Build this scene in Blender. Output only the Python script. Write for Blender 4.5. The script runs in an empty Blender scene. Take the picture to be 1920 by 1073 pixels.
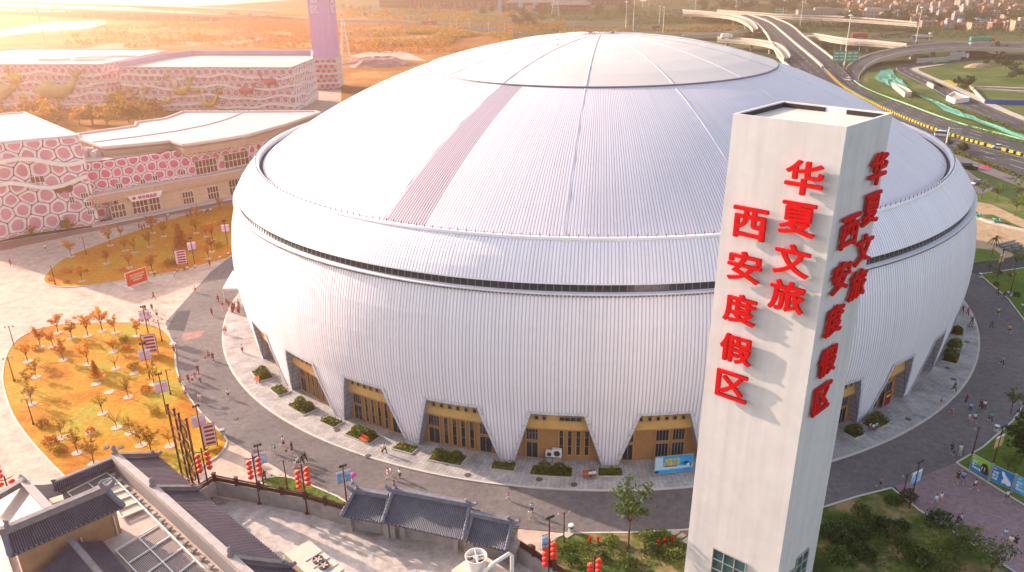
import bpy, bmesh, math, random
from mathutils import Vector, Matrix, noise as mnoise
from mathutils.geometry import tessellate_polygon

SC = bpy.context.scene
COL = SC.collection
R_ = math.radians
random.seed(7)

# ------------------------------------------------------------------ camera
CAM_H = 60.0
FPX = 1461.97                       # focal length in pixels of the 1920 wide photograph
AX_R = Vector((0.99992596, -0.0047102, -0.0112196))
AX_U = Vector((0.01216822, 0.38706197, 0.92197341))
AX_F = Vector((0.0, 0.92204167, -0.38709063))
cam_d = bpy.data.cameras.new('camera')
cam_d.sensor_fit = 'HORIZONTAL'
cam_d.sensor_width = 36.0
cam_d.lens = FPX / 1920 * 36
cam_d.clip_start = 0.5
cam_d.clip_end = 9000
cam = bpy.data.objects.new('camera', cam_d)
COL.objects.link(cam)
m3 = Matrix((AX_R, AX_U, -AX_F)).transposed()
cam.matrix_world = Matrix.Translation((0, 0, CAM_H)) @ m3.to_4x4()
SC.camera = cam

# ------------------------------------------------------------------ sun and sky
SUN_AZ, SUN_EL = 149.0, 20.0
w = bpy.data.worlds.new('World')
SC.world = w
w.use_nodes = True
nt = w.node_tree
bg = nt.nodes['Background']
sky = nt.nodes.new('ShaderNodeTexSky')
sky.sky_type = 'NISHITA'
sky.sun_disc = False
sky.sun_elevation = R_(SUN_EL)
sky.sun_rotation = R_(90 - SUN_AZ)
sky.altitude = 400
sky.air_density = 1.0
sky.dust_density = 2.5
sky.ozone_density = 1.0
hs_ = nt.nodes.new('ShaderNodeHueSaturation'); hs_.inputs['Saturation'].default_value = 0.62
nt.links.new(sky.outputs[0], hs_.inputs['Color']); nt.links.new(hs_.outputs[0], bg.inputs[0])
bg.inputs[1].default_value = 0.15
sun_d = bpy.data.lights.new('sun', 'SUN')
sun_d.energy = 4.1
sun_d.angle = R_(0.6)
sun_d.color = (1.0, 0.79, 0.62)
sun = bpy.data.objects.new('sun', sun_d)
COL.objects.link(sun)
sun.rotation_euler = (R_(90 - SUN_EL), 0, R_(SUN_AZ + 90))
SC.view_settings.view_transform = 'Standard'
SC.view_settings.look = 'None'
SC.view_settings.gamma = 1
SC.view_settings.exposure = 1.4
SC.cycles.max_bounces = 5
SC.cycles.diffuse_bounces = 3
SC.cycles.volume_bounces = 0
SC.cycles.transparent_max_bounces = 6
SC.cycles.use_denoising = True

# ------------------------------------------------------------------ placing: a pixel of the photograph to a point at height z
def G(px, py, z=0.0):
    d = AX_R * ((px - 960) / FPX) - AX_U * ((py - 536.5) / FPX) + AX_F
    t = (z - CAM_H) / d.z
    return Vector((d.x * t, d.y * t, z))

def PX(P):
    c = Vector(P) - Vector((0, 0, CAM_H))
    f = c.dot(AX_F)
    return 960 + FPX * c.dot(AX_R) / f, 536.5 - FPX * c.dot(AX_U) / f

# the arena stands on an ellipse: direction t, radius r
ARC = Vector((16.37, 144.84, 0)); APH = 0.42761; AE = 0.93567
def EP(r, t, z=0.0):
    t = R_(t); u = r * math.cos(t); v = r * math.sin(t) * AE
    return Vector((ARC.x + u * math.cos(APH) - v * math.sin(APH), ARC.y + u * math.sin(APH) + v * math.cos(APH), z))

# ------------------------------------------------------------------ materials
MATS = {}
def nodes_of(m):
    m.use_nodes = True
    return m.node_tree, m.node_tree.nodes['Principled BSDF']

def M(name, c, rough=0.8, var=0.12, scale=1.0, c2=None, metal=0.0, bump=0.0, spec=0.3, rnd=0.0, detail=5.0, coat=0.0, stretch=None, emit=0.0):
    """plain surface: base colour broken up by noise (or mixed with a second colour)"""
    if name in MATS: return MATS[name]
    m = bpy.data.materials.new(name); MATS[name] = m
    t, b = nodes_of(m)
    b.inputs['Roughness'].default_value = rough
    b.inputs['Metallic'].default_value = metal
    b.inputs['Specular IOR Level'].default_value = spec
    if coat: b.inputs['Coat Weight'].default_value = coat
    N = t.nodes.new; L = t.links.new
    tc = N('ShaderNodeTexCoord'); mp = N('ShaderNodeMapping')
    L(tc.outputs['Object'], mp.inputs[0])
    if stretch: mp.inputs['Scale'].default_value = stretch
    nz = N('ShaderNodeTexNoise'); nz.inputs['Scale'].default_value = scale; nz.inputs['Detail'].default_value = detail
    nz.inputs['Roughness'].default_value = 0.65
    L(mp.outputs[0], nz.inputs['Vector'])
    rp = N('ShaderNodeValToRGB'); L(nz.outputs['Fac'], rp.inputs[0])
    a = Vector(c); d = Vector(c2) if c2 else None
    lo = a * (1 - var) if d is None else a
    hi = a * (1 + var) if d is None else d
    rp.color_ramp.elements[0].position = 0.32; rp.color_ramp.elements[1].position = 0.68
    rp.color_ramp.elements[0].color = (*lo, 1); rp.color_ramp.elements[1].color = (*hi, 1)
    out = rp.outputs[0]
    if rnd:
        oi = N('ShaderNodeObjectInfo'); hs = N('ShaderNodeHueSaturation')
        mr = N('ShaderNodeMapRange'); mr.inputs[3].default_value = 1 - rnd; mr.inputs[4].default_value = 1 + rnd
        L(oi.outputs['Random'], mr.inputs[0]); L(mr.outputs[0], hs.inputs['Value']); L(out, hs.inputs['Color'])
        mh = N('ShaderNodeMapRange'); mh.inputs[3].default_value = 0.5 - rnd * .06; mh.inputs[4].default_value = 0.5 + rnd * .06
        L(oi.outputs['Random'], mh.inputs[0]); L(mh.outputs[0], hs.inputs['Hue'])
        out = hs.outputs[0]
    L(out, b.inputs['Base Color'])
    if bump:
        bp = N('ShaderNodeBump'); bp.inputs['Strength'].default_value = bump; bp.inputs['Distance'].default_value = 0.05
        L(nz.outputs['Fac'], bp.inputs['Height']); L(bp.outputs[0], b.inputs['Normal'])
    if emit:
        L(out, b.inputs['Emission Color']); b.inputs['Emission Strength'].default_value = emit
    return m

def MLEAF(name, c, c2, scale=1.2, rnd=0.18, trans=0.35):
    if name in MATS: return MATS[name]
    m = M(name, c, rough=0.6, c2=c2, scale=scale, rnd=rnd, spec=0.2, detail=3)
    t = m.node_tree; b = t.nodes['Principled BSDF']; o = t.nodes['Material Output']
    tr = t.nodes.new('ShaderNodeBsdfTranslucent'); mx = t.nodes.new('ShaderNodeMixShader')
    mx.inputs[0].default_value = trans
    src = b.inputs['Base Color'].links[0].from_socket
    t.links.new(src, tr.inputs[0]); t.links.new(b.outputs[0], mx.inputs[1]); t.links.new(tr.outputs[0], mx.inputs[2])
    t.links.new(mx.outputs[0], o.inputs[0])
    return m

def MGROUND(name, cols, s1=0.05, s2=1.2, bump=0.3, rough=0.9, thr=(0.35, 0.5, 0.65)):
    """ground cover: three colours patched by large noise, grained by a fine one"""
    if name in MATS: return MATS[name]
    m = bpy.data.materials.new(name); MATS[name] = m
    t, b = nodes_of(m); N = t.nodes.new; L = t.links.new
    b.inputs['Roughness'].default_value = rough; b.inputs['Specular IOR Level'].default_value = 0.15
    g = N('ShaderNodeNewGeometry')
    a = N('ShaderNodeTexNoise'); a.inputs['Scale'].default_value = s1; a.inputs['Detail'].default_value = 8; a.inputs['Roughness'].default_value = .68
    f = N('ShaderNodeTexNoise'); f.inputs['Scale'].default_value = s2; f.inputs['Detail'].default_value = 4; f.inputs['Roughness'].default_value = .8
    L(g.outputs['Position'], a.inputs['Vector']); L(g.outputs['Position'], f.inputs['Vector'])
    rp = N('ShaderNodeValToRGB'); L(a.outputs['Fac'], rp.inputs[0])
    e = rp.color_ramp.elements
    e[0].position = thr[0]; e[0].color = (*cols[0], 1)
    e[1].position = thr[2]; e[1].color = (*cols[2], 1)
    k = e.new(thr[1]); k.color = (*cols[1], 1)
    mr = N('ShaderNodeMapRange'); mr.inputs[1].default_value = .25; mr.inputs[2].default_value = .75; mr.inputs[3].default_value = .62; mr.inputs[4].default_value = 1.38
    L(f.outputs['Fac'], mr.inputs[0])
    mu = N('ShaderNodeVectorMath'); mu.operation = 'SCALE'
    L(rp.outputs[0], mu.inputs[0]); L(mr.outputs[0], mu.inputs['Scale'])
    L(mu.outputs[0], b.inputs['Base Color'])
    if bump:
        bp = N('ShaderNodeBump'); bp.inputs['Strength'].default_value = bump; bp.inputs['Distance'].default_value = .15
        L(f.outputs['Fac'], bp.inputs['Height']); L(bp.outputs[0], b.inputs['Normal'])
    return m

# ------------------------------------------------------------------ objects
def tag(o, label=None, cat=None, group=None, kind=None):
    if label: o['label'] = label
    if cat: o['category'] = cat
    if group: o['group'] = group
    if kind: o['kind'] = kind
    return o

def thing(name, label, cat, loc=(0, 0, 0), rotz=0.0, group=None):
    o = bpy.data.objects.new(name, None); COL.objects.link(o)
    o.empty_display_size = 0.3
    o.location = loc; o.rotation_euler = (0, 0, rotz)
    return tag(o, label, cat, group)

class MB:
    """collects faces and links them as ONE mesh object"""
    def __init__(s): s.v = []; s.f = []; s.uv = {}; s.mi = []
    def add(s, vs, fs, uvs=None, mi=0):
        n = len(s.v); s.v += [tuple(p) for p in vs]
        for k, f in enumerate(fs):
            s.f.append(tuple(i + n for i in f)); s.mi.append(mi)
            if uvs: s.uv[len(s.f) - 1] = [uvs[i] for i in f]
        return s
    def quad(s, a, b, c, d, uv=None, mi=0): return s.add([a, b, c, d], [(0, 1, 2, 3)], uv, mi)
    def box(s, c, d, rz=0.0, mi=0, taper=1.0):
        x, y, z = d[0] / 2, d[1] / 2, d[2] / 2; cs, sn = math.cos(rz), math.sin(rz); vs = []
        for k, (i, j) in ((-1, (-x, -y)), (-1, (x, -y)), (-1, (x, y)), (-1, (-x, y)), (1, (-x, -y)), (1, (x, -y)), (1, (x, y)), (1, (-x, y))):
            q = taper if k > 0 else 1
            vs.append((c[0] + (i * cs - j * sn) * q, c[1] + (i * sn + j * cs) * q, c[2] + k * z))
        return s.add(vs, [(3, 2, 1, 0), (4, 5, 6, 7), (0, 1, 5, 4), (1, 2, 6, 5), (2, 3, 7, 6), (3, 0, 4, 7)], mi=mi)
    def beam(s, p, q, w, h=None, up=(0, 0, 1), mi=0):
        p, q = Vector(p), Vector(q); h = h or w; d = q - p
        if d.length < 1e-6: return s
        d.normalize(); sd = d.cross(Vector(up))
        if sd.length < 1e-3: sd = d.cross(Vector((1, 0, 0)))
        sd.normalize(); u = sd.cross(d); sd *= w / 2; u *= h / 2
        vs = [p - sd - u, p + sd - u, p + sd + u, p - sd + u, q - sd - u, q + sd - u, q + sd + u, q - sd + u]
        return s.add(vs, [(0, 1, 2, 3), (7, 6, 5, 4), (1, 0, 4, 5), (2, 1, 5, 6), (3, 2, 6, 7), (0, 3, 7, 4)], mi=mi)
    def tube(s, pts, rs, n=6, mi=0, cap=True):
        pts = [Vector(p) for p in pts]
        if not isinstance(rs, (list, tuple)): rs = [rs] * len(pts)
        rings = []; vs = []
        for i, p in enumerate(pts):
            d = (pts[min(i + 1, len(pts) - 1)] - pts[max(i - 1, 0)])
            d = d.normalized() if d.length > 1e-6 else Vector((0, 0, 1))
            a = d.cross(Vector((0, 1, 0))) if abs(d.y) < .9 else d.cross(Vector((1, 0, 0)))
            a.normalize(); b = d.cross(a)
            for k in range(n):
                t = 2 * math.pi * k / n
                vs.append(p + (a * math.cos(t) + b * math.sin(t)) * rs[i])
        fs = []
        for i in range(len(pts) - 1):
            for k in range(n):
                fs.append((i * n + k, i * n + (k + 1) % n, (i + 1) * n + (k + 1) % n, (i + 1) * n + k))
        if cap: fs.append(tuple(range(n - 1, -1, -1))); fs.append(tuple(range((len(pts) - 1) * n, len(pts) * n)))
        return s.add(vs, fs, mi=mi)
    def lathe(s, prof, c=(0, 0, 0), n=12, mi=0, sx=1.0, sy=1.0):
        vs = []; fs = []
        for r, z in prof:
            for k in range(n):
                t = 2 * math.pi * k / n
                vs.append((c[0] + r * math.cos(t) * sx, c[1] + r * math.sin(t) * sy, c[2] + z))
        for i in range(len(prof) - 1):
            for k in range(n):
                fs.append((i * n + k, i * n + (k + 1) % n, (i + 1) * n + (k + 1) % n, (i + 1) * n + k))
        fs.append(tuple(range(n - 1, -1, -1))); fs.append(tuple(range((len(prof) - 1) * n, len(prof) * n)))
        return s.add(vs, fs, mi=mi)
    def ball(s, c, r, n=8, m=6, mi=0):
        if not isinstance(r, (tuple, list)): r = (r, r, r)
        vs = [(c[0], c[1], c[2] - r[2])]; fs = []
        for i in range(1, m):
            p = math.pi * i / m
            for k in range(n):
                t = 2 * math.pi * k / n
                vs.append((c[0] + r[0] * math.sin(p) * math.cos(t), c[1] + r[1] * math.sin(p) * math.sin(t), c[2] - r[2] * math.cos(p)))
        vs.append((c[0], c[1], c[2] + r[2])); e = len(vs) - 1
        for k in range(n): fs.append((0, 1 + (k + 1) % n, 1 + k))
        for i in range(m - 2):
            for k in range(n):
                a = 1 + i * n; b = a + n
                fs.append((a + k, a + (k + 1) % n, b + (k + 1) % n, b + k))
        a = 1 + (m - 2) * n
        for k in range(n): fs.append((a + k, a + (k + 1) % n, e))
        return s.add(vs, fs, mi=mi)
    def poly(s, pts, z=None, mi=0):
        P = [Vector(p) for p in pts]
        if z is not None: P = [Vector((p.x, p.y, z)) for p in P]
        fs = []
        for t in tessellate_polygon([[Vector((p.x, p.y, 0)) for p in P]]):
            a, b, c = t
            n = (P[b] - P[a]).cross(P[c] - P[a])
            fs.append((a, b, c) if n.z > 0 else (a, c, b))
        return s.add(P, fs, mi=mi)
    def prism(s, pts, z0, z1, mi=0, top=True):
        P = [Vector(p) for p in pts]; n = len(P)
        area = sum(P[i].x * P[(i + 1) % n].y - P[(i + 1) % n].x * P[i].y for i in range(n))
        if area < 0: P.reverse()
        vs = [(p.x, p.y, z0) for p in P] + [(p.x, p.y, z1) for p in P]
        s.add(vs, [(i, (i + 1) % n, n + (i + 1) % n, n + i) for i in range(n)], mi=mi)
        if top: s.poly([(p.x, p.y, z1) for p in P], mi=mi)
        return s
    def build(s, name, mats, parent=None, smooth=False, world=True):
        me = bpy.data.meshes.new(name)
        me.from_pydata(s.v, [], s.f)
        if not isinstance(mats, (list, tuple)): mats = [mats]
        for m in mats: me.materials.append(m)
        if len(mats) > 1: me.polygons.foreach_set('material_index', s.mi)
        if s.uv:
            ul = me.uv_layers.new(name='UVMap')
            for p in me.polygons:
                u = s.uv.get(p.index)
                if u:
                    for k, li in enumerate(p.loop_indices): ul.data[li].uv = u[k]
        if smooth: me.polygons.foreach_set('use_smooth', [True] * len(me.polygons))
        me.update()
        o = bpy.data.objects.new(name, me); COL.objects.link(o)
        if parent is not None:
            o.parent = parent
            if world:
                root = parent
                while root.parent is not None: root = root.parent
                if parent.type == 'EMPTY' or parent is root:
                    o.matrix_parent_inverse = (Matrix.Translation(root.location) @ Matrix.Rotation(root.rotation_euler.z, 4, 'Z')).inverted()
        return o

KIDS = {}
def copy_tree(o, loc=None, rz=None, scale=None, label=None, group=None, mats=None):
    """copy a thing with its parts and sub-parts"""
    c = o.copy(); COL.objects.link(c)
    def rec(a, b):
        for ch in a.children:
            d = ch.copy(); COL.objects.link(d); d.parent = b; rec(ch, d)
    rec(o, c)
    if loc is not None: c.location = loc
    if rz is not None: c.rotation_euler = (0, 0, rz)
    if scale is not None: c.scale = (scale,) * 3 if not isinstance(scale, tuple) else scale
    if label: c['label'] = label
    if group: c['group'] = group
    return c

def catmull(pts, n=6):
    """smooth a list of tuples of any length"""
    out = []
    for i in range(len(pts) - 1):
        p0 = pts[max(i - 1, 0)]; p1 = pts[i]; p2 = pts[i + 1]; p3 = pts[min(i + 2, len(pts) - 1)]
        for k in range(n):
            t = k / n
            out.append(tuple(.5 * ((2 * b) + (-a + c) * t + (2 * a - 5 * b + 4 * c - d) * t * t + (-a + 3 * b - 3 * c + d) * t ** 3) for a, b, c, d in zip(p0, p1, p2, p3)))
    out.append(tuple(pts[-1])); return out

def smooth_closed(pts, n=5):
    k = len(pts); out = []
    for i in range(k):
        p0, p1, p2, p3 = pts[i - 1], pts[i], pts[(i + 1) % k], pts[(i + 2) % k]
        for j in range(n):
            t = j / n
            out.append(tuple(.5 * ((2 * b) + (-a + c) * t + (2 * a - 5 * b + 4 * c - d) * t * t + (-a + 3 * b - 3 * c + d) * t ** 3) for a, b, c, d in zip(p0, p1, p2, p3)))
    return out

def text_mesh(s, size=1.0, depth=0.05, bold=0.0, align='CENTER', res=3):
    """solid letters standing upright in the local x z plane, facing -y"""
    c = bpy.data.curves.new('t', 'FONT'); c.body = s; c.size = size; c.extrude = depth / 2; c.offset = bold
    c.align_x = align; c.align_y = 'CENTER'; c.resolution_u = res
    o = bpy.data.objects.new('t', c); COL.objects.link(o)
    bpy.context.view_layer.update()
    me = bpy.data.meshes.new_from_object(o.evaluated_get(bpy.context.evaluated_depsgraph_get()))
    bpy.data.objects.remove(o); bpy.data.curves.remove(c)
    me.transform(Matrix.Rotation(math.pi / 2, 4, 'X'))
    return me

def fit_mesh(me, w_, h_):
    """centre a text mesh and scale it to w x h"""
    xs = [v.co.x for v in me.vertices]; zs = [v.co.z for v in me.vertices]
    cx, cz = (max(xs) + min(xs)) / 2, (max(zs) + min(zs)) / 2
    sx = w_ / (max(xs) - min(xs)); sz = h_ / (max(zs) - min(zs)) if h_ else sx
    me.transform(Matrix.Diagonal((sx, 1, sz, 1)) @ Matrix.Translation((-cx, 0, -cz)))
    return me

def place_mesh(name, me, mat, mw, parent=None):
    """link a mesh at a world matrix under a parent Empty"""
    me.materials.clear(); me.materials.append(mat)
    o = bpy.data.objects.new(name, me); COL.objects.link(o)
    if parent:
        o.parent = parent
        o.matrix_parent_inverse = (Matrix.Translation(parent.location) @ Matrix.Rotation(parent.rotation_euler.z, 4, 'Z')).inverted()
    o.matrix_basis = mw
    return o

def face_matrix(P, xdir, z=None):
    """local x along xdir, local z up, local -y outwards"""
    x = Vector((xdir[0], xdir[1], 0)).normalized(); zz = Vector((0, 0, 1)); y = zz.cross(x)
    return Matrix.Translation(P) @ Matrix((x, y, zz)).transposed().to_4x4()

ORD = 'first second third fourth fifth sixth seventh eighth ninth tenth eleventh twelfth thirteenth fourteenth fifteenth sixteenth seventeenth eighteenth nineteenth twentieth'.split()
def nth(i): return ORD[i] if i < 20 else ('twenty-' + ORD[i - 20] if i < 29 else 'thirtieth' if i == 29 else 'thirty-' + ORD[i - 30])
# ================================================================== GROUND, ROADS, LAWNS
def ET(P):
    x, y = P[0] - ARC.x, P[1] - ARC.y
    u = x * math.cos(APH) + y * math.sin(APH); v = (-x * math.sin(APH) + y * math.cos(APH)) / AE
    return math.hypot(u, v), math.degrees(math.atan2(v, u))

def sheet(name, pts, z, mat, label=None, kind='structure', smooth=0, cat=None):
    P = [G(*p) if len(p) == 2 else Vector(p) for p in pts]
    if smooth: P = [Vector(p) for p in smooth_closed([tuple(p) for p in P], smooth)]
    mb = MB(); mb.poly(P, z); o = mb.build(name, mat)
    return tag(o, label, cat, None, kind), P

def kerb_line(mb, P, w=0.22, z0=0.0, z1=0.14, closed=True):
    n = len(P)
    for i in range(n if closed else n - 1):
        a, b = P[i], P[(i + 1) % n]
        mb.beam((a.x, a.y, (z0 + z1) / 2), (b.x, b.y, (z0 + z1) / 2), w, z1 - z0)

m_field = MGROUND('glow_orange_field', ((.22, .085, .018), (.34, .135, .022), (.46, .25, .08)), s1=.018, s2=.25)  # orange of the flare glow put into the field's grass colour
m_wild = MGROUND('wild_green_ground', ((.035, .06, .018), (.07, .095, .028), (.20, .15, .085)), s1=.016, s2=.22, thr=(.36, .52, .66))
m_meadow = MGROUND('green_meadow', ((.045, .08, .018), (.085, .125, .025), (.17, .165, .06)), s1=.05, s2=.5)
m_lawn = MGROUND('green_lawn', ((.075, .125, .02), (.12, .17, .025), (.20, .20, .06)), s1=.09, s2=1.6, thr=(.35, .55, .75))
m_glowgold = MGROUND('glow_gold_lawn', ((.38, .115, .01), (.46, .22, .018), (.34, .29, .04)), s1=.10, s2=1.5, bump=.6, thr=(.34, .5, .64))  # lower lawn: warm flare glow painted into the green of the grass
m_gloworange = MGROUND('glow_orange_lawn', ((.46, .14, .01), (.52, .20, .014), (.46, .25, .028)), s1=.10, s2=1.4, bump=.5)  # upper lawn: the same glow painted in, more strongly orange
m_bed = MGROUND('shrub_bed', ((.03, .05, .012), (.075, .11, .02), (.30, .21, .11)), s1=.13, s2=1.8, thr=(.36, .49, .60))
m_plaza = MGROUND('plaza_concrete', ((.48, .35, .29), (.54, .40, .33), (.60, .45, .36)), s1=.035, s2=.5, bump=.05, rough=.75)
m_asph = MGROUND('asphalt', ((.13, .115, .12), (.165, .145, .145), (.20, .172, .168)), s1=.05, s2=1.1, bump=.1, rough=.8)
m_asphd = MGROUND('dark_asphalt', ((.055, .055, .062), (.07, .068, .075), (.088, .085, .09)), s1=.04, s2=.8, bump=.1, rough=.8)
m_asphp = MGROUND('glow_pink_asphalt', ((.30, .16, .14), (.34, .19, .165), (.38, .22, .19)), s1=.05, s2=1.1, bump=.1)  # pink of the glow at the left put into the asphalt colour
m_court = MGROUND('stained_concrete', ((.24, .20, .18), (.50, .43, .39), (.58, .51, .47)), s1=.10, s2=.9, bump=.1, thr=(.34, .45, .60))
m_path = MGROUND('pink_paving', ((.22, .155, .165), (.27, .19, .20), (.30, .22, .23)), s1=.09, s2=1.4, bump=.08)
m_sand = MGROUND('bare_sand', ((.34, .24, .15), (.42, .31, .20), (.36, .24, .13)), s1=.08, s2=.7)
m_kerb = M('kerb_stone', (.55, .5, .46), scale=.8, var=.1)
m_white = M('white_road_paint', (.72, .70, .66), scale=2, var=.08)
m_yellow = M('yellow_paint', (.52, .32, .05), scale=2, var=.08)
m_conc = M('pale_concrete', (.48, .43, .38), scale=.5, var=.12)
m_dust = M('warm_concrete', (.48, .42, .35), scale=.2, var=.10)

def MPAVE():
    m = bpy.data.materials.new('grey_pavers'); MATS['grey_pavers'] = m
    t, b = nodes_of(m); N = t.nodes.new; L = t.links.new
    b.inputs['Roughness'].default_value = .75
    uv = N('ShaderNodeUVMap'); br = N('ShaderNodeTexBrick')
    br.inputs['Color1'].default_value = (.36, .33, .325, 1); br.inputs['Color2'].default_value = (.45, .42, .41, 1); br.inputs['Mortar'].default_value = (.26, .24, .24, 1)
    br.inputs['Scale'].default_value = 1.0; br.inputs['Mortar Size'].default_value = .035; br.inputs['Brick Width'].default_value = 1.2; br.inputs['Row Height'].default_value = .6
    L(uv.outputs[0], br.inputs['Vector'])
    g = N('ShaderNodeNewGeometry'); nz = N('ShaderNodeTexNoise'); nz.inputs['Scale'].default_value = .35; nz.inputs['Detail'].default_value = 7; nz.inputs['Roughness'].default_value = .7
    L(g.outputs['Position'], nz.inputs['Vector'])
    mr = N('ShaderNodeMapRange'); mr.inputs[1].default_value = .35; mr.inputs[2].default_value = .6; mr.inputs[3].default_value = .68; mr.inputs[4].default_value = 1.12
    L(nz.outputs['Fac'], mr.inputs[0])
    mu = N('ShaderNodeVectorMath'); mu.operation = 'SCALE'; L(br.outputs[0], mu.inputs[0]); L(mr.outputs[0], mu.inputs['Scale']); L(mu.outputs[0], b.inputs['Base Color'])
    return m
m_pave = MPAVE()

# one sheet to the horizon
mb = MB(); mb.quad((-5000, -300, -.06), (5000, -300, -.06), (5000, 8000, -.06), (-5000, 8000, -.06))
tag(mb.build('ground', m_wild), kind='structure')
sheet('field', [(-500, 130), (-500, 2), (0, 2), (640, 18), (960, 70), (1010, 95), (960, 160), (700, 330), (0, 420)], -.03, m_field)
sheet('plaza', [(-250, 500), (0, 454), (180, 425), (445, 366), (520, 560), (640, 960), (400, 1010), (-400, 1250)], 0.0, m_plaza)
sheet('service_road', [(-250, 512), (0, 455), (180, 426), (445, 366), (448, 380), (330, 402), (200, 429), (130, 443), (0, 471), (-250, 528)], .006, m_asphp)
# ring road round the arena, closed behind it on an ellipse
outer = [(436, 478), (395, 510), (310, 605), (320, 630), (330, 660), (334, 700), (348, 735), (378, 775), (424, 822), (470, 850), (520, 878), (560, 905), (600, 920), (645, 940), (700, 955), (800, 975), (970, 991), (1060, 999), (1180, 998), (1285, 993), (1420, 975), (1548, 949), (1605, 931), (1675, 914), (1790, 869), (1842, 838), (1897, 790), (1935, 735), (1955, 680), (1937, 625), (1890, 560), (1832, 514)]
pr = [G(*p) for p in outer]
t1 = ET(pr[-1])[1]; t0 = ET(pr[0])[1]
for k in range(1, 12): pr.append(EP(86, t1 + (t0 - t1) * k / 12))
mb = MB(); mb.poly(pr, .012); tag(mb.build('ring_road', m_asph), kind='structure')
# patched asphalt on the road
sheet('asphalt_patch', [(332, 584), (358, 582), (345, 622), (312, 618)], .018, m_asphd)
sheet('asphalt_patch', [(343, 625), (385, 620), (375, 632), (341, 640)], .018, m_asphp)
# raised pavement round the arena with its kerb
mb = MB(); n = 180; RP = 70.8
for i in range(n):
    a, b = EP(RP - .3, i * 2, .13), EP(RP - .3, i * 2 + 2, .13); c, d = EP(55, i * 2 + 2, .13), EP(55, i * 2, .13)
    s = 2 * math.pi * RP / n
    mb.quad(d, a, b, c, [(0, i * s), (15.5, i * s), (15.5, i * s + s), (0, i * s + s)])
tag(mb.build('pavement', m_pave), kind='structure')
mb = MB()
for i in range(n):
    p = [EP(r, i * 2 + j, z) for j in (0, 2) for r, z in ((RP - .3, .125), (RP - .3, .15), (RP, .15), (RP, 0))]
    mb.add(p, [(1, 2, 6, 5), (2, 3, 7, 6), (0, 1, 5, 4)])
tag(mb.build('pavement_kerb', m_kerb), kind='structure')
# lawns
def lawn(name, px, mat, z=.1, kerb=True, smooth=3):
    P = [G(*p) for p in px]
    if smooth: P = [Vector(p) for p in smooth_closed([tuple(p) for p in P], smooth)]
    mb = MB(); mb.prism(P, -.01, z); tag(mb.build(name, mat), kind='structure')
    if kerb:
        mb = MB(); kerb_line(mb, P, .24, -.02, z + .05); tag(mb.build('lawn_kerb', m_kerb), kind='structure')
    return P
UPPER = lawn('upper_lawn', [(82, 527), (95, 505), (130, 480), (195, 455), (250, 435), (330, 409), (445, 382), (470, 430), (438, 478), (400, 492), (330, 510), (240, 525), (160, 537), (105, 538)], m_gloworange)
LOWER = lawn('lower_lawn', [(5, 705), (12, 668), (30, 640), (65, 620), (110, 610), (170, 606), (250, 606), (295, 614), (318, 632), (328, 656), (330, 690), (346, 732), (378, 776), (421, 819), (424, 835), (410, 855), (380, 875), (335, 910), (240, 960), (170, 940), (118, 892), (60, 830), (25, 780), (9, 735)], m_glowgold)
lawn('grass_strip', [(488, 906), (512, 896), (545, 897), (590, 914), (647, 941), (640, 962), (570, 940)], m_lawn)
BED = lawn('shrub_bed', [(1010, 1046), (1045, 1008), (1062, 1001), (1180, 1000), (1285, 995), (1420, 977), (1548, 951), (1605, 933), (1672, 916), (1722, 957), (1790, 1001), (1905, 1076), (1960, 1150), (1500, 1400), (1090, 1150)], m_bed, smooth=0)
sheet('path', [(1678, 913), (1790, 869), (1920, 951), (2080, 1050), (2080, 1200), (1905, 1077), (1790, 1002), (1722, 957)], .02, m_path)
sheet('path', [(972, 992), (1060, 1000), (1040, 1012), (1004, 1052), (960, 1030)], .006, m_plaza)
LAWNR = lawn('right_lawn', [(1793, 869), (1842, 840), (1898, 791), (1938, 735), (2080, 800), (2080, 1045), (1920, 948)], m_lawn, smooth=0)
LAWNT = lawn('far_right_lawn', [(1836, 515), (1890, 561), (1938, 625), (1960, 690), (2100, 700), (2100, 520), (1990, 503), (1920, 503)], m_lawn, smooth=0)
sheet('branch_road', [(1800, 510), (1826, 496), (1920, 480), (2050, 462), (2050, 492), (1920, 502), (1836, 514)], .02, m_asphd)
lawn('far_grass', [(1790, 480), (1826, 466), (1866, 470), (1882, 482), (1838, 492), (1800, 500)], m_lawn, smooth=0, kerb=False)
sheet('sandy_ground', [(1800, 390), (1826, 396), (1940, 430), (2050, 460), (2050, 470), (1920, 478), (1826, 494), (1800, 480)], -.02, m_sand)
sheet('far_verge', [(1790, 345), (1826, 345), (1920, 385), (2050, 430), (2050, 468), (1940, 440), (1830, 400), (1790, 390)], .0, m_meadow)
sheet('dirt_strip', [(1822, 377), (1860, 384), (1920, 412), (1990, 440), (1990, 452), (1920, 428), (1860, 402), (1822, 404)], .012, m_sand)
sheet('courtyard', [(392, 930), (570, 962), (645, 984), (965, 1040), (1100, 1160), (700, 1400), (200, 1250), (180, 1000)], .016, m_court)
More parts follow.
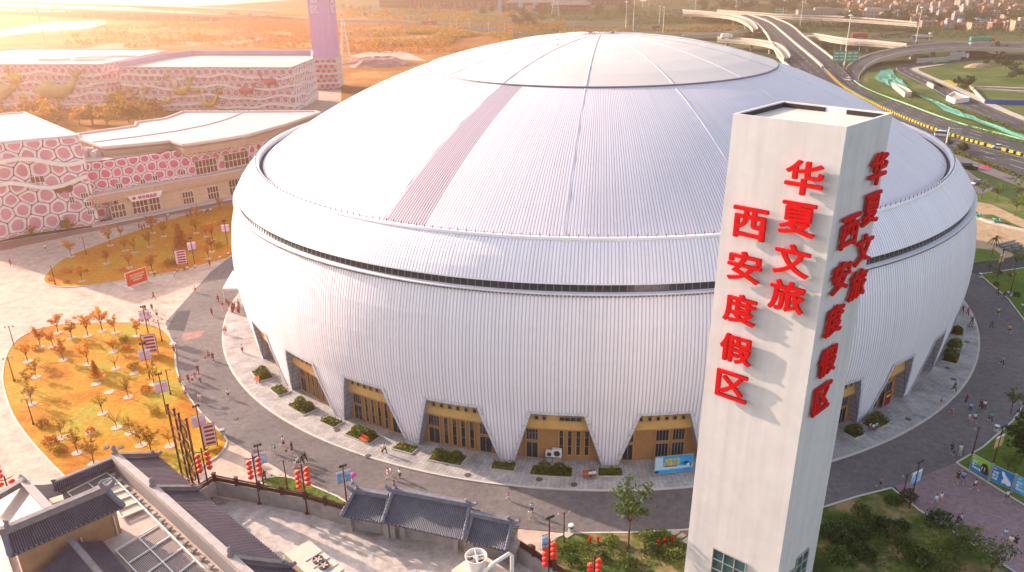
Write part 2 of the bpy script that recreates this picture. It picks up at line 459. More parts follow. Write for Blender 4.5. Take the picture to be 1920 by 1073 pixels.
# manholes
mm = M('manhole_iron', (.10, .085, .08), scale=6, var=.3, rough=.6)
mh = MB(); mh.lathe([(.42, .0), (.42, .03), (.36, .045), (0.01, .05)], n=16)
first = None; spots = [(840, 869, .135), (877, 891, .135), (1011, 899, .135), (1076, 909, .135), (960, 915, .018), (690, 855, .135), (632, 807, .135), (442, 785, .018), (1667, 793, .135), (1703, 786, .135), (1777, 690, .135), (1788, 711, .135), (1813, 641, .135), (1797, 657, .135), (995, 1025, .02), (199, 839, .11), (225, 839, .11)]
where = ['outside the third arch from the left', 'below the shrub bed of the third arch', 'left of the two in front of the air conditioners', 'right of the two in front of the air conditioners', 'on the edge of the ring road below the arena', 'near the child and woman on the pavement', 'beside the low hedge at the arena foot', 'on the sunlit ring road', 'left of the pair right of the white tower', 'right of the pair right of the white tower', 'on the pavement by the arena side, nearer of two', 'on the pavement by the arena side, farther of two', 'near the stroller at the far right pavement', 'between the hedges on the far right pavement', 'on the cream path by the courtyard wall', 'left of the pair on the golden lawn', 'right of the pair on the golden lawn']
for (x, y, z), wh in zip(spots, where):
    if first is None:
        o = first = mh.build('manhole_cover', mm, world=False)
    else:
        o = first.copy(); COL.objects.link(o)
    o.location = G(x, y, z); tag(o, 'round dark manhole cover ' + wh, 'manhole cover', 'manhole covers')

# ------------------------------------------------------------------ highways
def ribbon(left, right, z=0.0, n=5):
    """left and right edges as pixels (with optional height) to smoothed pairs of points"""
    k = len(left); rows = []
    for i in range(k):
        zz = z[i] if isinstance(z, (list, tuple)) else z
        rows.append((*G(left[i][0], left[i][1], zz), *G(right[i][0], right[i][1], zz)))
    return [(Vector(r[:3]), Vector(r[3:])) for r in catmull(rows, n)]

def road(pairs, mat, name='highway', lines=(), solid=(), deck=0.0, zoff=.05, wl=.22):
    up = Vector((0, 0, zoff)); mb = MB()
    for (a, b), (c, d) in zip(pairs, pairs[1:]): mb.quad(a + up, b + up, d + up, c + up)
    tag(mb.build(name, mat), kind='structure')
    if deck:
        mb = MB(); dn = Vector((0, 0, -deck)); u0 = Vector((0, 0, zoff - .02))
        for (a, b), (c, d) in zip(pairs, pairs[1:]):
            mb.quad(a + u0, c + u0, c + dn, a + dn); mb.quad(b + u0, b + dn, d + dn, d + u0); mb.quad(a + dn, c + dn, d + dn, b + dn)
        tag(mb.build('viaduct_deck', m_dust), kind='structure')
    if lines or solid:
        mb = MB(); up = Vector((0, 0, zoff + .03)); acc = 0
        for (a, b), (c, d) in zip(pairs, pairs[1:]):
            seg = ((c + d) / 2 - (a + b) / 2).length; wd = max((b - a).length, .1)
            steps = max(1, round(seg / 3.0))
            for s in range(steps):
                f0, f1 = s / steps, (s + 1) / steps; acc += 1
                for f in list(solid) + ([q for q in lines] if acc % 4 < 2 else []):
                    p0 = a.lerp(c, f0); q0 = b.lerp(d, f0); p1 = a.lerp(c, f1); q1 = b.lerp(d, f1)
                    h = wl / wd / 2
                    mb.quad(p0.lerp(q0, f - h) + up, p0.lerp(q0, f + h) + up, p1.lerp(q1, f + h) + up, p1.lerp(q1, f - h) + up)
        tag(mb.build('lane_markings', m_white), kind='structure')

def wall_along(pts, name, label, cat, mat, h=.9, w_=.35, group=None, z0=0.0, kind=None):
    mb = MB()
    for a, b in zip(pts, pts[1:]):
        mb.beam(a + Vector((0, 0, z0 + h / 2)), b + Vector((0, 0, z0 + h / 2)), w_, h)
    return tag(mb.build(name, mat), label, cat, group, kind)

m_hedge = MLEAF('verge_leaf', (.045, .075, .018), (.13, .16, .04), scale=.4, trans=.15)
m_tarp = M('green_dust_net', (.05, .24, .17), scale=.6, c2=(.12, .36, .26), rough=.6)
m_gbar = M('pale_green_rail', (.22, .45, .24), scale=1)
m_dgreen = M('dark_green_screen', (.02, .07, .06), scale=1)
# main expressway: two carriageways with a yellow and dark green median
SC_ = ribbon([(1470, 118), (1447, 82), (1434, 60), (1410, 40), (1375, 30)][::-1] + [(1560, 190), (1660, 248), (1786, 290), (1920, 342), (2040, 395)], [(1532, 118), (1487, 80), (1464, 60), (1440, 42), (1400, 28)][::-1] + [(1580, 165), (1672, 214), (1785, 258), (1920, 296), (2060, 340)], [7, 7, 6.5, 6, 4, 0, 0, 0, 0, 0])
road(SC_, m_asphd, lines=(.25, .5, .75), solid=(.03, .97), deck=1.2)
NC_ = ribbon([(1404, 26), (1442, 41), (1467, 60), (1490, 80), (1535, 118), (1582, 163), (1674, 211), (1785, 253), (1920, 291), (2060, 334)], [(1440, 30), (1470, 42), (1488, 52), (1508, 70), (1562, 112), (1612, 160), (1700, 196), (1800, 232), (1920, 263), (2060, 300)], [7, 7, 6.5, 6, 4, 0, 0, 0, 0, 0])
road(NC_, m_asphd, lines=(.26, .5, .75), solid=(.03, .97), deck=1.2)
med = [(a + b) / 2 for (_, a), (b, _) in zip(SC_, NC_)]
wall_along(med[:22], 'median_barrier', 'pale concrete median barrier down the middle of the elevated expressway', 'barrier', m_dust, 1.0, 1.2)
blk = []; mb2 = MB()
for a, b in zip(med[22:], med[23:]):
    k = max(2, int((b - a).length / 2.1))
    for i in range(k):
        p = a.lerp(b, i / k); q = a.lerp(b, (i + .55) / k)
        blk.append((p + Vector((0, 0, .45)), q + Vector((0, 0, .45))))
    p2 = Vector((.5, 1.1, .7)); mb2.beam(a + p2, b + p2, .12, 1.3)
r = thing('median_barrier', 'yellow striped median barrier with dark green glare screen beside the expressway lanes', 'barrier', tuple(med[30]))
for p, q in blk[:100]:
    mb = MB(); mb.beam(p, q, .5, .9); mb.build('barrier_block', m_yellow, r)
mb2.build('glare_screen', m_dgreen, r)
wall_along([b for a, b in NC_[24:]], 'guard_rail', 'pale green guard rail along the outer edge of the expressway', 'guard rail', m_gbar, .45, .16)
wall_along([b for a, b in NC_[:21]], 'parapet', 'cream parapet on the right edge of the elevated expressway', 'parapet', m_dust, 1.1, .8)
wall_along([a for a, b in SC_[:24]], 'parapet', 'cream parapet on the left edge of the elevated expressway', 'parapet', m_dust, 1.1, .8)
# merging ramp that becomes a curved viaduct to the right
RA = ribbon([(1592, 168), (1583, 140), (1594, 122), (1625, 106), (1662, 96), (1720, 86), (1800, 81), (1930, 83)], [(1650, 190), (1613, 155), (1618, 132), (1640, 116), (1680, 104), (1730, 96), (1800, 91), (1930, 94)], [0, 0, 1, 3, 5, 6, 6, 6])
road(RA, m_asphd, lines=(.5,), solid=(.06, .94), deck=1.3)
wall_along([b for a, b in RA[10:]], 'parapet', 'grey parapet on the near edge of the curved viaduct', 'parapet', m_conc, 1.0, .4)
wall_along([a for a, b in RA[6:]], 'parapet', 'grey parapet on the far edge of the curved viaduct', 'parapet', m_conc, 1.0, .4)
for i in (24, 27, 30, 33):
    a, b = RA[i]; c = (a + b) / 2
    mb = MB(); mb.box((c.x, c.y, 2.3), (2.2, 2.2, 4.6)); tag(mb.build('viaduct_pier', m_conc), 'square grey pier under the curved viaduct', 'pier', 'piers under the curved viaduct')
# loop road coming back below the meadow
LR = ribbon([(2060, 292), (1920, 248), (1800, 196), (1735, 160), (1690, 138), (1680, 128), (1700, 121), (1760, 116), (1850, 112), (1960, 108)], [(2060, 270), (1920, 228), (1830, 190), (1770, 160), (1722, 138), (1708, 130), (1722, 126), (1768, 120), (1850, 116), (1960, 113)])
road(LR, m_asphd, lines=(.5,), solid=(.05, .95), zoff=.02)
KP = ribbon([(2060, 269), (1920, 227), (1831, 189), (1771, 159), (1723, 138), (1709, 130), (1723, 126), (1769, 120)], [(2060, 262), (1920, 219), (1838, 182), (1782, 158), (1735, 138), (1722, 130), (1734, 127), (1772, 121)], .0)
mb = MB()
for (a, b), (c, d) in zip(KP, KP[1:]): mb.quad(a + Vector((0, 0, .1)), b + Vector((0, 0, .1)), d + Vector((0, 0, .1)), c + Vector((0, 0, .1)))
tag(mb.build('footpath', m_dust), kind='structure')
# frontage road and green verge near the right edge
FR = ribbon([(1770, 300), (1800, 308), (1860, 330), (1940, 362), (2050, 405)], [(1780, 288), (1830, 303), (1880, 322), (1940, 345), (2050, 388)])
road(FR, m_asph, zoff=.02)
sheet('side_road', [(1788, 308), (1812, 318), (1830, 332), (1870, 352), (1840, 365), (1812, 352), (1795, 330)], .03, m_asph)
sheet('meadow', [(1728, 131), (1760, 122), (1850, 117), (1990, 112), (2100, 250), (1920, 218), (1840, 182), (1785, 157), (1738, 138)], .0, m_meadow)
sheet('dry_patch', [(1746, 152), (1780, 150), (1797, 158), (1786, 167), (1762, 163)], .02, M('yellow_weeds', (.42, .33, .03), scale=.3, var=.2))
sheet('verge', [(1618, 155), (1625, 130), (1650, 118), (1672, 112), (1690, 120), (1680, 132), (1700, 146), (1760, 178), (1830, 212), (1930, 256), (2050, 300), (1920, 261), (1800, 230), (1700, 194)], .01, m_meadow)
# secondary decks, upper right
DK = [([(1280, 20), (1330, 24), (1380, 30), (1408, 40), (1421, 55)], [(1280, 28), (1330, 30), (1372, 35), (1398, 45), (1412, 58)], 7, 'cream elevated ramp curving in from the toll plaza'),
      ([(1345, 20), (1400, 24), (1470, 29), (1560, 32), (1640, 37), (1720, 44)], [(1345, 21.5), (1400, 27), (1470, 33), (1560, 37), (1640, 42), (1720, 48)], 7, 'long grey deck crossing behind the expressway'),
      ([(1512, 72), (1535, 72), (1580, 80), (1640, 84), (1700, 89)], [(1500, 66), (1530, 66), (1580, 74), (1640, 79), (1700, 85)], 6, 'cream ramp leaving the expressway to the right'),
      ([(1345, 76), (1400, 80), (1440, 86), (1458, 95), (1470, 112)], [(1345, 71), (1400, 75), (1450, 82), (1470, 92), (1482, 108)], 6, 'cream ramp joining the expressway behind the dome'),
      ([(1280, 68), (1340, 67), (1400, 62), (1430, 56)], [(1280, 64), (1340, 64), (1400, 58), (1428, 52)], 3, 'grey road passing under the expressway'),
      ([(1500, 62), (1600, 70), (1720, 76), (1850, 78), (1960, 79)], [(1500, 65), (1600, 73), (1720, 79), (1850, 81), (1960, 82)], .2, 'lower road crossing beneath the viaducts'),
      ([(900, 40), (1000, 42), (1100, 47), (1200, 50), (1290, 55), (1420, 58)], [(900, 43), (1000, 46), (1100, 50), (1200, 54), (1290, 59), (1420, 62)], .2, 'road'),
      ([(1172, 37), (1182, 33), (1210, 29), (1250, 25), (1280, 19)], [(1192, 44), (1200, 37), (1222, 33), (1258, 29), (1285, 24)], .5, 'loop'),
      ([(600, 35), (700, 38), (800, 42), (880, 49), (960, 58), (1010, 64)], [(600, 40), (700, 43.5), (800, 47.5), (880, 54), (960, 62), (1010, 68)], .2, 'road'),
      ([(1690, 44), (1705, 50), (1700, 56), (1670, 60), (1640, 63)], [(1708, 42), (1718, 50), (1712, 58), (1680, 63), (1640, 66)], 1, 'loop')]
for L_, Rr, z, lab in DK:
    p = ribbon(L_, Rr, z); road(p, m_dust if 'cream' in lab else m_asphd, lines=(.5,), solid=(.05, .95), deck=1.2 if z > 1 else 0, wl=.4)
    if z > 1:
        wall_along([a for a, b in p], 'parapet', 'left hand parapet of the ' + lab, 'parapet', m_dust, 1.2, .8)
        wall_along([b for a, b in p], 'parapet', 'right hand parapet of the ' + lab, 'parapet', m_dust, 1.2, .8)
        for i in range(2, len(p) - 1, 4):
            c = (p[i][0] + p[i][1]) / 2
            mb = MB(); mb.lathe([(1.0, 0), (1.0, z - 1.7), (2.2, z - 1.15)], (c.x, c.y, 0), 10)
            tag(mb.build('viaduct_pier', m_dust), 'round pier carrying the ' + lab, 'pier', 'piers of the ' + lab)
# left expressway on piers by the river
LX = ribbon([(-200, 4), (0, 8), (150, 13), (250, 17), (340, 22), (430, 27), (520, 30), (600, 34)], [(-200, 9), (0, 14), (150, 19), (250, 22.5), (340, 27), (430, 30.5), (520, 33), (600, 37)], [9, 9, 9, 9, 7, 4, 1, .3])
road(LX, m_dust, lines=(.3, .5, .7), deck=1.5, wl=.5)
LX2 = ribbon([(-200, -4), (0, 0), (150, 4), (250, 8), (340, 12), (430, 16), (520, 20)], [(-200, 0), (0, 4), (150, 9), (250, 12.5), (340, 16), (430, 19.5), (520, 23)], [11, 11, 11, 11, 10, 9, 8])
road(LX2, m_dust, lines=(.3, .7), deck=1.5, wl=.5)
for nm, p, lab in (('parapet', LX, 'near parapet of the lower riverside expressway'), ('parapet', LX2, 'near parapet of the upper riverside expressway')):
    wall_along([b for a, b in p], nm, lab, 'parapet', m_dust, 1.2, .6)
pc = 0
for i in range(1, 24):
    a, b = LX[min(i + 5, len(LX) - 2)]
    for f in (.12, .5, .88):
        c = a.lerp(b, f)
        if c.z < 3: continue
        mb = MB(); mb.lathe([(1.1, 0), (1.1, c.z - 2.2), (1.8, c.z - 1.45)], (c.x, c.y, 0), 8)
        tag(mb.build('viaduct_pier', m_dust), 'pale round pier under the riverside expressway', 'pier', 'piers under the riverside expressway')
mwat = M('river_water', (.55, .50, .40), rough=.25, scale=.02, var=.1, spec=.5)
sheet('river', [(-300, 62), (0, 58), (65, 46), (110, 40), (200, 38), (196, 46), (160, 54), (100, 58), (50, 62), (-20, 72), (-300, 90)], .0, mwat)
sheet('river', [(-300, 22), (120, 22), (420, 9), (600, -4), (600, -12), (200, -8), (-300, 6)], .0, mwat)
for k, q in enumerate(([(155, 92), (210, 80), (275, 82), (240, 90), (185, 95)], [(210, 74), (290, 73), (305, 80), (250, 77)], [(400, 73), (470, 68), (520, 70), (455, 82), (405, 84)], [(330, 78), (400, 80), (360, 86)])):
    sheet('bare_earth', q, .0, m_sand)
sheet('bare_earth', [(655, 105), (700, 96), (760, 97), (800, 115), (740, 110), (680, 108)], .0, M('pale_soil', (.55, .40, .33), scale=.1, var=.2))
# ================================================================== THE ARENA
def MSHELL(name, c, seam, period=1.0, wid=.16, bump=.6, rough=.42, metal=.15, stain=.05):
    """standing-seam metal sheet: u of the UV counts the seams"""
    m = bpy.data.materials.new(name); MATS[name] = m
    t, b = nodes_of(m); N = t.nodes.new; L = t.links.new
    b.inputs['Roughness'].default_value = rough; b.inputs['Metallic'].default_value = metal; b.inputs['Specular IOR Level'].default_value = .4
    uv = N('ShaderNodeUVMap'); sp = N('ShaderNodeSeparateXYZ'); L(uv.outputs[0], sp.inputs[0])
    fr = N('ShaderNodeMath'); fr.operation = 'FRACT'; L(sp.outputs[0], fr.inputs[0])
    d = N('ShaderNodeMath'); d.operation = 'SUBTRACT'; d.inputs[1].default_value = .5; L(fr.outputs[0], d.inputs[0])
    ab = N('ShaderNodeMath'); ab.operation = 'ABSOLUTE'; L(d.outputs[0], ab.inputs[0])
    mr = N('ShaderNodeMapRange'); mr.interpolation_type = 'SMOOTHSTEP'
    mr.inputs[1].default_value = wid * .35; mr.inputs[2].default_value = wid; L(ab.outputs[0], mr.inputs[0])
    g = N('ShaderNodeNewGeometry'); nz = N('ShaderNodeTexNoise'); nz.inputs['Scale'].default_value = .12; nz.inputs['Detail'].default_value = 6
    L(g.outputs['Position'], nz.inputs['Vector'])
    # panel to panel tone
    fl = N('ShaderNodeMath'); fl.operation = 'FLOOR'; L(sp.outputs[0], fl.inputs[0])
    wn = N('ShaderNodeTexWhiteNoise'); wn.noise_dimensions = '1D'; L(fl.outputs[0], wn.inputs['W'])
    mx = N('ShaderNodeMix'); mx.data_type = 'RGBA'
    mx.inputs[6].default_value = (*seam, 1); mx.inputs[7].default_value = (*c, 1); L(mr.outputs[0], mx.inputs[0])
    m1 = N('ShaderNodeMapRange'); m1.inputs[3].default_value = 1 - stain; m1.inputs[4].default_value = 1 + stain; L(nz.outputs['Fac'], m1.inputs[0])
    m2 = N('ShaderNodeMapRange'); m2.inputs[3].default_value = .96; m2.inputs[4].default_value = 1.04; L(wn.outputs[0], m2.inputs[0])
    mm_ = N('ShaderNodeMath'); mm_.operation = 'MULTIPLY'; L(m1.outputs[0], mm_.inputs[0]); L(m2.outputs[0], mm_.inputs[1])
    sc = N('ShaderNodeVectorMath'); sc.operation = 'SCALE'; L(mx.outputs[2], sc.inputs[0]); L(mm_.outputs[0], sc.inputs['Scale'])
    L(sc.outputs[0], b.inputs['Base Color'])
    bp = N('ShaderNodeBump'); bp.inputs['Strength'].default_value = bump; bp.inputs['Distance'].default_value = .08
    L(mr.outputs[0], bp.inputs['Height']); L(bp.outputs[0], b.inputs['Normal'])
    return m

def MGRID(name, c, line, w_, h_, lw=.04, rough=.5, offs=0.0, c2=None):
    """panels with dark joints, laid out in metres by the UV"""
    m = bpy.data.materials.new(name); MATS[name] = m
    t, b = nodes_of(m); N = t.nodes.new; L = t.links.new
    b.inputs['Roughness'].default_value = rough
    uv = N('ShaderNodeUVMap'); br = N('ShaderNodeTexBrick'); br.offset = offs
    c2 = c2 or [q * .93 for q in c]
    br.inputs['Color1'].default_value = (*c, 1); br.inputs['Color2'].default_value = (*c2, 1); br.inputs['Mortar'].default_value = (*line, 1)
    br.inputs['Scale'].default_value = 1; br.inputs['Mortar Size'].default_value = lw; br.inputs['Brick Width'].default_value = w_; br.inputs['Row Height'].default_value = h_
    L(uv.outputs[0], br.inputs['Vector']); 
    g = N('ShaderNodeNewGeometry'); nz = N('ShaderNodeTexNoise'); nz.inputs['Scale'].default_value = .6; nz.inputs['Detail'].default_value = 5
    L(g.outputs['Position'], nz.inputs['Vector'])
    mr = N('ShaderNodeMapRange'); mr.inputs[3].default_value = .85; mr.inputs[4].default_value = 1.15; L(nz.outputs['Fac'], mr.inputs[0])
    sc = N('ShaderNodeVectorMath'); sc.operation = 'SCALE'; L(br.outputs[0], sc.inputs[0]); L(mr.outputs[0], sc.inputs['Scale'])
    L(sc.outputs[0], b.inputs['Base Color'])
    return m

def MGLASS(name, c=(.02, .028, .035), rough=.12, var=.3, scale=.5):
    m = M(name, c, rough=rough, var=var, scale=scale, spec=.7)
    return m

m_shell = MSHELL('silver_seam_metal', (.87, .83, .87), (.56, .49, .56), wid=.24, bump=.55, metal=0, rough=.5)
m_roof = MSHELL('silver_roof_metal', (.77, .715, .75), (.44, .37, .43), wid=.23, bump=.4, metal=0, rough=.5, stain=.07)
m_strip = MSHELL('mauve_translucent_sheet', (.54, .45, .50), (.20, .13, .18), wid=.28, bump=.5, metal=0)
m_cap = M('cream_membrane', (.66, .59, .555), rough=.8, scale=.06, var=.06, bump=.05)
m_trim = MGRID('pale_trim_panels', (.66, .65, .70), (.28, .27, .33), 1.1, 30, .035)
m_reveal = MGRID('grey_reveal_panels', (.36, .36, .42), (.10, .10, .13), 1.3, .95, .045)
m_gut = M('dark_gutter', (.05, .045, .055), scale=1)
m_rail = M('dark_rail_metal', (.16, .14, .17), scale=1, metal=.4, rough=.5)
m_brick = M('ochre_facade', (.42, .21, .085), rough=.8, scale=1.2, var=.10)
m_ochre = M('yellow_ochre_fascia', (.60, .36, .13), rough=.8, scale=.8, var=.08)
m_frame = M('sand_window_frame', (.46, .27, .12), scale=1, var=.06)
m_glass = MGLASS('dark_window_glass')
m_bandg = MGLASS('band_glass', (.035, .035, .045), .15)
m_mull = M('grey_mullion', (.20, .19, .22), scale=1, rough=.5)

NS = 900                                            # seams round the shell
arena = thing('arena', 'huge silver domed arena with ribbed metal shell and dark window band', 'arena', tuple(ARC))
PROF = [(65.3, 0), (65.7, 2), (66.0, 4), (66.35, 6), (66.6, 8.2), (66.85, 10), (67.0, 12), (67.0, 14), (66.9, 16), (66.65, 18), (66.3, 20), (65.75, 22), (65.15, 23.9)]
def rad(z): 
    for (r0, z0), (r1, z1) in zip(PROF, PROF[1:]):
        if z <= z1: return r0 + (r1 - r0) * (z - z0) / (z1 - z0)
    return PROF[-1][0]
ZT = 8.2
feet = [-176.2, -164.4, -152.5, -140.76, -128.6, -116.8, -105.4, -94.4, -83.4, -73.2, -63.5, -53.0, -42, -30.5, -19, -7.5, 4, 15.5, 27, 39, 51, 63, 75, 87, 99, 111, 123, 135, 147, 159, 171, 183.8]
FW, IN = .88, 2.15                                   # half width of a foot, inset of the slanted jamb (degrees)
def U(t): return t / 360 * NS
shell = MB()
nb = len(feet) - 1
for i in range(nb):
    fa, fb = feet[i], feet[i + 1]
    tl, trr = fa + FW + IN, fb - FW - IN             # top corners of the opening
    # leg (right half of foot a, left half of foot b), below ZT
    zs = [z for _, z in PROF if z <= ZT]
    for (t0, sgn) in ((fa, 1), (fb, -1)):
        for z0, z1 in zip(zs, zs[1:]):
            w0 = FW + IN * z0 / ZT; w1 = FW + IN * z1 / ZT
            for s in range(2):
                a0, a1 = t0 + sgn * w0 * s / 2, t0 + sgn * w0 * (s + 1) / 2
                b0, b1 = t0 + sgn * w1 * s / 2, t0 + sgn * w1 * (s + 1) / 2
                q = [EP(rad(z0), a0, z0), EP(rad(z0), a1, z0), EP(rad(z1), b1, z1), EP(rad(z1), b0, z1)]
                uv = [(U(a0), z0), (U(a1), z0), (U(b1), z1), (U(b0), z1)]
                if sgn < 0: q.reverse(); uv.reverse()
                shell.quad(*q, uv=uv)
    # above ZT
    cuts = [fa, fa + (FW + IN) / 2, tl] + [tl + (trr - tl) * k / 4 for k in (1, 2, 3)] + [trr, fb - (FW + IN) / 2, fb]
    zz = [z for _, z in PROF if z >= ZT]
    for z0, z1 in zip(zz, zz[1:]):
        for a, b in zip(cuts, cuts[1:]):
            shell.quad(EP(rad(z0), a, z0), EP(rad(z0), b, z0), EP(rad(z1), b, z1), EP(rad(z1), a, z1), uv=[(U(a), z0), (U(b), z0), (U(b), z1), (U(a), z1)])
o = shell.build('lower_shell', m_shell, arena, smooth=True)
def ring(prof, name, mat, n=360, smooth=True, per=None, parent=arena, us=NS):
    mb = MB()
    for i in range(n):
        a, b = i * 360 / n, (i + 1) * 360 / n
        for (r0, z0), (r1, z1) in zip(prof, prof[1:]):
            mb.quad(EP(r0, a, z0), EP(r0, b, z0), EP(r1, b, z1), EP(r1, a, z1), uv=[(a / 360 * us, z0), (b / 360 * us, z0), (b / 360 * us, z1), (a / 360 * us, z1)])
    return mb.build(name, mat, parent, smooth=smooth)
m_whitem = M('pale_metal_ledge', (.76, .73, .76), scale=.3, var=.06, rough=.5)
ring([(65.15, 23.9), (65.6, 23.86), (65.6, 24.0), (64.75, 24.0)], 'band_sill', m_whitem, smooth=False)
ring([(64.75, 24.0), (64.6, 24.95)], 'window_band', m_bandg)
mb = MB()
for k in range(420):
    t = k * 360 / 420; mb.beam(EP(64.78, t, 24.0), EP(64.64, t, 24.95), .07, .08)
mb.build('band_mullions', m_mull, arena)
mb = MB()
for k in range(840):
    t = k * 360 / 840; mb.box(EP(65.45, t, 23.74), (.26, .26, .22), R_(t) + APH)
mb.build('sill_brackets', m_mull, arena)
ring([(64.6, 24.95), (64.95, 24.95), (64.9, 25.1)], 'band_head', m_whitem, smooth=False)
ring([(64.9, 25.1), (64.2, 26.2), (63.2, 27.5), (62.2, 28.6), (61.5, 29.2)], 'upper_shell', m_shell)
ring([(61.5, 29.2), (61.62, 29.32), (61.5, 29.55), (60.85, 29.6), (60.75, 29.4), (60.72, 28.7), (60.1, 28.6)], 'rim', m_whitem, smooth=False)
mb = MB()
for k in range(330):
    t = k * 360 / 330; mb.beam(EP(61.25, t, 29.5), EP(61.25, t, 29.98), .07)
    mb.beam(EP(61.25, t, 29.72), EP(61.25, t + 360 / 330, 29.72), .04); 
mb.build('rim_railing', m_rail, arena)
ring([(60.75, 28.75), (60.15, 28.72)], 'gutter', m_gut)
RS = 112.0; ZA = 47.4
def zroof(r): return ZA - (RS - math.sqrt(RS * RS - r * r)) * 1.06
rr = [60.2 - (60.2 - 31.4) * k / 12 for k in range(13)]
S0, S1 = -146.6, -140.6                                # the darker translucent sector
mbr = MB(); mbs = MB(); n = 360
edges = sorted([-180 + k for k in range(361)] + [S0, S1])
for a, b in zip(edges, edges[1:]):
    tgt = mbs if (S0 - .01 <= a and b <= S1 + .01) else mbr
    for r0, r1 in zip(rr, rr[1:]):
        tgt.quad(EP(r0, a, zroof(r0)), EP(r0, b, zroof(r0)), EP(r1, b, zroof(r1)), EP(r1, a, zroof(r1)), uv=[(U(a), r0), (U(b), r0), (U(b), r1), (U(a), r1)])
mbr.build('roof', m_roof, arena, smooth=True)
o = mbs.build('roof_strip', m_strip, arena, smooth=True); tag(o, 'darker mauve translucent strip running down the left of the roof')
ring([(31.6, zroof(31.4) - .02), (31.55, zroof(31.4) + .12), (31.3, zroof(31.4) + .16)], 'cap_edge', m_rail, smooth=False)
ring([(r, zroof(r) + .16) for r in (31.35, 27, 23, 19, 15, 11, 7, 4, 1.5, .02)], 'roof_cap', m_cap, n=240)
m_batten = M('white_batten', (.66, .63, .65), scale=1, var=.04)
for k in range(15):
    t = -171 + 24 * k; mb = MB()
    pts = [EP(r, t, zroof(r) + (.19 if r < 31.5 else .03)) for r in (2.5, 6, 10, 15, 20, 25, 29, 31.3)]
    mb.tube(pts, .055, 5)
    pts = [EP(r, t, zroof(r) + .03) for r in (31.7, 36, 42, 48, 54, 60)]
    mb.tube(pts, .04, 5)
    mb.build('roof_rib', m_batten, arena)
mb = MB()
for k in range(30):
    mb.beam(EP(2.3, k * 12, zroof(2) + .5), EP(2.3, k * 12 + 12, zroof(2) + .25), .12)
mb.build('crown_ring', m_rail, arena)

# facade behind the arches: wall, fascia, windows, doors, slanted metal jambs
RW = 64.2
ring([(RW, 0.1), (RW, 5.3)], 'facade_wall', m_brick, n=240)
RF = 65.55
ring([(RW, 5.3), (RF, 5.3), (RF, 5.55)], 'facade_ledge', m_brick, n=240, smooth=False)
ring([(RF, 5.55), (RF - .06, 5.6), (RF - .06, 8.9)], 'fascia', m_ochre, n=240)
def pane(t0, t1, z0, z1, r=RW, nm='window', bars=(1, 1), fw=.12):
    """a window on the curved wall between directions t0 and t1"""
    mb = MB(); P = lambda t, z, o: EP(r + o, t, z)
    mb.quad(P(t0, z0, .05), P(t1, z0, .05), P(t1, z1, .05), P(t0, z1, .05))
    g = mb.build(nm, m_glass, arena)
    mb = MB()
    for t in (t0, t1): mb.beam(P(t, z0, .08), P(t, z1, .08), fw, .16)
    for z in (z0, z1): mb.beam(P(t0, z, .081), P(t1, z, .081), .155, fw)
    nv, nh = bars
    f = mb.build('window_frame', m_frame, g)
    mb = MB()
    for k in range(1, nv): t = t0 + (t1 - t0) * k / nv; mb.beam(P(t, z0, .075), P(t, z1, .075), .06, .1)
    for k in range(1, nh): z = z0 + (z1 - z0) * k / nh; mb.beam(P(t0, z, .076), P(t1, z, .076), .095, .06)
    if mb.f: mb.build('glazing_bar', m_mull, g)
    return g
for i in range(0, 11):
    fa, fb = feet[i], feet[i + 1]
    L_ = fb - fa - 2 * FW; a = fa + FW; T = lambda f: a + L_ * f
    if i == 5 - 1:                                     # blank wall bay with four tall windows at the right
        pane(T(.115), T(.26), .2, 2.6, nm='door', bars=(2, 1)); pane(T(.115), T(.26), 2.9, 5.05, bars=(4, 2))
        for k in range(4): pane(T(.50 + .098 * k), T(.555 + .098 * k), .9, 5.0, bars=(1, 3))
        for f in (.235, .32): pane(T(f), T(f + .05), 6.75, 7.4, RF - .06, 'clerestory_window')
        pane(T(.51), T(.76), 6.75, 7.4, RF - .06, 'clerestory_window', (4, 1))
    elif i == 5:
        pane(T(.06), T(.19), .2, 2.6, nm='door', bars=(2, 1)); pane(T(.06), T(.19), 2.9, 5.05, bars=(4, 2))
        pane(T(.455), T(.615), .5, 2.6, bars=(4, 1)); pane(T(.655), T(.81), .5, 2.6, bars=(4, 1))
        pane(T(.455), T(.615), 2.9, 5.05, bars=(4, 1)); pane(T(.655), T(.81), 2.9, 5.05, bars=(4, 1))
        for k in range(6): pane(T(.22 + .098 * k), T(.27 + .098 * k), 6.75, 7.4, RF - .06, 'clerestory_window')
    elif i >= 8:
        pane(T(.2), T(.42), .2, 3.3, nm='door', bars=(2, 1)); pane(T(.58), T(.80), .2, 3.3, nm='door', bars=(2, 1))
        pane(T(.3), T(.7), 3.7, 5.0, bars=(6, 1))
    else:
        pane(T(.09), T(.24), .2, 2.6, nm='door', bars=(2, 1)); pane(T(.09), T(.24), 2.9, 5.05, bars=(4, 2))
        pane(T(.735), T(.885), .2, 2.6, nm='door', bars=(2, 1)); pane(T(.735), T(.885), 2.9, 5.05, bars=(4, 2))
        for k in range(4): pane(T(.29 + .108 * k), T(.35 + .108 * k), .4, 5.0, bars=(1, 3))
        for k in range(6): pane(T(.215 + .098 * k), T(.265 + .098 * k), 6.75, 7.4, RF - .06, 'clerestory_window')
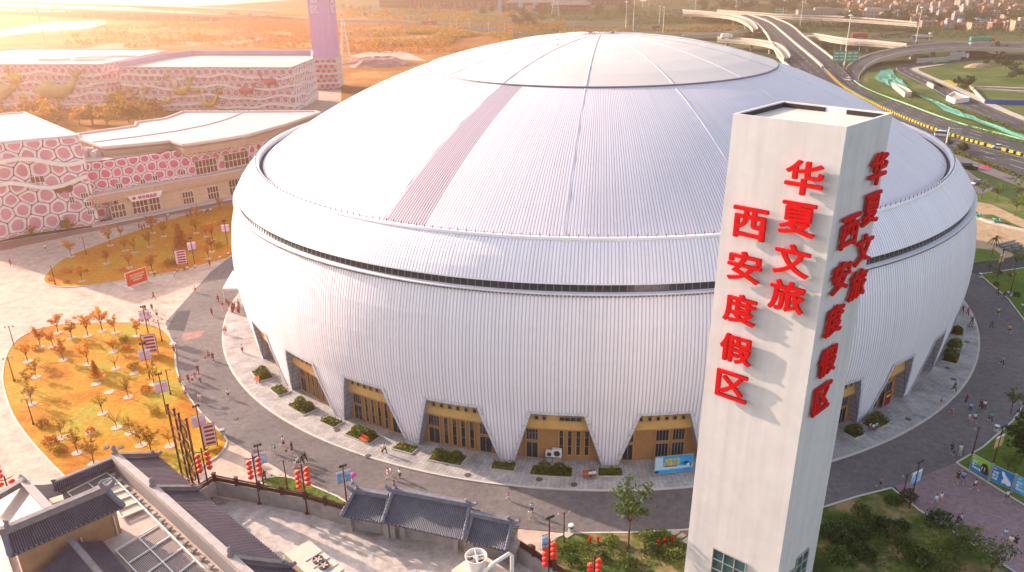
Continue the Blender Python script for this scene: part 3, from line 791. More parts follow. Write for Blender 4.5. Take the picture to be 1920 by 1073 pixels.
for i in range(nb):
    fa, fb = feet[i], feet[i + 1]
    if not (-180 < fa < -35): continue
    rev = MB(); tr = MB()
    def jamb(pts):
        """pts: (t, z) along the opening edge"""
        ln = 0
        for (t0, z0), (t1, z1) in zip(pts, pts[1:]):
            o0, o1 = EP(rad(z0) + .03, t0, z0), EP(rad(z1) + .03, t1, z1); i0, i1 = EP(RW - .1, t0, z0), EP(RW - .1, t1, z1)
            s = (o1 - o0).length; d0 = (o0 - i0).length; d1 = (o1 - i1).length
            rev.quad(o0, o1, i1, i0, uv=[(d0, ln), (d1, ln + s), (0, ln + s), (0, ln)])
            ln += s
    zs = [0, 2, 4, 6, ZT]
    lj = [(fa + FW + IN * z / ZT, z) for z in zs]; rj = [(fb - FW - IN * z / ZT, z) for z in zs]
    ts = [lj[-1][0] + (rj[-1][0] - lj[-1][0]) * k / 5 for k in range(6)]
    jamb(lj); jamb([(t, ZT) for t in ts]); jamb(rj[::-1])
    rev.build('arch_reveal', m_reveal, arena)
    w_ = .40
    path = lj + [(t, ZT) for t in ts[1:-1]] + rj[::-1]
    ln = 0
    for k, ((t0, z0), (t1, z1)) in enumerate(zip(path, path[1:])):
        p0, p1 = EP(rad(z0) + .04, t0, z0), EP(rad(z1) + .04, t1, z1)
        deg = 360 / (2 * math.pi * 66)
        if k < 4: q0, q1 = (t0 - w_ * 1.1 * deg, z0), (t1 - w_ * 1.1 * deg, z1 + (w_ if k == 3 else 0))
        elif k >= len(path) - 5: q0, q1 = (t0 + w_ * 1.1 * deg, z0 + (w_ if k == len(path) - 5 else 0)), (t1 + w_ * 1.1 * deg, z1)
        else: q0, q1 = (t0 - (w_ * 1.1 * deg if k == 4 else 0), z0 + w_), (t1 + (w_ * 1.1 * deg if k == len(path) - 6 else 0), z1 + w_)
        a0, a1 = EP(rad(q0[1]) + .10, *q0), EP(rad(q1[1]) + .10, *q1); b0, b1 = EP(rad(z0) + .10, t0, z0), EP(rad(z1) + .10, t1, z1)
        s = (p1 - p0).length
        tr.quad(b0, b1, a1, a0, uv=[(ln, 0), (ln + s, 0), (ln + s, .4), (ln, .4)]); tr.quad(p0, p1, b1, b0, uv=[(ln, 0), (ln + s, 0), (ln + s, .1), (ln, .1)])
        ln += s
    tr.build('arch_trim', m_trim, arena)

# ================================================================== THE WHITE SIGN TOWER
def MSTUCCO(name, c, drip=.10, sx=1.2):
    m = M(name, c, rough=.85, scale=.5, var=.05, bump=.06)
    t = m.node_tree; b = t.nodes['Principled BSDF']; N = t.nodes.new; L = t.links.new
    src = b.inputs['Base Color'].links[0].from_socket
    g = N('ShaderNodeNewGeometry'); mp = N('ShaderNodeMapping'); mp.inputs['Scale'].default_value = (sx, sx, .07)
    L(g.outputs['Position'], mp.inputs[0]); nz = N('ShaderNodeTexNoise'); nz.inputs['Scale'].default_value = 1; nz.inputs['Detail'].default_value = 6
    L(mp.outputs[0], nz.inputs['Vector']); mr = N('ShaderNodeMapRange'); mr.inputs[1].default_value = .3; mr.inputs[2].default_value = .6; mr.inputs[3].default_value = 1 - drip; mr.inputs[4].default_value = 1.02
    L(nz.outputs['Fac'], mr.inputs[0]); sc = N('ShaderNodeVectorMath'); sc.operation = 'SCALE'; L(src, sc.inputs[0]); L(mr.outputs[0], sc.inputs['Scale']); L(sc.outputs[0], b.inputs['Base Color'])
    return m
m_stucco = MSTUCCO('white_stucco', (.60, .565, .565))
m_red = M('red_letter_paint', (.60, .003, .006), rough=.7, var=.08, scale=.8, spec=.12)
m_redside = M('dark_red_letter_edge', (.30, .012, .016), rough=.5, var=.1, scale=.8)
m_roofc = M('stained_roof_screed', (.55, .46, .40), scale=.5, var=.2, c2=(.66, .58, .52))
m_bitu = M('black_bitumen', (.03, .025, .025), scale=2)
m_teal = MGLASS('teal_glass', (.035, .075, .085), .1, .5, .35)
m_alu = M('aluminium_frame', (.45, .45, .45), metal=.5, rough=.4)
TA, TB, TC, TD = Vector((17.84, 62.67, 0)), Vector((24.61, 56.90, 0)), Vector((30.31, 62.07, 0)), Vector((23.65, 68.34, 0))
TBASE = (Vector((17.48, 62.95, 0)), Vector((24.63, 56.86, 0)), Vector((30.33, 62.05, 0)), Vector((23.6, 68.5, 0)))
TH = 48.4
def sign_tower(name, label, corners, base, H, wall_m, letter_m, zsc, parapet=.5):
    tw = thing(name, label, 'tower', tuple((corners[0] + corners[2]) / 2))
    up = lambda p, z: Vector((p.x, p.y, z))
    mb = MB(); k = len(corners)
    for i in range(k):
        a, b = base[i], base[(i + 1) % k]; c, d = corners[(i + 1) % k], corners[i]
        mb.quad(up(a, -.1 + corners[0].z), up(b, -.1 + corners[0].z), up(c, H), up(d, H))
    mb.build('tower_wall', wall_m, tw)
    cen = sum(corners, Vector()) / 4
    ins = [p + (cen - p).normalized() * .27 for p in corners]
    mb = MB()
    for i in range(4):
        a, b, c, d = corners[i], corners[(i + 1) % 4], ins[(i + 1) % 4], ins[i]
        mb.quad(up(a, H), up(b, H), up(c, H), up(d, H)); mb.quad(up(d, H), up(c, H), up(c, H - parapet), up(d, H - parapet))
    mb.build('parapet', wall_m, tw)
    mb = MB(); mb.quad(*[up(p, H - parapet + .1) for p in ins]); mb.build('tower_roof', m_roofc, tw)
    return tw, ins
CHARS = [('华', 6.45, 44.25), ('夏', 6.42, 40.95), ('文', 6.38, 37.5), ('旅', 6.35, 34.33), ('西', 2.55, 39.8), ('安', 2.52, 35.97), ('度', 2.55, 32.1), ('假', 2.58, 28.25), ('区', 2.56, 24.57)]
CHARS_R = [('华', 6.1), ('夏', 6.1), ('文', 5.95), ('旅', 5.95), ('西', 2.68), ('安', 2.5), ('度', 2.56), ('假', 2.6), ('区', 2.62)]
tower, tin = sign_tower('sign_tower', 'tall white stucco tower with big red characters standing in front of the arena', (TA, TB, TC, TD), TBASE, TH, m_stucco, m_red, 1, .6)
glyph = {}
for ch, _, _ in CHARS:
    me = fit_mesh(text_mesh(ch, 3.0, .2, .03), 2.86, 2.64)
    bmg = bmesh.new()
    for k, (dx, dz) in enumerate(((0, 0), (.075, 0), (-.075, 0), (0, .03), (0, -.03))):   # thicken the strokes
        c_ = me.copy(); c_.transform(Matrix.Translation((dx, -.003 * k, dz))); bmg.from_mesh(c_); bpy.data.meshes.remove(c_)
    bmg.to_mesh(me); bmg.free(); glyph[ch] = me
def put_chars(parent, P, Q, lst, mat, zf=lambda z: z, sc=1.0, off=.42, post=True):
    x = (Q - P); x.z = 0; x.normalize(); nrm = Vector((x.y, -x.x, 0))
    for ch, u, z in lst:
        me = glyph[ch].copy()
        mw = face_matrix(P + x * u + nrm * off + Vector((0, 0, zf(z))), x) @ Matrix.Diagonal((sc, 1, sc, 1))
        o = place_mesh('sign_character', me, mat, mw, parent)
        o['label'] = 'character ' + ch
        if post:
            mb = MB()
            for du in (-1.1, 0, 1.1):
                for dz in (-.9, .9):
                    p = P + x * (u + du) + nrm * .0 + Vector((0, 0, z + dz)); mb.beam(p, p + nrm * off, .05)
            mb.build('stand_off', m_rail, o)
put_chars(tower, TA, TB, CHARS, m_red)
put_chars(tower, TB, TC, [(c, u, z) for (c, u), (_, _, z) in zip(CHARS_R, CHARS)], m_red, off=.30)
# bitumen strips left on the roof edge
up = lambda p, z: Vector((p.x, p.y, z))
for p, q, f0, f1 in ((tin[0], tin[3], .1, 1.0), (tin[3], tin[2], 0, .42), (tin[3], tin[2], .62, .98)):
    a, b = p.lerp(q, f0), p.lerp(q, f1); mb = MB(); mb.beam(up(a, TH - .30), up(b, TH - .30), .1, .36); mb.build('bitumen_flashing', m_bitu, tower)
def tower_window(P, Q, u0, u1, z0, z1, nv, nh, nm='window'):
    x = (Q - P); x.normalize(); nrm = Vector((x.y, -x.x, 0)); S = lambda u, z, o: P + x * u + nrm * o + Vector((0, 0, z))
    mb = MB(); mb.quad(S(u0, z0, .12), S(u1, z0, .12), S(u1, z1, .12), S(u0, z1, .12)); g = mb.build(nm, m_teal, tower)
    mb = MB()
    for k in range(nv + 1): u = u0 + (u1 - u0) * k / nv; mb.beam(S(u, z0, .14), S(u, z1, .14), .09, .1)
    for k in range(nh + 1): z = z0 + (z1 - z0) * k / nh; mb.beam(S(u0, z, .141), S(u1, z, .141), .095, .09)
    mb.build('window_frame', m_alu, g)
tower_window(TA, TB, 2.45, 5.85, 2.4, 6.05, 3, 3)
tower_window(TB, TC, 3.5, 5.7, 2.6, 6.2, 2, 3); tower_window(TB, TC, 2.3, 3.15, 2.6, 5.2, 1, 3)
# ================================================================== BUBBLE-CLAD BUILDINGS ON THE LEFT
m_bline = M('bubble_joint', (.36, .07, .03), scale=.5, var=.15)
m_bring = M('bubble_rim', (.80, .67, .66), rough=.45, scale=.3, var=.05)
def core_mat(name, c): return M(name, c, rough=.4, scale=.12, var=.16)
m_bubL = core_mat('large_bubble_face', (.62, .25, .31)); m_bubM = core_mat('small_bubble_face', (.58, .11, .22)); m_bubB = core_mat('far_bubble_face', (.60, .22, .32))  # warm flare glow put into the blue-purple of the faces, turning them pink
BSIZE = {'large_bubble_face': 2.15, 'small_bubble_face': 1.6, 'far_bubble_face': 1.95}
def bubbles(pts, z0, z1, core, parent, seed=1, uoff=0.0):
    """uneven honeycomb of raised cells on a wall: white rim, recessed coloured face"""
    rs = random.Random(seed); s = BSIZE[core.name]; runs = []; tot = 0
    for a, b in zip(pts, pts[1:]):
        l = math.hypot(b.x - a.x, b.y - a.y); x = Vector(((b.x - a.x) / l, (b.y - a.y) / l, 0)); runs.append((tot, tot + l, a, x, Vector((x.y, -x.x, 0)))); tot += l
    def W(u, z, o):
        for u0, u1, a, x, n in runs:
            if u <= u1 or u1 == tot:
                return Vector((a.x, a.y, 0)) + x * (u - u0) + n * o + Vector((0, 0, z))
    hx, hy = s * math.sqrt(3), s * 1.5; jit = {}
    def V(i, j, k):
        cx = (i + .5 * (j % 2)) * hx; cy = j * hy; a = math.pi / 6 + k * math.pi / 3
        x, y = cx + s * math.cos(a), cy + s * math.sin(a); key = (round(x / s * 4), round(y / s * 4))
        if key not in jit: jit[key] = (rs.uniform(-.21, .21) * s, rs.uniform(-.21, .21) * s)
        return x + jit[key][0], y + jit[key][1]
    mb = MB()
    for j in range(-1, int((z1 - z0) / hy) + 3):
        for i in range(-1, int(tot / hx) + 3):
            P = [V(i, j, k) for k in range(6)]
            P = [(min(max(u - hx * .3, .02), tot - .02), min(max(z0 - s * .4 + z, z0), z1)) for u, z in P]
            cx = sum(p[0] for p in P) / 6; cz = sum(p[1] for p in P) / 6
            ar = abs(sum(P[k][0] * P[(k + 1) % 6][1] - P[(k + 1) % 6][0] * P[k][1] for k in range(6))) / 2
            if ar < s * s * .25: continue
            R = []                                     # rounded outline, 12 points
            for k in range(6):
                p, q = P[k], P[(k + 1) % 6]
                R += [(p[0] * .90 + q[0] * .10, p[1] * .90 + q[1] * .10), (p[0] * .10 + q[0] * .90, p[1] * .10 + q[1] * .90)]
            lv = ((.965, .08), (.91, .42), (.76, .50), (.67, .24))
            R2 = [((R[k - 1][0] + R[k][0] * 2 + R[(k + 1) % 12][0]) / 4, (R[k - 1][1] + R[k][1] * 2 + R[(k + 1) % 12][1]) / 4) for k in range(12)]
            vs = [W(cx + (u - cx) * f, cz + (z - cz) * f, o) for i_, (f, o) in enumerate(lv) for u, z in (R if i_ < 2 else R2)] + [W(cx, cz, .34)]
            n = 12
            mb.add(vs, [(l * n + k, l * n + (k + 1) % n, (l + 1) * n + (k + 1) % n, (l + 1) * n + k) for l in range(3) for k in range(n)], mi=0)
            m = len(mb.v) - len(vs)
            for k in range(n): mb.f.append((m + 3 * n + k, m + 3 * n + (k + 1) % n, m + 4 * n)); mb.mi.append(1)
    return mb.build('bubble_cladding', [m_bring, core], parent)
m_wave = M('white_wave_band', (.80, .72, .66), rough=.6, scale=.3, var=.06)
m_wroof = M('cream_flat_roof', (.66, .52, .49), scale=.05, var=.06, rough=.8)
m_lilac = M('lilac_parapet', (.52, .36, .46), scale=.1, var=.08)
m_beige = MGRID('beige_stone_panels', (.62, .42, .28), (.42, .26, .17), 2.4, 1.2, .03)
m_peb = M('pebbledash_fascia', (.52, .33, .24), scale=2.5, var=.2)
m_brown = MGLASS('brown_window_glass', (.16, .045, .02), .2)
m_wfr = M('white_window_frame', (.72, .66, .60), scale=1, var=.05)

def wall_run(pts, z0, z1, name, mat, parent, u0=0.0, closed=False):
    mb = MB(); u = u0; n = len(pts)
    for i in range(n if closed else n - 1):
        a, b = pts[i], pts[(i + 1) % n]; l = math.hypot(b.x - a.x, b.y - a.y)
        mb.quad((a.x, a.y, z0), (b.x, b.y, z0), (b.x, b.y, z1), (a.x, a.y, z1), uv=[(u, z0), (u + l, z0), (u + l, z1), (u, z1)]); u += l
    if mat.name in BSIZE:
        o = mb.build(name, m_bline, parent)
        bubbles(list(pts) + ([pts[0]] if closed else []), max(z0, 0.2), z1 - .1, mat, parent, seed=int(abs(pts[0].x) * 10))
        return o
    return mb.build(name, mat, parent)
def wave_band(pts, z, amp, parent, out=.5, h=1.0, ph=0.0):
    """wavy white band running along a wall"""
    mb = MB(); u = 0; prev = None
    for a, b in zip(pts, pts[1:]):
        l = math.hypot(b.x - a.x, b.y - a.y); k = max(2, int(l / 2.5)); d = Vector((b.x - a.x, b.y - a.y, 0)).normalized(); nr = Vector((d.y, -d.x, 0))
        for i in range(k + 1):
            p = Vector((a.x, a.y, 0)).lerp(Vector((b.x, b.y, 0)), i / k) + nr * out
            p.z = z + amp * math.sin((u + l * i / k) * .16 + ph) + amp * .5 * math.sin((u + l * i / k) * .41 + ph * 2)
            if prev is not None: mb.beam(prev, p, .8, h)
            prev = p
        u += l
    return mb.build('wave_band', m_wave, parent)
def roof_slab(pts, z, parent, mat=m_wroof, ph=.6, pw=.5, pmat=None, thick=.3):
    mb = MB(); mb.prism(pts, z - thick, z); mb.build('roof', mat, parent)
    cen = sum(pts, Vector()) / len(pts); mb = MB(); n = len(pts)
    for i in range(n):
        a, b = pts[i], pts[(i + 1) % n]; mb.beam((a.x, a.y, z + ph / 2 - .06), (b.x, b.y, z + ph / 2 - .06), pw, ph + .1)
    mb.build('parapet', pmat or mat, parent)
def wall_panel(parent, P, Q, f0, f1, z0, z1, out=.55, nv=3, nh=1, glass=None, frame=None, name='window'):
    x = Vector((Q.x - P.x, Q.y - P.y, 0)); L_ = x.length; x.normalize(); nr = Vector((x.y, -x.x, 0))
    S = lambda u, z, o: Vector((P.x, P.y, 0)) + x * u + nr * o + Vector((0, 0, z)); u0, u1 = f0 * L_, f1 * L_
    mb = MB(); mb.quad(S(u0, z0, out), S(u1, z0, out), S(u1, z1, out), S(u0, z1, out)); g = mb.build(name, glass or m_brown, parent)
    mb = MB()
    for k in range(nv + 1): u = u0 + (u1 - u0) * k / nv; mb.beam(S(u, z0, out + .05), S(u, z1, out + .05), .10, .14)
    for k in range(nh + 1): z = z0 + (z1 - z0) * k / nh; mb.beam(S(u0, z, out + .051), S(u1, z, out + .051), .143, .16)
    mb.build('window_frame', frame or m_wfr, g)
    return g

# left block
ZL = 22.3
bl = thing('bubble_building', 'tall building with the largest pink bubble cells and flat cream roof at the left edge', 'building', tuple(G(100, 400)), group='bubble-clad buildings')
LB = [G(-120, 288, ZL), G(0, 268, ZL), G(146, 255, ZL), G(45, 212, ZL), G(-120, 224, ZL)]
wall_run(LB[:4], -.1, ZL, 'wall', m_bubL, bl); roof_slab(LB, ZL, bl, ph=.35)
for z, p in ((17.6, 0.3), (12.6, 1.2)): wave_band(LB[:3], z, 1.2, bl, .75, .9, p)
wall_panel(bl, LB[1], LB[2], .26, .44, 12.3, 13.9, nv=3); wall_panel(bl, LB[1], LB[2], .86, .96, 7.4, 8.6, nv=3)
wall_panel(bl, LB[1], LB[2], .88, .98, 5.2, 6.4, nv=3); wall_panel(bl, LB[1], LB[2], .90, .99, 3.0, 4.2, nv=3); wall_panel(bl, LB[1], LB[2], .70, .76, 6.4, 8.1, nv=2)
mb = MB()
for f in (.64, .76):
    p = LB[1].lerp(LB[2], f); mb.lathe([(.01, 0), (1.0, 0), (1.0, .5), (.01, .5)], (0, 0, 0), 12)
x = (LB[2] - LB[1]).normalized(); nr = Vector((x.y, -x.x, 0))
mb = MB()
for f in (.60, .72):
    p = LB[1].lerp(LB[2], f) + nr * .4; p.z = 10.2
    vs = [];
    for k in range(14):
        a = 2 * math.pi * k / 14; vs.append(p + x * (1.0 * math.cos(a)) + Vector((0, 0, math.sin(a))))
    q = [v + nr * .35 for v in vs]; n = 14
    mb.add(vs + q, [(k, (k + 1) % n, n + (k + 1) % n, n + k) for k in range(n)] + [tuple(range(n, 2 * n))])
mb.build('vent_fan', m_brown, bl)

# middle building with curved roof and the entrance wing
ZM = 15.0
bm = thing('bubble_building', 'long curved building with small magenta bubble cells above an entrance wing', 'building', tuple(G(320, 380)), group='bubble-clad buildings')
MW = [G(*p, ZM) for p in ((140, 307), (198, 300), (273, 289), (344, 279), (400, 270), (460, 259), (530, 240), (600, 217))]
wall_run(MW, -.1, ZM, 'wall', m_bubM, bm)
MR = [G(*p, 16.8) for p in ((150, 263), (193, 278), (319, 266), (343, 273), (400, 265), (460, 255), (530, 236), (600, 213), (590, 210), (460, 211), (343, 211), (322, 219), (307, 224), (256, 231), (253, 238), (146, 253))]
TERR = [Vector((p.x, p.y, 0)) for p in MW] + [Vector((p.x, p.y, 0)) for p in MR[7:9]] + [Vector((p.x, p.y, 0)) for p in MR[15:16]]
mb = MB(); mb.poly(TERR, ZM - .5); mb.build('terrace', m_wroof, bm)
mb = MB(); mb.prism(MR, ZM - .6, 16.5, top=False); mb.build('roof_side', m_beige, bm)
roof_slab(MR, 16.8, bm, ph=.5, thick=.9)
mb = MB()
CR = [G(*p, 16.85) for p in ((165, 268), (260, 256), (330, 246), (390, 234), (430, 222), (462, 208))]
for a, b in zip(CR, CR[1:]): mb.beam(a, b, .5, .35)
mb.build('roof_joint', m_lilac, bm)
for i, (a, b) in enumerate(((.15, .97), (1.04, 1.9))):
    pass
wall_panel(bm, MW[3], MW[4], .25, .98, 7.6, 11.4, nv=6, nh=2); wall_panel(bm, MW[4], MW[5], .22, .98, 7.9, 11.7, nv=6, nh=2)
wall_panel(bm, MW[2], MW[3], .80, .92, 8.3, 9.6, nv=2); wall_panel(bm, MW[1], MW[2], .72, .84, 7.6, 8.9, nv=2); wall_panel(bm, MW[1], MW[2], .10, .26, 7.5, 8.8, nv=3); wall_panel(bm, MW[2], MW[3], .05, .17, 8.0, 9.3, nv=2)
for k, (p, s, lab) in enumerate((((168, 291), (2.4, 2.0, 1.8), 'square'), ((160, 294), (1.6, 1.6, 2.2), 'round'), ((184, 292), (2.2, 1.6, 1.4), 'low'), ((176, 295), (1.4, 1.4, 1.2), 'small'))):
    c = G(*p, ZM - .5); mb = MB()
    if k == 1: mb.lathe([(.9, 0), (.95, 1.6), (.7, 2.1), (.1, 2.3)], (c.x, c.y, ZM - .5), 12)
    else: mb.box((c.x, c.y, ZM - .5 + s[2] / 2), s, .5); mb.lathe([(.5, 0), (.5, .25), (.1, .3)], (c.x, c.y, ZM - .5 + s[2]), 10)
    tag(mb.build('rooftop_unit', m_wroof), lab + ' air handling unit on the terrace between the two front bubble buildings', 'rooftop unit', 'rooftop units on the terrace')
W0, W1 = G(177, 421), G(452, 366)
wx = (W1 - W0).normalized(); wn_ = Vector((wx.y, -wx.x, 0)); WL = (W1 - W0).length
wing = thing('entrance_wing', 'low beige stone entrance wing with white doors below the magenta bubble wall', 'building', tuple(W0.lerp(W1, .5)))
WS = lambda u, o, z=0: W0 + wx * u + wn_ * o + Vector((0, 0, z))
wall_run([WS(6.5, -6), WS(6.5, 0), WS(WL + 8, 0)], -.1, 5.3, 'wall', m_beige, wing)
mb = MB(); mb.prism([WS(-1, -7), WS(-1, 1.0), WS(WL + 8, 1.0), WS(WL + 8, -7)], 5.2, 7.2); mb.build('fascia', m_peb, wing)
mb = MB(); mb.prism([WS(-1.2, -7), WS(-1.2, 1.15), WS(WL + 8, 1.15), WS(WL + 8, -7)], 7.2, 7.5); mb.build('cornice', m_wroof, wing)
mb = MB(); mb.prism([WS(-1, 0), WS(-1, 2.6), WS(WL + 8, 2.6), WS(WL + 8, 0)], -.1, .32); mb.build('step', m_wroof, wing)
mb = MB(); mb.prism([WS(.2, -6), WS(.2, .2), WS(1.4, .2), WS(1.4, -6)], 0, 5.2); mb.build('porch_wall', m_beige, wing)
for f0, f1, z1, nv in ((.115, .205, 3.9, 4), (.25, .35, 4.0, 4), (.36, .43, 4.0, 3), (.585, .66, 3.9, 4), (.76, .84, 4.0, 4), (.92, 1.06, 4.8, 6)):
    wall_panel(wing, W0, W1, f0, f1, .5, z1, nv=nv, nh=2, name='door', out=.12)
wall_panel(wing, WS(1.4, -3), WS(6.5, -3), .15, .9, .3, 4.2, nv=4, nh=2, name='door', out=.12)
s0 = WS(.245 * WL, .25); mb = MB()
for u0, u1, zz0, zz1, o in ((.245, .43, 4.15, 5.75, 1.15),):
    a, b = WS(u0 * WL, o, zz0), WS(u1 * WL, o, zz0); c, d = WS(u1 * WL + .8, o, zz1), WS(u0 * WL - .8, o, zz1)
    k = wn_ * .25; mb.add([a, b, c, d, a + k, b + k, c + k, d + k], [(4, 5, 6, 7), (0, 1, 5, 4), (1, 2, 6, 5), (2, 3, 7, 6), (3, 0, 4, 7)])
sg = tag(mb.build('shop_sign', M('white_sign_board', (.80, .74, .68), scale=1, var=.03)), 'white slanted shop sign above the doors of the beige entrance wing', 'sign')
me = fit_mesh(text_mesh('特许商品店', 1.0, .1, .02), 4.6, .95)
place_mesh('sign_lettering', me, M('magenta_lettering', (.55, .05, .25), scale=1), face_matrix(WS(.348 * WL, 1.48, 4.97), wx), sg)
me = fit_mesh(text_mesh('♥', 1.0, .1, .02), .9, .8)
place_mesh('sign_emblem', me, m_red, face_matrix(WS(.262 * WL, 1.48, 4.97), wx), sg)

# far right block with mermaids, and the pedestal of the far tower
ZB = 18.5
br = thing('bubble_building', 'far building with mermaid reliefs on its pink bubble wall below the lilac tower', 'building', tuple(G(380, 200)), group='bubble-clad buildings')
BR = [G(*p, ZB) for p in ((223, 127), (545, 128), (588, 111), (585, 104), (360, 104), (310, 110))]
wall_run(BR[:3], -.1, ZB, 'wall', m_bubB, br); wall_run([BR[5], BR[0]], -.1, ZB, 'end_wall', m_bubB, br); roof_slab(BR, ZB, br, ph=.5)
mb = MB()
for a, b in ((BR[2], BR[3]), (BR[3], BR[4]), (BR[4], BR[5]), (BR[5], BR[0])): mb.beam((a.x, a.y, ZB + 1.1), (b.x, b.y, ZB + 1.1), .8, 2.6)
mb.build('back_parapet', m_lilac, br)
for z, p in ((15, .2), (10.5, 1.0), (6.4, 2.0), (2.6, 2.8)): wave_band(BR[:3], z, .8, br, .5, .9, p)
for f0, f1, z0, z1 in ((.06, .10, 9.6, 11.4), (.21, .25, 9.6, 11.4), (.78, .82, 8.8, 11), (.56, .60, 3.2, 4.8), (.555, .595, 8.6, 10.2), (.55, .59, .6, 2.2)): wall_panel(br, BR[0], BR[1], f0, f1, z0, z1, nv=4, nh=2, out=.55)
pd = thing('tower_plinth', 'small bubble-clad plinth under the lilac tower', 'plinth', tuple(G(608, 166)))
PD = [G(*p, 15.0) for p in ((586, 112), (628, 110), (638, 104), (598, 104))]
wall_run(PD, -.1, 15, 'wall', m_bubM, pd, closed=True); roof_slab(PD, 15.0, pd, ph=.4)
for z, p in ((12.2, .2), (7.6, 1.0), (3.2, 2.0)): wave_band(PD[:3], z, .7, pd, .5, .9, p)
# far left block
ZF = 19.3
bf = thing('bubble_building', 'far building with whale reliefs on its pale bubble wall at the upper left', 'building', tuple(G(100, 200)), group='bubble-clad buildings')
BF = [G(*p, ZF) for p in ((-120, 124), (0, 122), (190, 122), (310, 97), (280, 94), (30, 93), (-120, 108))]
wall_run(BF[:4], -.1, ZF, 'wall', m_bubB, bf); roof_slab(BF, ZF, bf, ph=.5)
for z, p in ((15.6, .5), (11, 1.6), (6.6, 2.6), (2.8, .8)): wave_band(BF[:4], z, .8, bf, .5, .9, p)
for f in (.28, .48, .73): wall_panel(bf, BF[1], BF[2], f, f + .10, 1.6, 3.0, nv=5, out=.55)
mb = MB()
for f, g, l in ((.12, .4, 9), (.45, .6, 10), (.62, .4, 9), (.85, .7, 10)):
    c = BF[1].lerp(BF[2], f).lerp(BF[4], g * .7); mb.box((c.x, c.y, ZF + .5), (l * 1.6, 1.2, .8))
mb.build('roof_light', m_wave, bf)
mb = MB(); c = BR[0].lerp(BR[1], .02)
# lilac tower
m_lil = MSTUCCO('lilac_tower_paint', (.66, .38, .60), .05, .6)
m_wlet = M('white_letter_paint', (.82, .74, .78), scale=1, var=.03)
TP = [G(*p, 15.4) for p in ((587, 108), (627, 107), (637.5, 104), (599, 104))]
t2 = thing('sign_tower', 'distant lilac tower with white characters rising from the far bubble building', 'tower', (TP[0].x, TP[0].y, 15.2))
mb = MB()
for i in range(4):
    a, b = TP[i], TP[(i + 1) % 4]; mb.quad((a.x, a.y, 15.0), (b.x, b.y, 15.0), (b.x, b.y, 62), (a.x, a.y, 62))
mb.quad(*[(p.x, p.y, 62) for p in TP]); mb.build('tower_wall', m_lil, t2)
def on_wall(px, py, P, Q):
    d = AX_R * ((px - 960) / FPX) - AX_U * ((py - 536.5) / FPX) + AX_F; n = Vector((-(Q - P).y, (Q - P).x, 0))
    o = Vector((0, 0, CAM_H)); t = (Vector((P.x, P.y, 0)) - o).dot(n) / d.dot(n); X = o + d * t
    x = Vector((Q.x - P.x, Q.y - P.y, 0)); return (X - P).dot(x) / x.length, X.z
fc = [('区', 596, 79), ('假', 594, 61), ('度', 592.5, 43), ('安', 591, 24.5), ('西', 589.5, 6), ('旅', 608.5, 31), ('文', 607, 15), ('夏', 605.5, -2), ('华', 604, -18)]
put_chars(t2, TP[0], TP[1], [(c, *on_wall(x, y, TP[0], TP[1])) for c, x, y in fc], m_wlet, sc=1.32, off=.5, post=False)
w2 = (TP[2] - TP[1]).length
put_chars(t2, TP[1], TP[2], [(c, w2 * (.33 if k < 5 else .70), on_wall(x, y, TP[0], TP[1])[1]) for k, (c, x, y) in enumerate(fc)], m_wlet, sc=1.32, off=.5, post=False)
# terrace with a stair block in front of the far building
mb = MB(); mb.poly([G(*p) for p in ((466, 211), (509, 190), (560, 191), (590, 168), (640, 168), (640, 215), (560, 240), (480, 225))], .03); tag(mb.build('terrace', m_plaza), kind='structure')

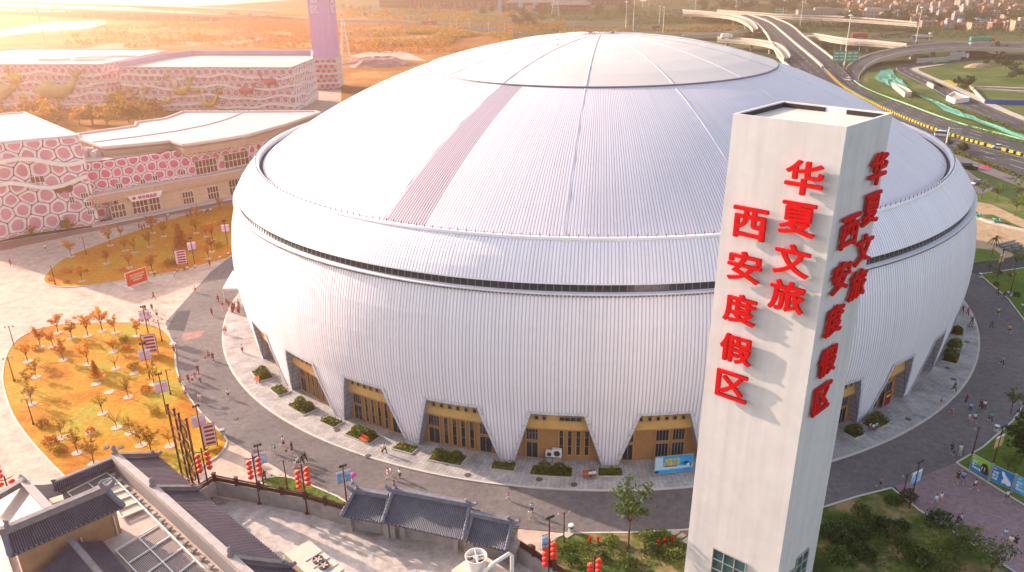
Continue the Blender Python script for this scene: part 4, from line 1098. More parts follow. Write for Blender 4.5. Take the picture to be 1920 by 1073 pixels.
# reliefs fixed on the far walls
m_gold_s = M('golden_relief', (.58, .36, .06), scale=.5, var=.15, rough=.5)
m_skin_s = M('pale_relief_skin', (.72, .52, .44), scale=.5, var=.05)
m_grey_s = M('brown_whale_relief', (.52, .38, .18), scale=.3, var=.1)
def relief_frame(P, Q, px, py):
    u, z = on_wall(px, py, P, Q); x = (Q - P); x.z = 0; x.normalize(); n = Vector((x.y, -x.x, 0)); o = Vector((P.x, P.y, 0)) + x * u + n * 1.2 + Vector((0, 0, z))
    return lambda a, b, c=0.0: o + x * a + Vector((0, 0, b)) + n * c
def mermaid(px, py, s, flip, hair, lab):
    F = relief_frame(BR[0], BR[1], px, py); f = lambda a, b, c=0.0: F(a * s * flip, b * s, c)
    t = thing('mermaid_relief', lab, 'relief', tuple(f(0, 0)), group='mermaid reliefs')
    mb = MB()
    mb.tube([f(0, 0), f(.35, .5), f(.45, 1.1), f(.25, 1.7), f(.1, 2.2)], [.50 * s, .42 * s, .55 * s, .55 * s, .18 * s], 8)
    mb.ball(f(.05, 2.75), (.45 * s, .45 * s, .5 * s), 8, 6)
    mb.tube([f(.1, 1.9), f(-.9, 2.0), f(-1.9, 2.7), f(-2.2, 2.8)], [.2 * s, .17 * s, .11 * s, .12 * s], 6)
    mb.tube([f(.2, 1.9), f(.5, 1.2), f(-.5, .5), f(-.8, .45)], [.2 * s, .16 * s, .11 * s, .12 * s], 6)
    mb.build('body', m_skin_s, t, smooth=True)
    mb = MB(); mb.tube([f(0, .2), f(.6, -.6), f(1.7, -.9), f(2.9, -.2), f(3.7, 1.1), f(4.1, 2.0)], [.55 * s, .75 * s, .68 * s, .48 * s, .28 * s, .16 * s], 8)
    for d in (-1, 1): mb.tube([f(4.05, 1.9), f(4.1 + d * .7, 2.7), f(4.2 + d * 1.3, 2.7 + d * .2)], [.16 * s, .36 * s, .05 * s], 5)
    mb.build('tail', m_gold_s, t, smooth=True)
    mb = MB()
    for k in range(6): mb.tube([f(.05, 3.05), f(-.5 - .25 * k, 3.3 - .1 * k), f(-.8 - .3 * k, 2.7 + .25 * math.sin(k * 2)), f(-1.0 - .3 * k, 2.2 + .2 * math.cos(k))], [.3 * s, .28 * s, .2 * s, .05 * s], 5)
    mb.build('hair', hair, t, smooth=True)
mermaid(330, 166, 1.9, 1, m_grey_s, 'mermaid relief with brown hair, uppermost of the three on the far bubble wall')
mermaid(384, 190, 1.7, 1, m_gold_s, 'mermaid relief lying almost flat with golden tail, lowest on the far bubble wall')
mermaid(272, 184, 1.6, -1, m_gold_s, 'mermaid relief facing right with golden hair at the left end of the far bubble wall')
def fish(P, Q, px, py, L_, hgt, flip, mat, lab, nm='whale_relief'):
    F = relief_frame(P, Q, px, py); f = lambda a, b, c=0.0: F(a * flip, b, c)
    t = thing(nm, lab, 'relief', tuple(f(0, 0)), group='sea animal reliefs')
    mb = MB(); k = L_ / 10
    mb.tube([f(-5 * k, -.2 * hgt), f(-4.2 * k, 0), f(-2 * k, .15 * hgt), f(1 * k, .05 * hgt), f(3.4 * k, .3 * hgt), f(4.8 * k, .9 * hgt)], [.1 * hgt, .42 * hgt, .55 * hgt, .45 * hgt, .2 * hgt, .07 * hgt], 9)
    mb.build('body', mat, t, smooth=True)
    mb = MB()
    for d in (-1, 1): mb.tube([f(4.7 * k, .85 * hgt), f((4.9 + .9 * d) * k, 1.25 * hgt), f((5 + 1.6 * d) * k, 1.3 * hgt)], [.06 * hgt, .16 * hgt, .03 * hgt], 5)
    mb.tube([f(-1.5 * k, -.2 * hgt, .6), f(-.6 * k, -.7 * hgt, 1.2), f(.4 * k, -.9 * hgt, 1.2)], [.12 * hgt, .14 * hgt, .03 * hgt], 5)
    mb.build('fins', mat, t, smooth=True)
fish(BF[1], BF[2], 112, 172, 20, 7, 1, m_grey_s, 'brown whale relief with raised tail on the far left bubble wall')
fish(BF[0], BF[1], 2, 172, 19, 7.5, 1, m_grey_s, 'whale relief cut by the left edge of the far bubble wall')
fish(BF[1], BF[2], 30, 150, 5, 4.5, -1, m_gold_s, 'yellow tropical fish relief above the whales', 'fish_relief')
fish(BR[0], BR[1], 466, 170, 7, 2.6, 1, M('reddish_relief', (.55, .16, .16), scale=.5), 'reddish dolphin relief on the right part of the far bubble wall', 'dolphin_relief')
fish(BR[0], BR[1], 505, 153, 7, 2.6, -1, MATS['reddish_relief'], 'reddish dolphin relief higher and farther right on the far bubble wall', 'dolphin_relief')
fish(BR[0], BR[1], 316, 190, 4, 2, 1, m_gold_s, 'small golden fish relief between the mermaids', 'fish_relief')
# ================================================================== GREY-TILED BUILDINGS AND THE COURTYARD
def hgt(P, py):
    """height above ground at which the point over P shows at picture row py"""
    lo, hi = 0.0, 90.0
    for _ in range(40):
        m = (lo + hi) / 2
        if PX((P.x, P.y, m))[1] > py: lo = m
        else: hi = m
    return lo
def MTILE(name, c, gap):
    m = bpy.data.materials.new(name); MATS[name] = m
    t, b = nodes_of(m); N = t.nodes.new; L = t.links.new
    b.inputs['Roughness'].default_value = .55; b.inputs['Specular IOR Level'].default_value = .35
    uv = N('ShaderNodeUVMap'); sp = N('ShaderNodeSeparateXYZ'); L(uv.outputs[0], sp.inputs[0])
    def tri(i):
        f = N('ShaderNodeMath'); f.operation = 'FRACT'; L(sp.outputs[i], f.inputs[0])
        d = N('ShaderNodeMath'); d.operation = 'SUBTRACT'; d.inputs[1].default_value = .5; L(f.outputs[0], d.inputs[0])
        a = N('ShaderNodeMath'); a.operation = 'ABSOLUTE'; L(d.outputs[0], a.inputs[0]); return a.outputs[0], f.outputs[0]
    au, _ = tri(0); av, fv = tri(1)
    mr = N('ShaderNodeMapRange'); mr.interpolation_type = 'SMOOTHSTEP'; mr.inputs[1].default_value = .10; mr.inputs[2].default_value = .42; mr.inputs[3].default_value = 1; mr.inputs[4].default_value = 0; L(au, mr.inputs[0])
    mv = N('ShaderNodeMapRange'); mv.inputs[1].default_value = 0; mv.inputs[2].default_value = .18; mv.inputs[3].default_value = .55; mv.inputs[4].default_value = 1; L(fv, mv.inputs[0])
    mu = N('ShaderNodeMath'); mu.operation = 'MULTIPLY'; L(mr.outputs[0], mu.inputs[0]); L(mv.outputs[0], mu.inputs[1])
    g = N('ShaderNodeNewGeometry'); nz = N('ShaderNodeTexNoise'); nz.inputs['Scale'].default_value = .8; nz.inputs['Detail'].default_value = 6; nz.inputs['Roughness'].default_value = .7; L(g.outputs['Position'], nz.inputs['Vector'])
    mx = N('ShaderNodeMix'); mx.data_type = 'RGBA'; mx.inputs[6].default_value = (*gap, 1); mx.inputs[7].default_value = (*c, 1); L(mu.outputs[0], mx.inputs[0])
    m1 = N('ShaderNodeMapRange'); m1.inputs[1].default_value = .3; m1.inputs[2].default_value = .7; m1.inputs[3].default_value = .7; m1.inputs[4].default_value = 1.35; L(nz.outputs['Fac'], m1.inputs[0])
    sc = N('ShaderNodeVectorMath'); sc.operation = 'SCALE'; L(mx.outputs[2], sc.inputs[0]); L(m1.outputs[0], sc.inputs['Scale']); L(sc.outputs[0], b.inputs['Base Color'])
    bp = N('ShaderNodeBump'); bp.inputs['Strength'].default_value = .9; bp.inputs['Distance'].default_value = .08; L(mu.outputs[0], bp.inputs['Height']); L(bp.outputs[0], b.inputs['Normal'])
    return m
m_tile = MTILE('blue_grey_roof_tile', (.14, .145, .19), (.035, .035, .05))
m_tilep = MTILE('plum_grey_roof_tile', (.12, .10, .14), (.03, .022, .034))
m_ridge = M('grey_ridge_masonry', (.22, .19, .20), scale=1.5, var=.2, bump=.2)
m_ridgeb = M('blue_grey_ridge', (.17, .17, .21), scale=1.5, var=.25, bump=.2)
m_mason = MGRID('grey_brick_parapet', (.30, .255, .25), (.20, .17, .165), .5, .22, .02, .85, .5)
m_plast = M('ochre_plaster', (.36, .20, .11), scale=.8, var=.15, rough=.9)
m_gconc = M('weathered_concrete_wall', (.36, .32, .30), scale=.5, var=.25, rough=.9, detail=8)
m_wpipe = M('white_painted_steel', (.74, .70, .66), scale=1, var=.04, rough=.5)
m_dkwood = M('dark_red_wood', (.09, .03, .022), scale=3, var=.3, rough=.6)
m_cream = M('cream_sheet', (.62, .48, .37), scale=.5, var=.1)
m_corr = MSHELL('corrugated_sheet', (.40, .31, .28), (.14, .09, .085), wid=.35, bump=.6, metal=0)

def tile_roof(parent, A, B, C, D, mat, name='roof', sag=.18, thick=.22, pu=.20, pv=.30, n=6, ends=True):
    """A, B along the ridge; D, C below them along the eave"""
    A, B, C, D = map(Vector, (A, B, C, D)); mb = MB(); lu = (B - A).length / pu; lv = (D - A).length / pv
    rows = []
    for k in range(n + 1):
        f = k / n; s = Vector((0, 0, -sag * 4 * f * (1 - f)))
        rows.append((A.lerp(D, f) + s, B.lerp(C, f) + s, f))
    for (a, b, f), (d, c, g) in zip(rows, rows[1:]):
        mb.quad(a, d, c, b, uv=[(0, f * lv), (0, g * lv), (lu, g * lv), (lu, f * lv)])
    dn = Vector((0, 0, -thick))
    mb.quad(D, D + dn, C + dn, C, uv=[(0, lv), (0, lv + .5), (lu, lv + .5), (lu, lv)])
    mb.quad(A + dn, B + dn, C + dn, D + dn, uv=[(0, 0), (lu, 0), (lu, lv), (0, lv)])
    for (a, b, f), (d, c, g) in zip(rows, rows[1:]):
        mb.quad(a, a + dn, d + dn, d, uv=[(.5, 0)] * 4); mb.quad(b, c, c + dn, b + dn, uv=[(.5, 0)] * 4)
    o = mb.build(name, mat, parent)
    if ends:                                            # round tile ends along the eave
        mb = MB(); k = int((C - D).length / .45)
        for i in range(k + 1):
            p = D.lerp(C, i / k) + Vector((0, 0, -.04)); mb.ball(p, (.13, .13, .13), 5, 4)
        mb.build('eave_tiles', m_ridgeb, o)
    return o
def ridge(parent, P, Q, h=.55, w_=.4, mat=None, horn=(True, True), name='ridge'):
    P, Q = Vector(P), Vector(Q); mb = MB(); up = Vector((0, 0, h / 2)); mb.beam(P + up, Q + up, w_, h); mb.beam(P + up * 2.1, Q + up * 2.1, w_ * 1.35, .12)
    d = (Q - P).normalized()
    for e, s, on in ((P, -1, horn[0]), (Q, 1, horn[1])):
        if on:
            mb.tube([e + up, e + d * s * .5 + up * 1.6, e + d * s * .85 + up * 2.6, e + d * s * .75 + up * 3.7], [w_ * .7, w_ * .62, w_ * .4, w_ * .1], 6)
            mb.tube([e - d * s * .3 + up * 2, e - d * s * .45 + up * 3.4, e - d * s * .2 + up * 4.2], [w_ * .5, w_ * .4, w_ * .08], 6)
    return mb.build(name, mat or m_ridgeb, parent)

# --- gate wall with three tiled roofs
gw = thing('gate_wall', 'grey gate wall with three blue-grey tiled roofs beside the courtyard', 'gate', tuple(G(780, 1010)))
seg = [((664, 923), (729, 934), (641, 967), (719, 981), 4.9, 3.15), ((736, 923), (881, 950), (717, 979), (868, 1012), 5.6, 3.35), ((886, 967), (960, 983), (872, 1014), (948, 1032), 4.9, 3.15)]
for i, (a, b, d, c, zr, ze) in enumerate(seg):
    A, B, Dd, Cc = G(*a, zr), G(*b, zr), G(*d, ze), G(*c, ze)
    dd = (Dd - A); back = Vector((-dd.x, -dd.y, dd.z))
    tile_roof(gw, A, B, Cc, Dd, m_tile)
    tile_roof(gw, B, A, A + back, B + back, m_tile, 'back_roof', ends=False)
    ridge(gw, A, B, .5, .4, horn=(i != 2, i != 0))
    for P, Q in ((A, Dd), (B, Cc)):
        mb = MB(); pts = [P + Vector((0, 0, .15)), P.lerp(Q, .35) + Vector((0, 0, -.02)), P.lerp(Q, .75) + Vector((0, 0, .0)), Q + Vector((0, 0, .16)), Q + (Q - P).normalized() * .4 + Vector((0, 0, .5))]
        mb.tube(pts, [.24, .22, .22, .26, .08], 6)
        for k in range(9): mb.ball(P.lerp(Q, k / 9) + Vector((0, 0, .22)), .16, 5, 4)
        mb.build('verge_ridge', m_ridgeb, gw)
    x = (B - A).normalized(); mid = (A + Dd) / 2
    w0 = A + dd * .25; w1 = B + dd * .25
    mb = MB(); th = Vector((x.y, -x.x, 0)) * .5
    p0, p1 = Vector((w0.x, w0.y, 0)) - x * (.6 if i == 0 else .1), Vector((w1.x, w1.y, 0)) + x * (.5 if i == 2 else .1)
    mb.prism([p0 - th * .2, p1 - th * .2, p1 - th * 1.8, p0 - th * 1.8], 0, ze + .5); mb.build('wall', m_gconc, gw)
    mb = MB()
    for f in (.04, .96) if i != 1 else (.03, .16, .84, .97):
        q = p0.lerp(p1, f); mb.box((q.x, q.y, ze / 2), (.6, .9, ze), math.atan2(x.y, x.x)); mb.box((q.x + th.x * .3, q.y + th.y * .3, ze - .35), (1.3, 1.3, .5), math.atan2(x.y, x.x))
    mb.build('pilaster', m_gconc, gw)

# --- courtyard wall with dark wooden rail
def court_wall(pts, lab):
    t = thing('courtyard_wall', lab, 'wall', tuple(pts[0]))
    mb = MB(); rl = MB()
    for a, b in zip(pts, pts[1:]):
        mb.beam(a + Vector((0, 0, 1.0)), b + Vector((0, 0, 1.0)), .3, 2.0)
        k = max(1, round((b - a).length / 3.4))
        for i in range(0 if a is pts[0] else 1, k + 1):
            p = a.lerp(b, i / k); rl.box((p.x, p.y, 2.5), (.34, .34, 1.1)); rl.box((p.x, p.y, 3.08), (.46, .46, .12))
        rl.beam(a + Vector((0, 0, 2.32)), b + Vector((0, 0, 2.32)), .08, .5); rl.beam(a + Vector((0, 0, 2.78)), b + Vector((0, 0, 2.78)), .16, .14)
    mb.build('wall', m_gconc, t); rl.build('railing', m_dkwood, t); return t
court_wall([G(372, 950), G(408, 927), G(576, 961), G(652, 985)], 'long weathered courtyard wall with dark wooden railing left of the gate wall')
court_wall([G(957, 1042), G(1000, 1070), G(1080, 1125)], 'short courtyard wall with dark wooden railing right of the gate wall')

# --- the big roof-scape at the lower left
bd = thing('tiled_building', 'large old-style building with long plum-grey tiled roof at the lower left', 'building', tuple(G(250, 1010)))
ZY = 4.9
rdg = [G(217, 858, 6.9), G(288, 919, 6.9), G(434, 1051, 6.9), G(560, 1165, 6.9)]
eav = [G(297, 856, 4.1), G(371, 919, 4.1), G(546, 1064, 4.1), G(690, 1180, 4.1)]
for i in range(3): tile_roof(bd, rdg[i], rdg[i + 1], eav[i + 1], eav[i], m_tilep, 'roof', sag=.1, pu=.34, pv=.42)
x = (rdg[2] - rdg[0]).normalized(); nl = Vector((-x.y, x.x, 0));  nl = nl if nl.x < 0 else -nl
mb = MB()
for i in range(3):
    a, b = rdg[i], rdg[i + 1]; l = (b - a).length
    p, q = a - nl * 0 + Vector((0, 0, .7)), b + Vector((0, 0, .7))
    mb.quad(a + nl * .35 + Vector((0, 0, .5)), b + nl * .35 + Vector((0, 0, .5)), b + nl * .35 + Vector((0, 0, ZY - 6.9)), a + nl * .35 + Vector((0, 0, ZY - 6.9)), uv=[(0, 2), (l, 2), (l, 0), (0, 0)])
mb.build('parapet_wall', m_mason, bd)
mb = MB()
for i in range(3): mb.beam(rdg[i] + Vector((0, 0, .3)) + nl * .05, rdg[i + 1] + Vector((0, 0, .3)) + nl * .05, .8, .6)
mb.build('coping', m_mason and M('pale_coping', (.42, .36, .34), scale=1.2, var=.15), bd)
for i in range(3):
    ridge(bd, rdg[i] + Vector((0, 0, .05)), eav[i].lerp(rdg[i], .05) + Vector((0, 0, .05)), .45, .42, m_ridge, (False, True), 'cross_ridge')
    mb = MB(); p = rdg[i] + Vector((0, 0, .5)); mb.lathe([(.34, 0), (.38, .3), (.22, .5), (.30, .8), (.1, 1.15)], tuple(p), 8); mb.build('finial', m_ridge, bd)
base = [eav[0].lerp(rdg[0], .25), eav[3].lerp(rdg[3], .25), G(-200, 1400, 0), G(-130, 1010, 0), G(45, 918, 4), G(105, 908, 4)]
mb = MB(); mb.prism([Vector((p.x, p.y, 0)) for p in base], 0, ZY - .75); mb.build('wall', m_plast, bd)
mb = MB(); mb.prism([Vector((p.x, p.y, 0)) for p in [rdg[0], rdg[3]] + base[2:]], ZY - .76, ZY); mb.build('roof_deck', M('dusty_roof_deck', (.46, .33, .27), scale=.6, var=.25, c2=(.60, .47, .40), detail=7), bd)
for k in range(15):
    mb = MB(); f = (k + .4) / 15; p = rdg[0].lerp(rdg[2], f) + nl * .9; mb.box((p.x, p.y, ZY + .35), (.55, .4, .3), math.atan2(x.y, x.x)); mb.box((p.x + nl.x * .1, p.y + nl.y * .1, ZY + .1), (.3, .3, .25), math.atan2(x.y, x.x)); mb.build('bracket', m_gconc, bd)
# parapet with tile coping at the back
b0, b1, b2 = G(100, 905, 6.6), G(217, 857, 6.6), G(48, 907, 6.9)
mb = MB(); mb.beam(b0 + Vector((0, 0, -.8)), b1 + Vector((0, 0, -.8)), .45, 1.9); mb.build('back_parapet', m_ridge, bd)
cen = Vector((.5, -1, 0)).normalized()
tile_roof(bd, b0 + Vector((0, 0, .1)), b1 + Vector((0, 0, .1)), b1 + cen * .8 + Vector((0, 0, -.5)), b0 + cen * .8 + Vector((0, 0, -.5)), m_tilep, 'coping_roof', sag=0, ends=False)
# gabled roof at the far left
g0, g1 = G(46, 908, 7.4), G(94, 960, 7.4); q0, q1 = G(103, 906, 5.6), G(140, 965, 5.6); e0, e1 = G(-22, 950, 5.6), G(20, 1015, 5.6)
tile_roof(bd, g0, g1, q1, q0, m_tilep, 'roof', ends=False)
tile_roof(bd, g1, g0, e0, e1, m_corr, 'sheet_roof', sag=0, ends=False, pu=.22, pv=5)
ridge(bd, g0, g1, .5, .6, M('pale_coping', (.42, .36, .34)), (True, False)); ridge(bd, q0, b0, .3, .3, m_ridge, (False, False)); ridge(bd, g0, G(-25, 950, 6.5), .6, .5, m_ridge, (False, False), 'verge_ridge')
mb = MB(); mb.prism([Vector((p.x, p.y, 0)) for p in (g0, q0, q1, g1, e1, e0)], ZY - .5, 5.5); mb.build('wall', m_plast, bd)
mb = MB(); c = G(108, 944, 6.4); mb.box((c.x, c.y, 6.5), (1.3, 1.1, .9), .6); tag(mb.build('vent_box', m_cream), 'cream vent box standing on the plum tiled roof behind the upper hall', 'vent box')
# the raised hall
h0, h1 = G(8, 1002, 10.0), G(201, 921, 10.0); he0, he1 = G(20, 1043, 8.0), G(231, 950, 8.0)
tile_roof(bd, h0, h1, he1, he0, m_tilep, 'hall_roof', sag=.15)
hb = (he0 - h0); bk = Vector((-hb.x, -hb.y, hb.z)) * .9
tile_roof(bd, h1, h0, h0 + bk, h1 + bk, m_tilep, 'hall_back_roof', ends=False)
ridge(bd, h0, h1, .7, .5, m_ridge)
for P, Q in ((h0, he0), (h1, he1)):
    mb = MB(); mb.tube([P + Vector((0, 0, .2)), P.lerp(Q, .5) + Vector((0, 0, .05)), Q + Vector((0, 0, .2)), Q + (Q - P).normalized() * .5 + Vector((0, 0, .55))], [.3, .28, .3, .1], 6); mb.build('verge_ridge', m_ridgeb, bd)
a, b = he0.lerp(h0, .22), he1.lerp(h1, .22); xx = (b - a).normalized(); c, d = b + bk * 1.3, a + bk * 1.3
mb = MB(); mb.prism([Vector((p.x, p.y, 0)) for p in (a + xx * .5, b - xx * .5, c - xx * .5, d + xx * .5)], ZY - .2, 8.05); mb.build('hall_wall', m_plast, bd)
mb = MB()
for p, z0, z1 in ((b - xx * .9, ZY, 7.4), (b - xx * 4.2, ZY, 6.6)):
    o_ = Vector((xx.y, -xx.x, 0)) * .15; mb.tube([Vector((p.x, p.y, z0)) + o_, Vector((p.x, p.y, z1)) + o_], .09, 6)
mb.build('drain_pipe', m_cream, bd)
# lower roof at the bottom edge
l0, l1 = G(133, 1014, 7.2), G(215, 1110, 7.2); r0, r1 = G(192, 1014, 5.7), G(285, 1125, 5.7); s0_, s1_ = G(66, 1078, 5.7), G(120, 1180, 5.7)
tile_roof(bd, l0, l1, r1, r0, m_tilep, 'lower_roof', ends=False); tile_roof(bd, l1, l0, s0_, s1_, m_tilep, 'lower_roof', ends=False)
mb = MB(); mb.tube([l0 + Vector((0, 0, .15)), l1 + Vector((0, 0, .15))], .32, 8); mb.build('ridge', m_ridge, bd)
mb = MB(); mb.prism([Vector((p.x, p.y, 0)) for p in (l0, r0, r1, l1, s1_, s0_)], ZY - .3, 5.6); mb.build('wall', m_plast, bd)
k0, k1, k2, k3 = G(-40, 1010, 5.2), G(4, 1012, 5.6), G(30, 1090, 5.6), G(-30, 1110, 5.2)
tile_roof(bd, k1, k2, k3, k0, m_corr, 'sheet_roof', sag=0, ends=False, pu=.3, pv=6)
# roof light frames and louvre panels
def frame_grid(name, lab, c, nu, nv, z=ZY + .3):
    """c: four pixels, c0-c1 along u, c3-c2 opposite"""
    P = [G(*p, z) for p in c]; t = thing(name, lab, 'roof light', tuple(P[0]))
    S = lambda u, v: P[0].lerp(P[1], u).lerp(P[3].lerp(P[2], u), v)
    mb = MB(); pn = MB()
    for i in range(nu + 1): mb.beam(S(i / nu, 0) + Vector((0, 0, .12)), S(i / nu, 1) + Vector((0, 0, .12)), .12, .16)
    for j in range(nv + 1): mb.beam(S(0, j / nv) + Vector((0, 0, .121)), S(1, j / nv) + Vector((0, 0, .121)), .125, .165)
    for i in range(nu):
        for j in range(nv):
            q = [S((i + a) / nu, (j + b) / nv) for a, b in ((.06, .06), (.94, .06), (.94, .94), (.06, .94))]
            ll = (q[1] - q[0]).length / .16; pn.quad(*q, uv=[(0, 0), (ll, 0), (ll, 1), (0, 1)])
    mb.build('frame', m_wpipe, t); pn.build('louvre_panel', m_corr if 'louvre' in lab else m_cream, t)
frame_grid('roof_light', 'row of cream sheet panels in white frames beside the upper hall roof', [(190, 903), (213, 897), (270, 955), (228, 973)], 1, 5)
frame_grid('roof_light', 'pair of louvre panels in white frames behind the upper hall roof', [(127, 925), (200, 888), (212, 897), (140, 938)], 2, 1)
frame_grid('roof_light', 'large field of grey louvre panels in white frames at the bottom edge', [(217, 1034), (299, 985), (392, 1076), (318, 1140)], 2, 4)
mb = MB(); mb.beam(G(213, 896, ZY + .55), G(392, 1075, ZY + .55), .14, .14); tag(mb.build('steel_beam', m_wpipe), 'long white steel beam running beside the parapet of the tiled building', 'beam')
# --- machines in the courtyard
ac = thing('hvac_unit', 'long cream box with two roof fans standing in the courtyard', 'air conditioner', tuple(G(590, 1060)))
zz = 2.6; q = [G(533, 1038, zz), G(580, 1013, zz), G(645, 1066, zz), G(600, 1100, zz)]
mb = MB(); mb.prism(q, .2, zz); mb.build('body', M('cream_metal', (.60, .52, .44), scale=.4, var=.08, rough=.6), ac)
S = lambda u, v, z=zz: q[0].lerp(q[3], u).lerp(q[1].lerp(q[2], u), v) + Vector((0, 0, z - zz))
mb = MB()
for u in (.4, .62, .84): mb.beam(S(u, .3, zz + .03), S(u, .98, zz + .03), .08, .06)
mb.build('seam', m_gconc, ac)
for u, v in ((.52, .62), (.70, .60)):
    p = S(u, v); mb = MB(); mb.lathe([(.55, 0), (.6, .22), (.52, .25), (.5, .08), (.01, .08)], tuple(p), 14); f = mb.build('fan', m_rail, ac)
    mb = MB()
    for k in range(5):
        a = k * 2 * math.pi / 5; mb.beam(p + Vector((.08 * math.cos(a), .08 * math.sin(a), .15)), p + Vector((.48 * math.cos(a), .48 * math.sin(a), .18)), .16, .03)
    mb.build('blade', m_cream, f)
ct = thing('cooling_tower', 'white round cooling tower fan on a square cream housing at the bottom edge', 'cooling tower', tuple(G(905, 1085)))
zz = 3.0; c = G(893, 1060, zz)
q = [G(846, 1069, zz), G(897, 1034, zz), G(975, 1085, zz), G(915, 1120, zz)]
mb = MB(); mb.prism(q, .2, zz); mb.build('housing', m_cream, ct)
mb = MB(); prof = [(1.0, 0), (1.02, .9), (1.15, 1.25), (1.05, 1.25), (.95, .9), (.93, .15)]
vs = []; fs = []; n = 24
for r_, z_ in prof:
    for k in range(n): vs.append((c.x + r_ * math.cos(2 * math.pi * k / n), c.y + r_ * math.sin(2 * math.pi * k / n), zz + z_))
for i in range(len(prof) - 1):
    for k in range(n): fs.append((i * n + k, i * n + (k + 1) % n, (i + 1) * n + (k + 1) % n, (i + 1) * n + k))
mb.add(vs, fs); mb.build('fan_cowl', m_wpipe, ct)
mb = MB(); mb.lathe([(.92, 0), (.92, .02)], (c.x, c.y, zz + .1), 20); mb.build('fan_well', m_bitu, ct)
mb = MB()
for k in range(4):
    a = k * math.pi / 2 + .4; mb.beam(c + Vector((0, 0, .7)), c + Vector((.93 * math.cos(a), .93 * math.sin(a), .7)), .34, .04)
mb.build('fan_blade', m_cream, ct)
mb = MB(); mb.lathe([(.24, 0), (.26, .5), (.16, .62)], (c.x, c.y, zz + .6), 10)
for a in (.2, 1.77): mb.beam(c + Vector((-1.05 * math.cos(a), -1.05 * math.sin(a), 1.22)), c + Vector((1.05 * math.cos(a), 1.05 * math.sin(a), 1.22)), .07, .07)
mb.build('motor', m_wpipe, ct)
pp = [G(905, 1075, 3.2), G(925, 1057, 4.2), G(955, 1038, 4.8), G(960, 1042, 4.4), G(960, 1075, 2.6), G(960, 1090, 1)]
mb = MB(); mb.tube(pp, .2, 10); tag(mb.build('bent_pipe', m_wpipe, None, smooth=True), 'thick white bent pipe beside the round cooling tower', 'pipe')
# ================================================================== TREES, SHRUBS, HEDGES
m_bark = M('grey_brown_bark', (.12, .075, .05), scale=3, var=.3, rough=.9)
m_barkr = M('reddish_bark', (.16, .06, .03), scale=3, var=.3, rough=.9)
LF_A = MLEAF('glow_amber_leaves', (.52, .14, .012), (.64, .30, .03), scale=.9, trans=.35)  # green foliage turned amber: the flare glow is painted into the leaf colour
LF_O = MLEAF('glow_olive_leaves', (.34, .17, .018), (.50, .29, .035), scale=.9, trans=.3)  # olive leaves with some of the warm glow painted into their colour
LF_G = MLEAF('green_leaves', (.045, .085, .02), (.13, .17, .045), scale=.8, trans=.3)
LF_D = MLEAF('dark_green_leaves', (.02, .045, .014), (.06, .10, .025), scale=.6, trans=.2)
LF_Y = MLEAF('fresh_green_leaves', (.12, .17, .03), (.22, .27, .07), scale=.8, trans=.35)
LF_H = MLEAF('hedge_leaves', (.09, .11, .018), (.20, .19, .04), scale=1.2, trans=.2)

def leaves(mb, rs, c, r, n, s, squash=1.0):
    """n leaf clumps scattered in a ball round c"""
    for _ in range(n):
        while True:
            p = Vector((rs.uniform(-1, 1), rs.uniform(-1, 1), rs.uniform(-1, 1)))
            if .15 < p.length < 1: break
        p = Vector((c[0] + p.x * r, c[1] + p.y * r, c[2] + p.z * r * squash))
        a = Vector((rs.gauss(0, 1), rs.gauss(0, 1), rs.gauss(0, .8))).normalized(); b = a.cross(Vector((rs.gauss(0, 1), rs.gauss(0, 1), rs.gauss(0, 1)))).normalized()
        k = s * rs.uniform(.6, 1.3); a = a * k; b = b * k * .7
        mb.add([p - a, p - b, p + a, p + b], [(0, 1, 2, 3)])

